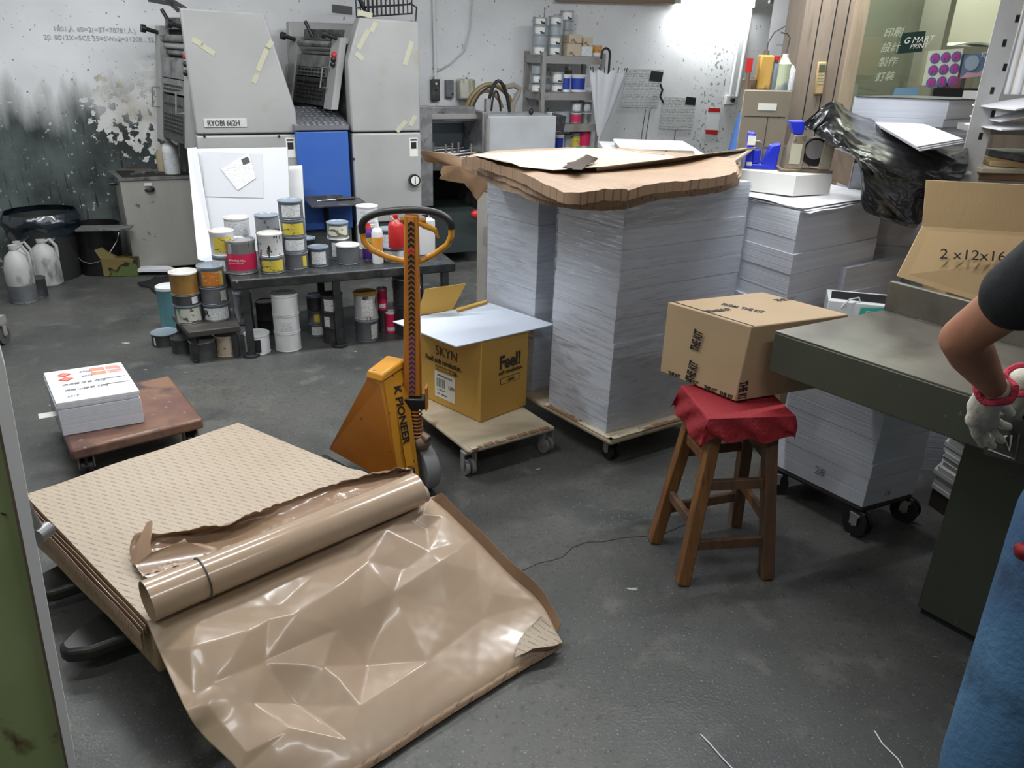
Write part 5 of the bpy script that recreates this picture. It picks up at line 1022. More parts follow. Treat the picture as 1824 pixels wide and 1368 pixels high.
def jug(px,py,w,h_,lb,half=False):
    p = at(px,py,0); zc = p.length*1.0; r = w/2*p.y*1.06/F; H = h_*p.y*1.06/F
    t = thing('plastic_jug', lb, 'jug', (p.x,p.y+r,0), R(20)); T = ROOT[t.name]
    b = MB(T); b.lathe([(0,0),(r*.9,0),(r,H*.04),(r,H*.62),(r*.75,H*.82),(r*.3,H*.92),(r*.3,H*.97),(0,H*.97)],n=24); b.build('jug_body', M_jug, t)
    MB(T).cyl((0,0,H*.95),(0,0,H*1.02),r*.33).build('cap', M_jug, t)
    MB(T).tube([(r*.2,0,H*.95),(r*.6,0,H*1.0),(r*.95,0,H*.85),(r*.92,0,H*.6)],r*.13).build('grip', M_jug, t)
    if half: MB(T).lathe([(r*1.005,H*.04),(r*1.01,H*.05),(r*1.01,H*.32),(r*1.005,H*.33)]).build('grey_coating', M_can, t)
jug(32,543,44,100,'stained white plastic jug half coated in grey, front one by the bin',True)
jug(36,522,40,85,'stained white plastic jug behind the half-grey one by the bin')
jug(76,513,46,80,'stained white plastic jug with red specks right of the other two')
pxcan(70,531,32,[32],0,[C(M_cand,M_cand,'short black can between the jugs by the left wall',None,group=None)])
p = at(164,494,0); r=.165; Hb=.36; t = thing('bucket', 'large black bucket with wire handle by the stained wall', 'bucket', (p.x,p.y+r,0)); T = ROOT[t.name]
MB(T).lathe([(0,0),(r*.85,0),(r,Hb),(r*1.04,Hb),(r*1.04,Hb-.02),(r*1.0,Hb-.02)]).lathe([(0,.02),(r*.82,.02),(r*.97,Hb)]).build('bucket_body', mat('bucket_black',(.012,.012,.012),.35), t)
MB(T).tube([(-r*1.03,0,Hb-.06)]+[(-r*1.05*cos(a_),-r*.95*sin(a_),Hb-.06-.2*sin(a_)) for a_ in (R(15),R(45),R(70),R(90),R(110),R(135),R(165))]+[(r*1.03,0,Hb-.06)],.004).build('wire_handle', M_steel, t)
tag(MB(Matrix.Translation((p.x+.13,p.y+.02,Hb))@Matrix.Rotation(R(12),4,'Z')).box(-.15,.2,-.1,.05,.002,.012).build('scrap_board', M_pressm), 'grey scrap board lying across the black bucket', 'board')
p = at(210,494,0); t = thing('camouflage_box','small box with brown and olive camouflage print on the floor by the bucket','box',(p.x,p.y+.1,0),R(10)); T=ROOT[t.name]
MB(T).box(-.12,.12,-.08,.08,0,.13).build('box_body', mat('camo_print',(.2,.15,.05),.6,layers=[((.02,.02,.015),6,.5,.52,(1,1,1),2),((.1,.14,.04),5,.55,.57,(1,1,1),2)]), t, bevel=.004); MB(T).hexa([(-.12,-.08,.13),(-.03,-.08,.13),(-.03,.08,.13),(-.12,.08,.13)],[(-.15,-.08,.2),(-.1,-.08,.22),(-.1,.08,.22),(-.15,.08,.2)]).build('open_flap', mat('camo_inner',(.25,.2,.08),.6), t)
pp = [at(235,485,.03),at(318,484,.03),at(300,478,.03),at(240,478,.03)]
tag(MB().slab(pp,(0,0,.02)).build('paper_sheets', M_white, smooth=0), 'few white sheets on the floor below the rusty cabinet', 'paper')
tag(fan(ragged([(at(x,y,.004),1) for x,y in [(245,505),(275,495),(345,492),(372,505),(340,520),(300,524),(270,518)]],4,.03,9),M_blackm,'oily_rag',th=.012),'black oily rag on the floor between cabinet and plank','rag')
p = at(6,612,0); t = thing('cart_caster','caster wheel of a cart at the left edge of the photo','caster',(p.x,p.y,0)); caster(Vector((p.x,p.y,0)),.05,t,M_rubber); MB().box(p.x-.5,p.x+.03,p.y-.03,p.y+.03,.122,.165).build('cart_frame', M_grey, t)
# left machine edge
# ------------------------------------------------------------------ small trolley with label sheets
TZ = .15
tf = at(125,803,TZ), at(362,745,TZ), at(302,668,TZ)
tq = [tf[0],tf[1],tf[2],tf[0]+(tf[2]-tf[1])]
t = pallet(tq, TZ, .05, 'red-brown wheeled board carrying the printed label sheets', M_red_board)
sz = TZ+.002
s0, s1 = at(113,777,sz), at(258,752,sz); up = Vector((-(s1-s0).y,(s1-s0).x,0)).normalized()
s_h = .145; s2 = at(215,645,sz+s_h); dep = (s2-Vector((s1.x,s1.y,s_h+sz))).length
s3 = s0+(s2-s1); s2f = V(s2.x,s2.y); 
st4 = [V(s0.x,s0.y),V(s1.x,s1.y),s2f,V(s0.x,s0.y)+(s2f-V(s1.x,s1.y))]
o = thing('label_sheets', 'stack of printed label sheets with red diamonds on the red-brown trolley', 'paper stack', (st4[0]+st4[2])/2+V(0,0,sz))
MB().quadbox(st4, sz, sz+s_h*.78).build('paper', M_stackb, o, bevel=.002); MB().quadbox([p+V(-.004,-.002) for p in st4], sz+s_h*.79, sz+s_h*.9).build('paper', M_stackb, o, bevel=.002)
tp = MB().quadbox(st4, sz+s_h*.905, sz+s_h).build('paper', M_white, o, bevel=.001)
zt_ = sz+s_h+.0006
def sp(u,v,z_=0): q_ = bil(st4,u,v); return Vector((q_.x,q_.y,zt_+z_))
M_rl = mat('print_red',(.6,.06,.04),.5); M_rl2 = mat('print_salmon',(.75,.28,.2),.5,layers=[((.6,.35,.2),40,.5,.6),((.35,.12,.08),60,.62,.68)]); M_gr = mat('print_grey',(.25,.25,.27),.6)
for v_ in (.83,.68):
    MB().slab([sp(.13,v_),sp(.23,v_-.07),sp(.33,v_),sp(.23,v_+.07)],(0,0,.0004)).build('red_diamond', M_rl, tp, smooth=0); MB().slab([sp(.17,v_,.0005),sp(.23,v_-.04,.0005),sp(.29,v_,.0005),sp(.23,v_+.04,.0005)],(0,0,.0004)).build('diamond_text', M_rl2, tp, smooth=0)
for v_ in (.87,.74):
    MB().slab([sp(.56,v_-.05),sp(.75,v_-.05),sp(.75,v_+.05),sp(.56,v_+.05)],(0,0,.0004)).build('food_photo', M_rl2, tp, smooth=0); MB().slab([sp(.77,v_-.05),sp(.95,v_-.05),sp(.95,v_+.05),sp(.77,v_+.05)],(0,0,.0004)).build('food_photo', mat('print_pinkish',(.7,.3,.25),.5,layers=[((.75,.5,.42),35,.5,.6)]), tp, smooth=0)
for v_ in (.52,.34): MB().slab([sp(.58,v_),sp(.95,v_),sp(.95,v_+.015),sp(.58,v_+.015)],(0,0,.0004)).build('printed_rule', M_ink, tp, smooth=0)
for (u_,v_,s_) in ((.15,.48,'燒烤醬'),(.42,.83,'BBQ'),(.42,.68,'BBQ'),(.15,.3,'標籤 label'),(.38,.48,'淨重 250g'),(.38,.3,'淨重 250g'),(.15,.12,'2019')): text(s_, sp(u_,v_), sp(1,0)-sp(0,0), sp(0,1)-sp(0,0), .022, M_gr, tp)
MB().slab([at(68,738,sz+.07),at(112,731,sz+.07),at(113,739,sz+.07),at(70,747,sz+.07)],(0,0,.002)).build('marker_strip', M_label, o, smooth=0)
# ------------------------------------------------------------------ gold carton on its dolly
DF, DR, DL = at(835,803,.13), at(990,760,.13), at(690,690,.13)
t = pallet([DF,DR,DR+(DL-DF),DL], .13, .022, 'worn plywood dolly with grey casters under the yellow box', M_ply, ins=.1, wr=.032, wm=M_wheelg)
b = MB()
for k in range(7): u = .08+.13*k; p = lerp(DF,DR,u); b.rbox((p.x,p.y+.012,.1315),(.05,.02,.001),(0,0,R(34)))
b.build('chipped_edge', M_plye, t, smooth=0)
SF, SR, SL = at(856,753,.132), at(937,722,.132), at(745,702,.132); SB = SR+(SL-SF)
SF,SR,SL,SB = [V(p.x,p.y) for p in (SF,SR,SL,SB)]
sh = .505
t = thing('carton_box', 'golden yellow printed carton on the plywood dolly', 'box', (SF+SB)/2+V(0,0,.132))
bx_ = MB().quadbox([SF,SR,SB,SL],.132,sh).build('carton', M_skyn, t, bevel=.003)
ld = (SF-SL).normalized(); rd = (SR-SF).normalized(); nl = Vector((ld.y,-ld.x,0)); nr = Vector((rd.y,-rd.x,0))
Ll = (SF-SL).length; Lr = (SR-SF).length; up = V(0,0,1)
def onl(u,z): return SL+ld*Ll*u+nl*.0006+V(0,0,z-.033)
def onr(u,z): return SF+rd*Lr*u+nr*.0006+V(0,0,z-.02)
M_pale = mat('ink_brown_black',(.03,.022,.012),.5)
text('SKYN', onl(.3,.405), ld, up, .062, M_pale, bx_, sx=.95); text('Feel! soft revolution.', onl(.14,.365), ld, up, .034, M_pale, bx_, bold=.0008, sx=.83)
fb = MB().slab([onl(.3,.333),onl(.62,.333),onl(.62,.352),onl(.3,.352)],nl*.001).build('carton_frame', M_pale, bx_, smooth=0); MB().slab([onl(.305,.3355)+nl*.0012,onl(.615,.3355)+nl*.0012,onl(.615,.3495)+nl*.0012,onl(.305,.3495)+nl*.0012],nl*.0005).build('frame_ground', M_skyn, fb, smooth=0)
text('ソフトフィール 12個入', onl(.32,.337)+nl*.002, ld, up, .014, M_pale, bx_)
sk = MB().slab([onl(.29,.2),onl(.61,.2),onl(.61,.325),onl(.29,.325)],nl*.001).build('shipping_label', M_label, bx_, smooth=0)
b = MB()
for k in range(16):
    u_ = .31+.009*k
    if k%3!=1: b.slab([onl(u_,.25)+nl*.0012,onl(u_+.005,.25)+nl*.0012,onl(u_+.005,.295)+nl*.0012,onl(u_,.295)+nl*.0012],nl*.0003)
b.build('barcode_bars', M_ink, sk, smooth=0)
for s_,z_,h_ in (('INDIVIDUAL PACK',.305,.012),('0 1234 567',.235,.011),('LOT  MADE IN',.215,.01)): text(s_, onl(.33,z_)+nl*.001, ld, up, h_, M_ink, sk)
text('1200', onl(.5,.26)+nl*.001, ld, up, .022, M_ink, sk)
text('Feel!', onr(.37,.375), rd, up, .085, M_pale, bx_, bold=.003, sx=.8); text('soft revolution.', onr(.36,.347), rd, up, .028, M_pale, bx_, bold=.0006, sx=.85)
fb = MB().slab([onr(.4,.3),onr(.82,.3),onr(.82,.33),onr(.4,.33)],nr*.001).build('carton_frame', M_pale, bx_, smooth=0); MB().slab([onr(.41,.3025)+nr*.0012,onr(.81,.3025)+nr*.0012,onr(.81,.3275)+nr*.0012,onr(.41,.3275)+nr*.0012],nr*.0005).build('frame_ground', M_skyn, fb, smooth=0)
text('12個装', onr(.52,.308)+nr*.002, rd, up, .017, M_pale, bx_)
ff = [aty(742,562,3.36),aty(806,552,3.42),aty(830,505,3.44),aty(757,515,3.38)]
MB().slab(ff,(0,.004,0)).build('carton_flap', M_skyn, t, smooth=0)
MB().slab([at(812,556,sh),at(868,541,sh),at(866,545,sh),at(815,560,sh)],(0,0,.02)).build('carton_flap', M_skyn, t, smooth=0)
lb_ = [at(840,617,sh+.004),at(988,579,sh+.004),at(876,541,sh+.004),at(735,576,sh+.004)]
lb_[3] = at(712,577,sh+.004); lb_ = [at(813,619,sh+.004),at(988,579,sh+.004),at(872,541,sh+.004),at(700,574,sh+.004)]
tag(MB().slab(lb_,(0,0,.004)).build('white_board_sheet', mat('board_pale_blue_white',(.6,.66,.76),.6), smooth=0), 'pale white sheet board lying on top of the golden carton', 'board sheet')
# ------------------------------------------------------------------ pallet jack
t = thing('pallet_jack', 'worn orange hand pallet jack with black loop grip and chevron mast', 'pallet jack', (-.42,2.62,0), R(47))
A = [at(586,800,.12), at(712,870,.1), at(750,858,.1), at(640,790,.1)]
bz0 = .1; tz = .52
top = [at(655,672,tz), at(682,680,tz), at(722,652,tz), at(690,645,tz)]
A0, A1, A2 = A[0], A[1], A[2]; A3 = A0+(A2-A1)+V(.02,.12)
b = MB(); b.bm.faces.new([b.v(p) for p in (A0,A1,top[1],top[0])]); b.bm.normal_update(); bmesh.ops.solidify(b.bm, geom=b.bm.faces[:], thickness=.006)
b.build('front_guard', M_orange, t, smooth=0)  # shade on this face is put into its colour, darker than the housing
b = MB(); b.hexa([A1,A2,A3,A0+V(.01,.02)],[top[1],top[2],top[3],top[0]]); side = b.build('housing', M_yellow, t, bevel=.006)
b = MB(); b.hexa([p+V(0,0,-.0) for p in (top[0]+V(-.01,-.008),top[1]+V(0,-.012),top[2]+V(.008,0),top[3]+V(0,.01))],[p+V(0,0,.03) for p in (top[0],top[1],top[2],top[3])]); b.build('top_cap', M_yellow, t, bevel=.008)
# lettering down the right face
f0, f1 = lerp(top[1],top[2],.5), lerp(A1,A2,.62); dn = (f1-f0); fn_ = (A2-A1).cross(dn).normalized(); fn_ = fn_ if fn_.y < 0 else -fn_
xd = dn.normalized(); yd = fn_.cross(xd)
strip = MB().slab([f0+xd*.04-yd*.016+fn_*.002,f0+xd*.36-yd*.016+fn_*.002,f0+xd*.36+yd*.016+fn_*.002,f0+xd*.04+yd*.016+fn_*.002],fn_*.001).build('name_strip', M_yellow, t, smooth=0)
text('K PIONEER', f0+xd*.045-yd*.013+fn_*.004, xd, yd, .04, M_ink, strip, bold=.0012, sx=1.15)
bdg = MB().slab([f0+xd*.37-yd*.015+fn_*.003,f0+xd*.43-yd*.015+fn_*.003,f0+xd*.43+yd*.015+fn_*.003,f0+xd*.37+yd*.015+fn_*.003],fn_*.001).build('maker_badge', M_ink, t, smooth=0)
text('MEC', f0+xd*.373-yd*.01+fn_*.005, xd, yd, .024, M_label, bdg, bold=.0006)
# mast
my = 2.74; m0, m1 = aty(735,705,my-.03), aty(733,382,my+.01)
mw = .033
def mp(u, w_=0, d=0): p = lerp(m0,m1,u); return p+V(w_,d,0)
b = MB(); b.hexa([mp(0,-mw*1.1,-.012),mp(0,mw*1.05,-.012),mp(0,mw,.03),mp(0,-mw,.03)],[mp(1,-mw*.75,-.012),mp(1,mw*.75,-.012),mp(1,mw*.7,.02),mp(1,-mw*.7,.02)]); mast = b.build('mast', M_orange, t, bevel=.006)
b = MB(); b.hexa([mp(0.02,-mw*.35,-.0145),mp(.02,mw*.35,-.0145),mp(.02,mw*.35,-.012),mp(.02,-mw*.35,-.012)],[mp(.99,-mw*.3,-.0145),mp(.99,mw*.3,-.0145),mp(.99,mw*.3,-.012),mp(.99,-mw*.3,-.012)]); b.build('mast_stripe', mat('stripe_orange',(.6,.2,.03),.4), mast, smooth=0)
M_viol = mat('chevron_violet',(.06,.03,.1),.5)
for k in range(34):
    u = .03+.028*k; w_ = .011; h_ = .012/ (m1-m0).length
    for s_ in (-1,1):
        b = MB(); q_ = [mp(u,0,-.0165),mp(u-h_*.8,s_*w_,-.0165),mp(u-h_*.8+h_,s_*w_,-.0165),mp(u+h_,0,-.0165)]
        b.slab(q_,(0,.002,0)); b.build('chevron', M_viol if k < 12 else M_ink if k!=28 else M_red, mast, smooth=0)
# loop handle
Pk = lambda x,y: aty(x,y,my+.01)
orange_l = [Pk(x,y) for x,y in [(722,466),(690,458),(662,445),(648,430),(646,415)]]; orange_r = [Pk(x,y) for x,y in [(748,466),(775,452),(797,436),(804,420),(804,408)]]
MB().tube(orange_l,.011,12).build('loop_arm', M_yellow, t); MB().tube(orange_r,.011,12).build('loop_arm', M_yellow, t)
gp = patch([[Pk(x,y) for x,y in [(646,415),(645,400),(655,387),(680,378),(720,374),(757,375),(787,383),(802,396),(804,408)]]]*2)
MB().tube([gp(k/30,0) for k in range(31)],.013,12).build('loop_grip', M_black, t)
MB().cyl(mp(1,0,0)-V(.04,0,.02),mp(1,0,0)+V(.05,0,-.02),.009).build('crossbar', M_orange, t)
MB().tube([Pk(740,392),Pk(757,402),Pk(775,410),Pk(781,424)],[.01,.012,.009,.004],10).build('release_lever', M_yellow, t)
MB().tube([Pk(710,400),Pk(698,388),Pk(690,380)],.003,6).build('release_rod', M_steel, t)
# bracket, spring, pump, steering wheel
c = aty(738,712,my-.03); MB().box(c.x-.042,c.x+.045,c.y-.03,c.y+.03,c.z-.03,c.z+.015).build('mast_bracket', M_black, t, bevel=.006); MB().box(c.x-.05,c.x-.042,c.y-.03,c.y+.02,c.z-.03,c.z+.06).box(c.x+.045,c.x+.052,c.y-.03,c.y+.02,c.z-.03,c.z+.06).build('bracket_cheek', M_orange, t)
c2 = aty(742,775,my-.05); MB().cyl(c+V(0,0,-.03),c2+V(0,0,-.01),.016).build('pump_ram', M_rust, t)
hp = [];
for k in range(121): a_ = k/120*2*pi*8; q_ = lerp(c+V(0,0,-.03),c2,k/120); hp.append(q_+V(.026*cos(a_),.026*sin(a_),0))
MB().tube(hp,.003,6).build('spring', M_orange, t)
MB().ell(c2+V(.01,-.0,-.03),(.045,.04,.035)).cyl(c2+V(.02,0,0),c2+V(.05,-.02,-.01),.018).build('pump_body', M_rust, t); 
wc = aty(750,818,my-.02); wc.z = .1
MB(Matrix.Translation((wc.x-.0,wc.y,.1))@Matrix.Rotation(R(40),4,'Z')).cyl((-.03,0,0),(.03,0,0),.1,n=36).cyl((-.034,0,0),(.034,0,0),.03,n=20).build('steering_wheel', M_wheelg, t, bevel=.006)
MB(Matrix.Translation((wc.x-.1,wc.y+.06,.1))@Matrix.Rotation(R(40),4,'Z')).cyl((-.03,0,0),(.03,0,0),.1,n=36).build('steering_wheel', M_wheelg, t, bevel=.006)
# forks
f1a, f1b = V(-.44,2.52), V(-1.225,1.665); f2a, f2b = V(-.70,2.77), V(-1.46,1.90)
for a_, b_ in ((f1a,f1b),(f2a,f2b)):
    d = (b_-a_).normalized(); n = V(-d.y,d.x); L = (b_-a_).length; b = MB(); prof = [(0,.08),(L*.86,.08),(L*.95,.06),(L*.995,.025)]
    pts = [a_+d*s_+n*w_ for s_,w_ in prof]+[a_+d*L] + [a_+d*s_-n*w_ for s_,w_ in prof[::-1]]
    b.hexa([p+V(0,0,.045) for p in pts],[p+V(0,0,.09) for p in pts]); b.build('fork_tine', M_fork, t, bevel=.014, seg=3)
    q_ = b_-d*.2; MB(Matrix.Translation((q_.x,q_.y,.035))@Matrix.Rotation(math.atan2(d.y,d.x)+pi/2,4,'Z')).cyl((-.035,0,0),(.035,0,0),.035).build('load_roller', M_rubber, t)
# ------------------------------------------------------------------ kraft wrapped ream on the forks
WZ = .29
TL, TB, BRt, BLt = V(-1.545,2.125), V(-1.045,2.675), V(-.345,2.215), V(-.895,1.55)
t = thing('wrapped_paper_ream', 'large kraft-wrapped ream of paper lying on the pallet jack forks', 'wrapped ream', (TL+BRt)/2+V(0,0,.092))
b = MB(); b.quadbox([BLt,BRt,TB,TL],.12,WZ-.004); b.build('ream_body', M_ks, t, bevel=.01)
b = MB()
def topf(u,v):
    p = bil([BLt,BRt,TB,TL],u,v); e = min(u,1-u,v,1-v); return V(p.x,p.y)+V(0,0,WZ+.004*noise.noise(Vector((u*4,v*4,1)))+.012*math.exp(-((v-.12-.1*u)/.05)**2)*u)
b.grid(topf,40,40,.002); b.build('printed_top', M_kp, t, smooth=60)
# torn side wrapping layers at the left end
for k in range(3):
    f = lambda u,v,k=k: lerp(TL,BLt,u)+V(-.006-.005*k,-.006-.005*k)*(1+.2*v)*(1+.25*noise.noise(Vector((u*3,v*2,k))))+V(0,0,WZ-.004-.008*k-v*(.05+.03*k)*(1-.55*u)+.005*noise.noise(Vector((u*4,k,0))))
    MB().grid(f,30,6,.0015).build('side_wrap', M_ks if k != 1 else M_kg, t, smooth=60)
tag(MB().quadbox([lerp(BLt,TL,.05)+V(.05,.05),lerp(BRt,TB,.05),lerp(TB,BRt,.05),lerp(TL,BLt,.05)+V(.05,0)],.092,.119).build('base_board', M_darkwood), 'thin dark board between the forks and the kraft-wrapped ream', 'board')
# printed sheet folded back with torn edge, under the roll
def crease(p, a, b_, w, amp, sharp=1.15):
    ab = b_-a; t_ = max(0,min(1,(p-a).dot(ab)/ab.length_squared)); d_ = (p-(a+ab*t_)).length
    return amp*max(0,1-d_/w)**sharp*(1 if 0<t_<1 else 1)
W2 = lambda x,y: Vector((x,y))
rowsK = [[(232,990,.30),(300,965,.31),(400,945,.31),(500,912,.32),(600,872,.315),(690,848,.30),(735,842,.30)],
         [(240,955,.33),(320,950,.345),(410,935,.35),(500,900,.345),(600,865,.335),(690,842,.33),(732,838,.32)],
         [(255,1030,.30),(340,1005,.30),(430,975,.30),(520,935,.30),(620,895,.30),(700,868,.30),(742,862,.30)]]
fr_ = patch([[at(*q_) for q_ in r_] for r_ in (rowsK[1],rowsK[0],rowsK[2])])
def rf(u,v): p = fr_(v,u); return p+V(0,0,.006+.016*(1-u)*noise.noise(Vector((v*14,u*2,3)))+.01*abs(noise.noise(Vector((v*30,u*5,8)))))
tag(MB().grid(rf,16,90,.0015).build('torn_kraft_strip', M_kg, smooth=70), 'glossy torn kraft strip crumpled behind the paper roll', 'wrapping paper')
fl_ = [at(232,1000,.31),at(262,930,.375),at(272,930,.37),at(270,985,.335),at(330,960,.35),at(340,968,.34),at(385,975,.31),at(400,1000,.30),at(262,1030,.305)]
tag(fan(ragged([(p,1) for p in fl_],3,.006,21), M_kg, 'torn_kraft_scrap', lb=None), 'small upturned glossy kraft scrap at the left end behind the roll', 'wrapping paper')
# the big glossy sheet hanging to the floor
rowsS = [
 [(262,1108,.295),(320,1083,.297),(420,1040,.298),(530,990,.298),(640,943,.298),(720,908,.297),(765,886,.292)],
 [(283,1160,.255),(350,1125,.275),(450,1080,.275),(550,1030,.275),(660,975,.275),(760,925,.272),(794,908,.27)],
 [(330,1262,.20),(405,1200,.225),(495,1150,.22),(600,1090,.22),(710,1028,.22),(820,975,.215),(845,958,.21)],
 [(362,1310,.14),(445,1272,.155),(540,1215,.15),(645,1145,.15),(760,1080,.15),(868,1040,.145),(908,1022,.14)],
 [(425,1375,.085),(500,1338,.095),(595,1285,.09),(700,1220,.09),(800,1155,.09),(905,1098,.085),(962,1072,.09)],
 [(440,1440,.04),(520,1398,.045),(625,1343,.045),(735,1273,.045),(825,1220,.045),(915,1166,.045),(998,1138,.04)],
 [(445,1490,.018),(540,1430,.018),(646,1370,.018),(758,1297,.018),(844,1242,.018),(930,1189,.018),(1003,1150,.018)]]
fs = patch([[at(*q_) for q_ in r_] for r_ in rowsS])
A2_ = lambda x,y,z: (lambda p: Vector((p.x,p.y)))(at(x,y,z))
from mathutils.geometry import delaunay_2d_cdt
FO = [(262,1108,0),(420,1040,0),(590,965,0),(765,886,0),(283,1160,.0),(330,1262,.0),(362,1310,0),(425,1375,0),(445,1490,0),(646,1370,0),(844,1242,0),(1003,1150,0),(962,1072,0),(908,1022,0),(845,958,0),(794,908,0),
  (341,1164,.018),(445,1134,.020),(527,1106,.022),(600,1058,.024),(655,1010,.020),(372,1262,.010),(378,1215,-.004),(527,1237,-.034),(654,1168,-.036),(575,1190,.004),(600,1120,-.004),(560,1135,-.006),(470,1170,-.016),(450,1245,-.012),(600,1210,.006),
  (689,957,.028),(764,989,.014),(785,1012,.026),(720,1012,-.004),(700,1060,.010),(640,1085,.002),(735,930,.004),(752,925,.018),(790,925,.012),(760,940,-.006),(430,1085,.004),(560,1030,.010),(640,985,.004),(500,1080,.004),
  (400,1300,.014),(440,1345,.010),(520,1300,.008),(640,1260,.005),(760,1180,.002),(800,1090,.004),(860,1098,-.008),(880,1060,.004),(850,1020,.004),(620,1320,.002),(480,1110,.012),(350,1120,.010),(345,1235,-.004)]
_vp = [at(x,y,.2) for x,y,_ in FO]; _v2 = [Vector((x/1000.0,y/1000.0)) for x,y,_ in FO]
_dt = delaunay_2d_cdt(_v2, [], [], 0, 1e-7); _dv, _df = _dt[0], _dt[2]; _dh = []
for q_ in _dv: _dh.append(min(zip(FO,_v2), key=lambda k_: (k_[1]-q_).length)[0][2])
def topx(p):
    q_ = MC.transposed() @ (p-Vector((0,0,CAMZ))); return Vector(((912-F*q_.x/q_.z)/1000.0, (684+F*q_.y/q_.z)/1000.0))
_T = [(_dv[f_[0]],_dv[f_[1]],_dv[f_[2]],_dh[f_[0]],_dh[f_[1]],_dh[f_[2]]) for f_ in _df]
def fold(p):
    q_ = topx(p)
    for a_,b_,c_,ha,hb,hc in _T:
        d_ = (b_.y-c_.y)*(a_.x-c_.x)+(c_.x-b_.x)*(a_.y-c_.y)
        if abs(d_) < 1e-12: continue
        u_ = ((b_.y-c_.y)*(q_.x-c_.x)+(c_.x-b_.x)*(q_.y-c_.y))/d_; w_ = ((c_.y-a_.y)*(q_.x-c_.x)+(a_.x-c_.x)*(q_.y-c_.y))/d_
        if u_ >= -1e-6 and w_ >= -1e-6 and u_+w_ <= 1+1e-6: return u_*ha+w_*hb+(1-u_-w_)*hc
    return 0
def sf(u,v):
    p = fs(v,u); h_ = fold(p) + .0025*noise.noise(Vector((p.x*4,p.y*4,0)))+.0007*noise.noise(Vector((p.x*34,p.y*34,4)))
    return p+V(0,0,h_)
e_ = MB().grid(sf,170,190,.0015).build('glossy_kraft_sheet', M_kr, smooth=180)
tag(e_, 'big glossy creased kraft sheet hanging from the ream down to the floor', 'wrapping paper')
def lipf(u,v):
    p = sf(lerp(.0,.80,v),1.0); w_ = .035*min(1,v*8)*(1+.25*noise.noise(Vector((v*5,0,0)))); return p + V(.010*u, .004*u, -.001) + V(0,0,w_*u)
MB().grid(lipf,4,60,.0015).build('folded_lip', mat('kraft_brown_inner',(.25,.15,.085),.5,layers=[((.32,.2,.12),6,.4,.7)]), e_, smooth=60)
# printed torn lower edge strip and the corner flap
def ef(u,v):
    w_ = max(.006,.035+.02*noise.noise(Vector((v*13,0,0)))+.012*noise.noise(Vector((v*60,0,0))))
    p = sf(1-w_*(1-u), lerp(.1,.985,v)); q_ = fs(lerp(.1,.985,v),1.0)-fs(lerp(.1,.985,v),.97); q_.z = 0; q_.normalize()
    return p + V(0,0,.007-(.022*max(0,u-.6))) + q_*.008*u
MB().grid(ef,5,160,.0012).build('printed_edge', M_ks, e_, smooth=60)
cf = [at(918,1175,.05),at(922,1150,.06),at(935,1128,.07),at(962,1100,.08),at(975,1110,.06),at(1001,1148,.035),at(985,1155,.05),at(948,1160,.055)]
tag(fan(ragged([(p+V(0,0,.008),.6) for p in cf],3,.004,31), M_kp, 'folded_kraft_corner'), 'small printed kraft corner folded over the right tip of the glossy sheet', 'wrapping paper')
# paper roll
ra, rb = at(262,1072,WZ+.068), at(742,872,WZ+.068); rd_ = (rb-ra).normalized(); rr = .055
ra, rb = V(ra.x,ra.y,WZ+.068), V(rb.x,rb.y,WZ+.068)
t = thing('kraft_paper_roll', 'glossy brown kraft paper roll lying across the wrapped ream', 'paper roll', (ra+rb)/2-V(0,0,rr), math.atan2(rd_.y,rd_.x))
def roll(u,v):
    a_ = -pi*.5+u*2*pi*1.75; r = rr*(1-.09*u); s_ = Vector((-rd_.y,rd_.x,0)); p = lerp(ra,rb,v); return p+s_*r*cos(a_)+V(0,0,1)*r*sin(a_)
MB().grid(roll,90,20,.001).build('roll_sheet', mat('kraft_roll_sheet',(.40,.285,.195),.2,coat=.5,layers=[((.46,.345,.25),4,.4,.7)],bump=(.02,12)), t, smooth=60)
for u_ in (.17,):
    MB().tube([lerp(ra,rb,u_)+Vector((-rd_.y,rd_.x,0))*rr*1.03*cos(a_)+V(0,0,rr*1.03*sin(a_)) for a_ in [k/24*2*pi for k in range(24)]],.0022,6,closed=True).build('binding_string', M_pressd, t)
c = rb-rd_*.0; MB().cyl(c-rd_*.1+V(0.0,-.025,-.012),c+rd_*.035+V(.0,-.025,-.012),.028,n=24).build('inner_roll', M_kp, t)
# ------------------------------------------------------------------ stool, cloth, cardboard box
gz = .585
sc_ = V(.745,2.36)
feet = [V(.593,2.150),V(.889,2.196),V(.862,2.52),V(.537,2.39)]
tops = [V(.665,2.27),V(.845,2.295),V(.83,2.46),V(.635,2.43)]
t = thing('wooden_stool', 'worn brown wooden stool with four splayed legs under the cardboard box', 'stool', (sc_.x,sc_.y,0))
def post(p0,p1,w0,w1,m,name,ang=R(8)):
    d = (p1-p0).normalized(); a_ = V(cos(ang),sin(ang)); a_ = (a_-d*a_.dot(d)).normalized(); b_ = d.cross(a_).normalized()
    return MB().hexa([p0+a_*x*w0+b_*y*w0 for x,y in ((-1,-1),(1,-1),(1,1),(-1,1))],[p1+a_*x*w1+b_*y*w1 for x,y in ((-1,-1),(1,-1),(1,1),(-1,1))]).build(name, m, t, bevel=.004)
for i,(f_,tp_) in enumerate(zip(feet,tops)): post(f_+V(0,0,0),tp_+V(0,0,gz-.03),.021,.021,M_wood if i in (0,3) else M_woodd,'leg')
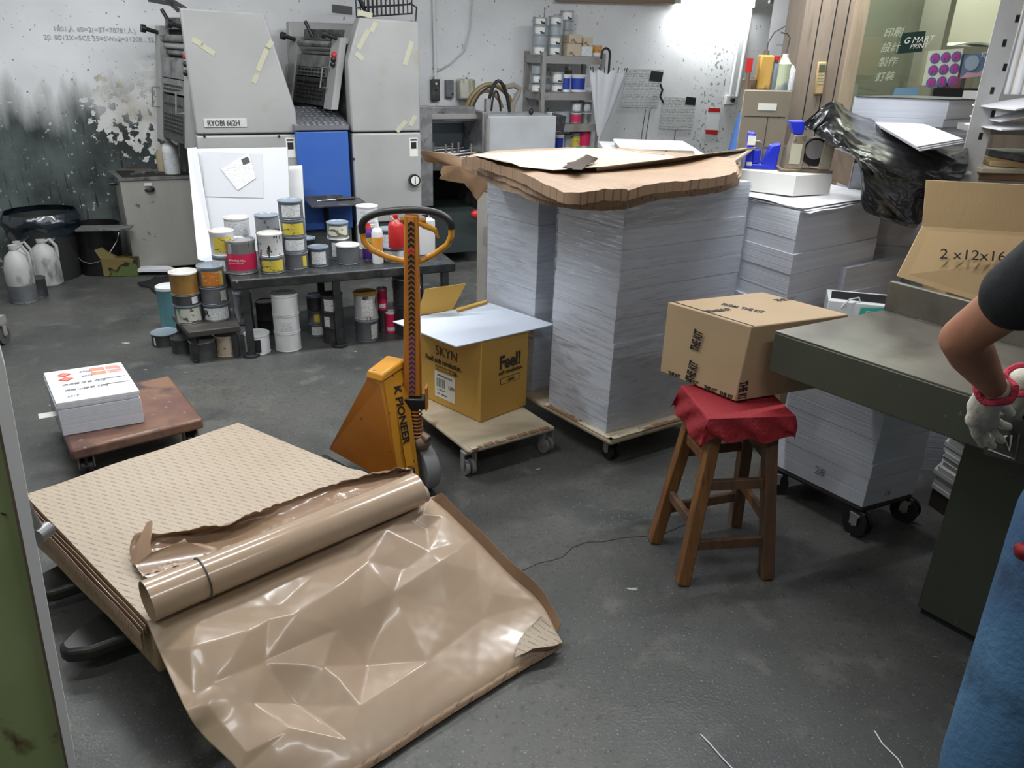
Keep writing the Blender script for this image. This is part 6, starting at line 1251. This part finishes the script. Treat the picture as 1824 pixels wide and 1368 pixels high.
def rail(i,j,zz,m): 
    p = lerp(feet[i],tops[j-j+i],zz/(gz-.03)); q_ = lerp(feet[j],tops[j],zz/(gz-.03)); p,q_ = p+V(0,0,zz),q_+V(0,0,zz); d = (q_-p).normalized(); n = V(-d.y,d.x)
    MB().slab([p-V(0,0,.018)-n*.009,q_-V(0,0,.018)-n*.009,q_-V(0,0,.018)+n*.009,p-V(0,0,.018)+n*.009],(0,0,.036)).build('stretcher', m, t, bevel=.002)
rail(0,1,.135,M_woodd); rail(0,1,.34,M_woodd); rail(3,0,.2,M_woodd); rail(1,2,.2,M_wood); rail(2,3,.135,M_woodd); rail(2,3,.36,M_woodd); rail(3,0,.42,M_wood); rail(1,2,.42,M_woodd)
MB(Matrix.Translation((sc_.x,sc_.y,0))@Matrix.Rotation(R(8),4,'Z')).box(-.13,.135,-.12,.12,gz-.03,gz).build('seat', M_wood, t, bevel=.008)
# red cloth
c_ = Matrix.Translation((sc_.x,sc_.y,0))@Matrix.Rotation(R(8),4,'Z')
def cloth(u,v):
    x, y = (u-.5)*.42-.03, (v-.5)*.42; ex = max(0,abs(x)-.145); ey = max(0,abs(y)-.132); e = max(ex,ey)
    X = math.copysign(min(abs(x),.145)+.2*ex,x); Yy = math.copysign(min(abs(y),.132)+.2*ey,y)
    f_ = .008*sin((x+y)*50)*min(1,e/.05)
    return Vector((X+f_, Yy+f_, gz+.004-e*.95-(.02*noise.noise(Vector((u*5,v*5,0))) if e>.06 else 0)))
tag(MB(c_).grid(cloth,60,54).build('red_cloth', M_redc, smooth=60), 'red cloth draped over the stool seat beneath the cardboard box', 'cloth')
q0 = gz+.01
KF, KR_, KL = V(.752,2.349), V(1.123,2.507), V(.529,2.586); KB = KR_+(KL-KF); ktop = .85
KF2, KR2, KL2 = V(.735,2.333), V(1.11,2.49), V(.525,2.575); KB2 = KR2+(KL2-KF2)
t = thing('cardboard_box', 'tan cardboard box with black tape lettering resting on the red-draped stool', 'box', (KF+KB)/2+V(0,0,q0))
kb = MB().hexa([p+V(0,0,q0) for p in (KF2,KR2,KB2,KL2)],[p+V(0,0,ktop) for p in (KF,KR_,KB,KL)]).build('carton', M_kit, t, bevel=.004)
ld = (KF-KL).normalized(); Ll = (KF-KL).length; nl = Vector((ld.y,-ld.x,0)); rd = (KR_-KF).normalized(); nr = Vector((rd.y,-rd.x,0)); Lr = (KR_-KF).length
def kl(u,v,o=.001): return lerp(lerp(KL2,KF2,u)+V(0,0,q0), lerp(KL,KF,u)+V(0,0,ktop), v)+nl*o
def kr(u,v,o=.001): return lerp(lerp(KF2,KR2,u)+V(0,0,q0), lerp(KF,KR_,u)+V(0,0,ktop), v)+nr*o
def kt(u,v,o=.001): q_ = bil([KL,KF,KR_,KB],u,v); return V(q_.x,q_.y,ktop+o)
for v_ in (.46,.03): text('THE KIT', kl(.46,v_), V(0,0,1)+ld*.12, -ld, .047, M_ink, kb, bold=.0016, sx=.44)
text('THE KIT', kr(.0,.27,.0)+rd*.0+nr*.001, V(0,0,-1)+rd*.05, rd, .047, M_ink, kb, bold=.0016, sx=.44)
for u_ in (.12,.36,.6,.8): text('THE KIT', kl(u_,.015), ld, V(0,0,1), .018, M_ink, kb, bold=.0006, sx=.8)
kz_ = ktop+.001
def kp_(x,y): return at(x,y,kz_)
text('FROM  THE KIT', kp_(1284,543), kp_(1350,556)-kp_(1284,543), rd, .034, M_ink, kb, bold=.001, sx=.62); text('FRAGILE BY', kp_(1262,557), rd, -ld, .03, M_ink, kb, bold=.001, sx=.62); text('THE KIT', kp_(1384,537), rd, -ld, .03, M_ink, kb, bold=.001, sx=.9)
MB().slab([kt(.0,.035),kt(1,.02),kt(1,.03),kt(0,.045)],(0,0,.0008)).build('flap_seam', M_ink, kb, smooth=0)
# cardboard behind the stool leg
ck = [at(1395,770,.0),at(1412,690,.0)]
# ------------------------------------------------------------------ stack D on wheeled board and rough stack
DFc, DLc, DRc = V(1.303,2.467), V(1.07,2.775), V(1.545,2.58); DBc = DRc+(DLc-DFc)
o = rough_quad([DFc,DRc,DBc,DLc], .122, .665, M_stack, None, 'paper_stack', [.1,.22,.33,.5,.72], .002)
tag(o, 'white paper stack with pencilled numbers on a black wheeled board under the cutter table', 'paper stack')
fl = (DFc-DLc).normalized(); nn = Vector((fl.y,-fl.x,0)); text('28', lerp(DLc,DFc,.45)+V(0,0,.17)+nn*.003, fl, (0,0,1), .045, M_gr, o, name='pencilled_number')
rdd = (DRc-DFc).normalized(); text('16', lerp(DFc,DRc,.35)+V(0,0,.15)+Vector((rdd.y,-rdd.x,0))*.003, rdd, (0,0,1), .035, M_gr, o, name='pencilled_number')
pallet([DFc,DRc,DBc,DLc], .12, .025, 'black wheeled board under the numbered paper stack', M_darkwood, wr=.05, ins=.06)
rq = [V(1.62,2.62),V(2.05,2.2),V(2.4,2.55),V(1.97,2.97)]
rq = [at(1655,860,.1),at(1760,960,.1)]; rq = [V(rq[0].x+.02,rq[0].y),V(rq[1].x+.1,rq[1].y),V(rq[1].x+.5,rq[1].y+.4),V(rq[0].x+.42,rq[0].y+.4)]
tag(rough_quad(rq,.08,.62,M_stackr,None,'paper_stack',[i/26 for i in range(1,26)],.012), 'rough uneven white paper stack behind the cutter column', 'paper stack')
tag(MB().quadbox(rq,.0,.08).build('wooden_pallet', M_darkwood), 'dark pallet under the rough paper stack behind the cutter', 'pallet')
cb = [at(1400,790,.05),at(1415,700,.05)]
tag(MB().quadbox([V(1.02,2.80),V(1.05,2.79),V(1.2,3.05),V(1.17,3.06)],.0,.66).build('flat_carton', M_card, bevel=.002), 'brown cardboard panel standing between stool and white stack', 'panel')
# ------------------------------------------------------------------ paper cutter table
t = thing('paper_cutter', 'dark olive industrial paper cutter with steel side table', 'paper cutter', (1.7,1.9,0), R(40))
P0 = at(1380,590,.85); e1 = at(1725,702,.85); ex_ = (e1-P0).normalized(); L1 = 1.6; far = at(1573,553,.85); ey_ = (far-P0).normalized()
P0,far = V(P0.x,P0.y),V(far.x,far.y); e1 = P0+V(ex_.x,ex_.y)*1.5; wd = (far-P0).length+.0
e2 = e1+(far-P0)
tb = [P0,e1,e2,far]
MB().quadbox(tb,.715,.846).build('table_body', M_cut, t, bevel=.004); MB().quadbox([p+V(.002,.001) for p in tb],.847,.851).build('table_top', M_cuttop, t, smooth=0)
# rear fence plate, left end at (1573,500)
fz = aty(1573,500,far.y).z; u0 = .0
MB().slab([far+V(0,0,.852),e2+V(0,0,.852),e2+V(0,0,fz-.02),far+V(0,0,fz)],Vector((ey_.x,ey_.y,0))*.02).build('rear_fence', M_cuttop, t, bevel=.003)
cc = [V(1.327,2.039)]; cx_ = V(ex_.x,ex_.y); cy_ = V(ey_.x,ey_.y)
cb_ = [cc[0],cc[0]+cx_*1.2,cc[0]+cx_*1.2+cy_*.5,cc[0]+cy_*.5]
MB().quadbox(cb_,.02,.72).build('column', M_cut, t, bevel=.006); MB().quadbox([p for p in (cb_[0]+cx_*.01+cy_*.01,cb_[1],cb_[2],cb_[3]-cy_*.01)],0,.02).build('foot', M_blackm, t)
# operator recess on the front face with mark
nf = Vector((cy_.x,cy_.y,0))*-1
def onf(x,y,o=.0):
    d = ray(x,y); n = nf; tt = n.dot(P0-Vector((0,0,CAMZ)))/n.dot(d); return Vector((0,0,CAMZ))+d*tt+n*o
MB().slab([onf(1752,808,.001),onf(1830,828,.001),onf(1830,752,.001),onf(1768,738,.001)],nf*.002).build('switch_recess', mat('recess_dark',(.02,.022,.018),.5), t, smooth=0)
MB().tube([onf(x,y,.003) for x,y in ((1762,800),(1810,818),(1818,772))],.003,6).build('recess_edge', M_cuttop, t)
MB().tube([onf(x,y,.004) for x,y in ((1792,778),(1800,802),(1804,775))],.0022,6).build('engraved_mark', M_label, t); MB().tube([onf(x,y,.004) for x,y in ((1786,778),(1796,776))],.0022,6).build('engraved_mark', M_label, t)
# master box behind and open carton
z_=.84
mq = [at(1530,560,z_),at(1568,555,z_),at(1568,545,z_),at(1478,545,z_)]
bo = thing('white_box', 'white box with green band standing behind the table against the paper stack', 'box', (1.40,2.98,.66))
ma, mb_ = aty(1470,565,3.02), aty(1590,560,3.02); mt = aty(1520,536,3.02).z
MB().quadbox([V(ma.x,3.02),V(mb_.x,2.95),V(mb_.x+.04,3.12),V(ma.x+.05,3.18)],.667,mt).build('box_body', M_canw, bo, bevel=.003)
mm = aty(1532,550,2.985); MB().slab([V(mm.x,2.982,mt-.055),V(mb_.x,2.948,mt-.055),V(mb_.x,2.948,mt-.0),V(mm.x,2.982,mt-.015)],(0,-.001,0)).build('green_band', mat('band_green',(.05,.4,.3),.5), bo, smooth=0)
text('master', V(mm.x+.02,2.976,mt-.04), (1,-.18,0), (0,0,1), .03, M_label, bo)
MB().quadbox([V(ma.x+.02,3.05),V(mb_.x-.02,2.98),V(mb_.x+.02,3.10),V(ma.x+.06,3.15)],mt,mt+.002).build('box_opening', M_ink, bo, smooth=0)
MB().tube([V(ma.x+.05,3.01,mt-.03),V(ma.x+.07,2.99,mt+.015),V(ma.x+.11,3.0,mt+.02),V(ma.x+.13,3.0,mt-.02)],.003,6).build('white_string', M_canw, bo)
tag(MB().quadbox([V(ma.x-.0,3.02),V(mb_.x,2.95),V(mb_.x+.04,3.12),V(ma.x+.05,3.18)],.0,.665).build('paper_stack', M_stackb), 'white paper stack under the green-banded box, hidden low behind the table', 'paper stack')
t = thing('open_carton', 'large open brown carton with hand-written size standing behind the cutter', 'box', (2.1,2.9,.6))
q_ = [aty(1598,492,2.82), aty(1643,403,2.95), aty(1650,321,3.0)]
w_ = V(.95,-.05)
def cp(i): return q_[i]
MB().slab([q_[0],q_[0]+w_+V(0,-.09,-.24),q_[1]+w_+V(.0,0,-.02),q_[1]],(0,.004,.001)).build('lower_flap', M_card, t, smooth=0)
MB().slab([q_[1],q_[1]+w_+V(0,0,-.02),q_[2]+w_+V(0,0,-.01),q_[2]],(0,.004,.001)).build('upper_flap', M_card, t, smooth=0)
MB().quadbox([V(q_[0].x+.3,3.0),V(q_[0].x+.95,2.92),V(q_[0].x+1.0,3.3),V(q_[0].x+.4,3.38)],.62,q_[0].z-.02).build('carton_body', M_card, t)
xd = w_; yd = q_[1]-q_[0]; text('2 x12x16', lerp(q_[0],q_[1],.40)+w_*.11+V(0,-.02,0), xd, yd, .058, M_ink, t, shear=.2, sx=1.1)
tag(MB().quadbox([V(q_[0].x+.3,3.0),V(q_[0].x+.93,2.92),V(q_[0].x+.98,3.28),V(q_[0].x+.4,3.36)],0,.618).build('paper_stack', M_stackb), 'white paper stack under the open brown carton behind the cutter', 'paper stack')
# ------------------------------------------------------------------ people
def capset(segs, m, name, par, vox=.011, sm=6):
    b = MB()
    for a_, b_, r0, r1 in segs: b.cap(a_, b_, r0, r1)
    return b.build(name, m, par, remesh=vox, smoothmod=sm)
A_ = Vector
shL, shR = A_((.90,1.21,1.40)), A_((1.30,1.10,1.41)); hipL, hipR = A_((.97,1.10,.90)), A_((1.17,1.06,.90))
elL = aty(1712,603,1.40); wrL = aty(1772,692,1.55); elR = A_((1.42,1.38,1.17)); wrR = aty(1822,678,1.66)
kneeL, ankL = A_((.87,1.00,.48)), A_((.84,.84,.08)); kneeR, ankR = A_((1.20,1.14,.49)), A_((1.22,1.02,.08))
neck, head = A_((1.11,1.20,1.50)), A_((1.13,1.27,1.63))
t = thing('person', 'person in black t-shirt and blue jeans working at the cutter wearing a knit glove', 'person', (1.05,1.0,0))
body = [(hipL,kneeL,.075,.055),(kneeL,ankL,.052,.036),(hipR,kneeR,.075,.055),(kneeR,ankR,.052,.036),(hipL,hipR,.075,.075),((hipL+hipR)/2+A_((0,0,.03)),(shL+shR)/2-A_((0,0,.08)),.085,.09),
        (shL,shR,.05,.05),(neck-A_((0,0,.08)),head-A_((0,0,.06)),.05,.05),(shL,lerp(shL,elL,.5),.05,.047),(lerp(shL,elL,.45),elL,.048,.040),(elL,lerp(elL,wrL,.3),.040,.043),(lerp(elL,wrL,.3),wrL,.043,.026),
        (shR,elR,.05,.04),(elR,wrR,.041,.026)]
b = MB()
for a_,b_,r0,r1 in body: b.cap(a_,b_,r0,r1)
b.ell(head,(.072,.09,.11),(R(-15),0,R(0))); b.ell(head+A_((0,.09,-.015)),(.014,.022,.022)); b.ell(head+A_((0,.075,-.055)),(.03,.02,.012))
for sg in (-1,1): b.ell(head+A_((sg*.072,0,-.01)),(.012,.022,.03)); b.ell(head+A_((sg*.03,.083,.012)),(.016,.012,.012))
b.build('body', M_skin, t, remesh=.009, smoothmod=4)
for sg in (-1,1): MB().ell(head+A_((sg*.03,.094,.012)),(.008,.005,.005)).build('eye', M_ink, t)
b = MB(); b.ell(head+A_((0,-.018,.03)),(.082,.098,.10),(R(-20),0,0)); b.ell(head+A_((0,-.05,-.02)),(.07,.06,.075)); b.build('hair', M_hair, t, remesh=.01, smoothmod=3)
sm_ = lerp(shL,elL,.52)
capset([(hipL+A_((0,0,.06)),(shL+shR)/2-A_((0.06,0,.14)),.10,.125),(hipR+A_((0,0,.06)),(shL+shR)/2-A_((-.09,0,.14)),.125,.13),((hipL+hipR)/2+A_((0,0,.08)),(shL+shR)/2-A_((0,0,.1)),.125,.135),(shL,shR,.075,.075),(shL-A_((-.05,0,.05)),shR-A_((.05,0,.05)),.1,.1),(shL,sm_,.072,.066),(shR,lerp(shR,elR,.5),.07,.066)], M_shirt, 'shirt', t, .012, 5)
capset([(hipL+A_((.0,0,.05)),kneeL,.115,.085),(kneeL,ankL,.082,.07),(hipR+A_((0,0,.05)),kneeR,.115,.085),(kneeR,ankR,.082,.07),(hipL+A_((.03,0,.06)),hipR+A_((-.03,0,.06)),.115,.115),((hipL+hipR)/2+A_((0,0,.04)),(hipL+hipR)/2-A_((0,0,.03)),.11,.085)], M_jean, 'jeans', t, .012, 5)
for a_,dr_ in ((ankL,A_((-.0,.16,-.0))),(ankR,A_((.02,.16,0)))): b = MB(); b.cap(a_-A_((0,.02,.035)),a_+dr_-A_((0,0,.04)),.045,.038); b.build('shoe', M_black, t, remesh=.01)
# glove: palm, fingers and thumb closed downwards in one mesh
def glove(w, pts, par, cuffp):
    b = MB()
    P = pts
    b.cap(w, P['palm'], .03, .034); b.cap(P['palm'], P['k2'], .034, .022); b.cap(lerp(w,P['palm'],.6), P['k1'], .026, .017); b.cap(P['palm'], P['k4'], .028, .016); b.cap(P['palm'],P['k3'],.03,.018)
    for k in ('f1','f2','f3','f4'):
        c = P[k]
        for i_ in range(len(c)-1): b.cap(c[i_], c[i_+1], .0108-.0008*i_, .0102-.0008*i_)
    c = P['th']; b.cap(c[0],c[1],.017,.013); b.cap(c[1],c[2],.013,.0105)
    b.build('glove', M_glove, par, remesh=.003, smoothmod=1)
    d = (P['palm']-w).normalized(); a_ = d.cross(A_((0,0,1))).normalized(); e_ = d.cross(a_).normalized()
    MB().tube([w+a_*cos(q*pi/12)*.037+e_*sin(q*pi/12)*.037+d*.006*sin(q) for q in range(24)], .008, 8, closed=True).build('glove_cuff', M_cuff, par)
g = lambda x,y,Y: aty(x,y,Y)
pts = dict(palm=g(1752,726,1.60), k1=g(1733,748,1.60), k2=g(1745,756,1.625), k3=g(1758,756,1.64), k4=g(1768,748,1.655),
  f1=[g(1732,750,1.60),g(1739,774,1.605),g(1750,791,1.62)], f2=[g(1745,757,1.625),g(1756,781,1.63),g(1768,794,1.645)], f3=[g(1759,756,1.64),g(1774,775,1.65),g(1785,784,1.66)], f4=[g(1769,746,1.655),g(1785,757,1.66),g(1797,760,1.665)],
  th=[g(1765,714,1.60),g(1786,722,1.60),g(1800,736,1.61)])
glove(wrL, pts, t, None)
off = wrR-wrL
pts2 = {k:([q+off for q in v] if isinstance(v,list) else v+off) for k,v in pts.items()}
glove(wrR, pts2, t, None)
tag(MB().grid(lambda u,v: aty(1812+30*u, 966+20*v+8*sin(u*3), 1.07-.02*sin(u*3)*sin(v*3)), 8, 8, .006).build('red_glove', M_redc, smooth=60), 'red glove tucked in the back pocket of the jeans at the right edge', 'glove')
# man in blue behind the cabinet
Yp = 6.0; c = aty(1338,200,Yp); X0 = c.x; hz = c.z
t = thing('person', 'person in a blue t-shirt bending behind the brown steel cabinet', 'person', (X0,Yp,0))
hp_, sh_ = A_((X0+.02,Yp,.78)), A_((X0+.06,Yp,hz-.08)); hd = A_((X0+.2,Yp-.02,hz+.0))
b = MB()
for a_,b_,r0,r1 in [(hp_,sh_,.12,.12),(sh_,hd-A_((.08,0,0)),.055,.05),(hp_+A_((0,-.1,0)),A_((X0+.05,Yp-.12,.42)),.08,.06),(A_((X0+.05,Yp-.12,.42)),A_((X0,Yp-.12,.07)),.055,.04),(hp_+A_((0,.1,0)),A_((X0+.05,Yp+.12,.42)),.08,.06),(A_((X0+.05,Yp+.12,.42)),A_((X0,Yp+.12,.07)),.055,.04),
    (sh_+A_((0,-.17,0)),A_((X0+.08,Yp-.2,hz-.36)),.045,.038),(A_((X0+.08,Yp-.2,hz-.36)),A_((X0+.22,Yp-.15,hz-.42)),.036,.026),(sh_+A_((0,.17,0)),A_((X0+.08,Yp+.2,hz-.36)),.045,.038),(sh_+A_((0,-.14,0)),sh_+A_((0,.14,0)),.06,.06)]: b.cap(a_,b_,r0,r1)
b.ell(hd,(.09,.075,.11)); b.ell(hd+A_((.095,0,-.01)),(.02,.014,.02)); b.build('body', M_skin, t, remesh=.014, smoothmod=4)
b = MB(); b.ell(hd+A_((-.02,0,.03)),(.097,.083,.1)); b.build('hair', M_hair, t, remesh=.014)
capset([(hp_+A_((0,0,.03)),sh_,.17,.16),(sh_+A_((0,-.14,0)),sh_+A_((0,.14,0)),.09,.09),(sh_+A_((0,-.17,0)),A_((X0+.06,Yp-.19,hz-.24)),.075,.07),(sh_+A_((0,.17,0)),A_((X0+.06,Yp+.19,hz-.24)),.075,.07)], M_bshirt, 'shirt', t, .015, 5)
capset([(hp_+A_((0,-.1,.0)),A_((X0+.05,Yp-.12,.42)),.11,.085),(A_((X0+.05,Yp-.12,.42)),A_((X0,Yp-.12,.07)),.08,.065),(hp_+A_((0,.1,0)),A_((X0+.05,Yp+.12,.42)),.11,.085),(A_((X0+.05,Yp+.12,.42)),A_((X0,Yp+.12,.07)),.08,.065),(hp_+A_((0,-.08,.02)),hp_+A_((0,.08,.02)),.13,.13)], M_jean, 'trousers', t, .015, 4)
for sg in (-1,1): MB().cap((X0-.02,Yp+.12*sg,.045),(X0+.16,Yp+.12*sg,.04),.045,.038).build('shoe', M_black, t)
# ------------------------------------------------------------------ green sheet door at the near left
Yd = .82
def dq(x,y,o=0): return aty(x,y,Yd+o)
t = thing('green_sheet_door', 'rusty green painted metal door with a white worn edge at the near left', 'door', V(dq(60,1368).x, Yd, 0))
MB().slab([dq(122,1368),dq(137,1368),dq(10,660),dq(-26,520),dq(-40,520),dq(-19,660)],(-.02,.03,0)).build('white_edge', M_dedge, t, smooth=0)
MB().slab([dq(117,1368),dq(122,1368),dq(-19,660),dq(-25,660)],(-.02,.03,0)).build('rusty_rim', M_rust, t, smooth=0)
lo, hi = dq(117,1368,.01), dq(-25,660,.01)
d_ = (lo-hi); lo2 = hi+d_*(hi.z/(hi.z-lo.z)) if lo.z > 0 else lo
dn_ = (hi-lo).normalized(); ext0 = lo-dn_*(lo.z/dn_.z); ext1 = hi+dn_*.35
MB().slab([ext0,ext1,ext1+V(-.45,-.12,0),ext0+V(-.45,-.12,0)],(0,.02,0)).build('green_face', M_door, t, smooth=0)
MB().slab([ext0+dn_*.0,lo,lo+V(.012,0,0),ext0+V(.012,0,0)],(-.02,.03,0)).build('white_edge', M_dedge, t, smooth=0)
p = dq(66,957,.0); MB().cyl(p+V(-.0,.0,0),p+V(.004,.02,.0),.010).cyl(p+V(-.012,.01,.05),p+V(.0,.01,-.0),.005).build('door_latch', M_pressm, t)
q1_, q2_ = dq(0,915,.0), dq(8,980,.0)
for k,(x,y) in enumerate([(8,912),(5,1180)]): MB().cyl(dq(x,y,.008),dq(x,y,.012),.004).build('drill_hole', M_ink, t)
# strings and crack on the floor
tag(MB().tube([at(x,y,.003) for x,y in [(1248,1308),(1262,1322),(1282,1345),(1310,1375)]],.0018,6).build('paper_string', M_white), 'short white string on the floor at the bottom centre-right', 'string')
tag(MB().tube([at(x,y,.003) for x,y in [(1558,1302),(1572,1325),(1600,1352),(1612,1375)]],.0018,6).build('paper_string', M_white), 'white string on the floor at the bottom right before the jeans', 'string')
tag(MB().tube([at(x,y,.03-.03*min(1,k)) + V(0,0,.003) for k,(x,y) in enumerate([(1530,925),(1528,940),(1518,945),(1512,952)])],.002,6).build('loose_string', M_white), 'short white string dangling by the caster of the numbered stack', 'string')
fl_o = bpy.data.objects['floor']
ck_ = [(868,1036),(900,1026),(928,1018),(960,1003),(985,998),(1003,992),(1020,975),(1045,966),(1075,965),(1110,958),(1152,955),(1185,950),(1230,930)]
b = MB()
for (x0_,y0_),(x1_,y1_) in zip(ck_,ck_[1:]):
    a_, c_2 = at(x0_,y0_,.0), at(x1_,y1_,.0); n = (c_2-a_).cross(A_((0,0,1))).normalized()*.0022; b.slab([a_-n,c_2-n*.8,c_2+n*.8,a_+n],(0,0,.0006))
b.build('floor_crack', M_ink, fl_o, smooth=0)
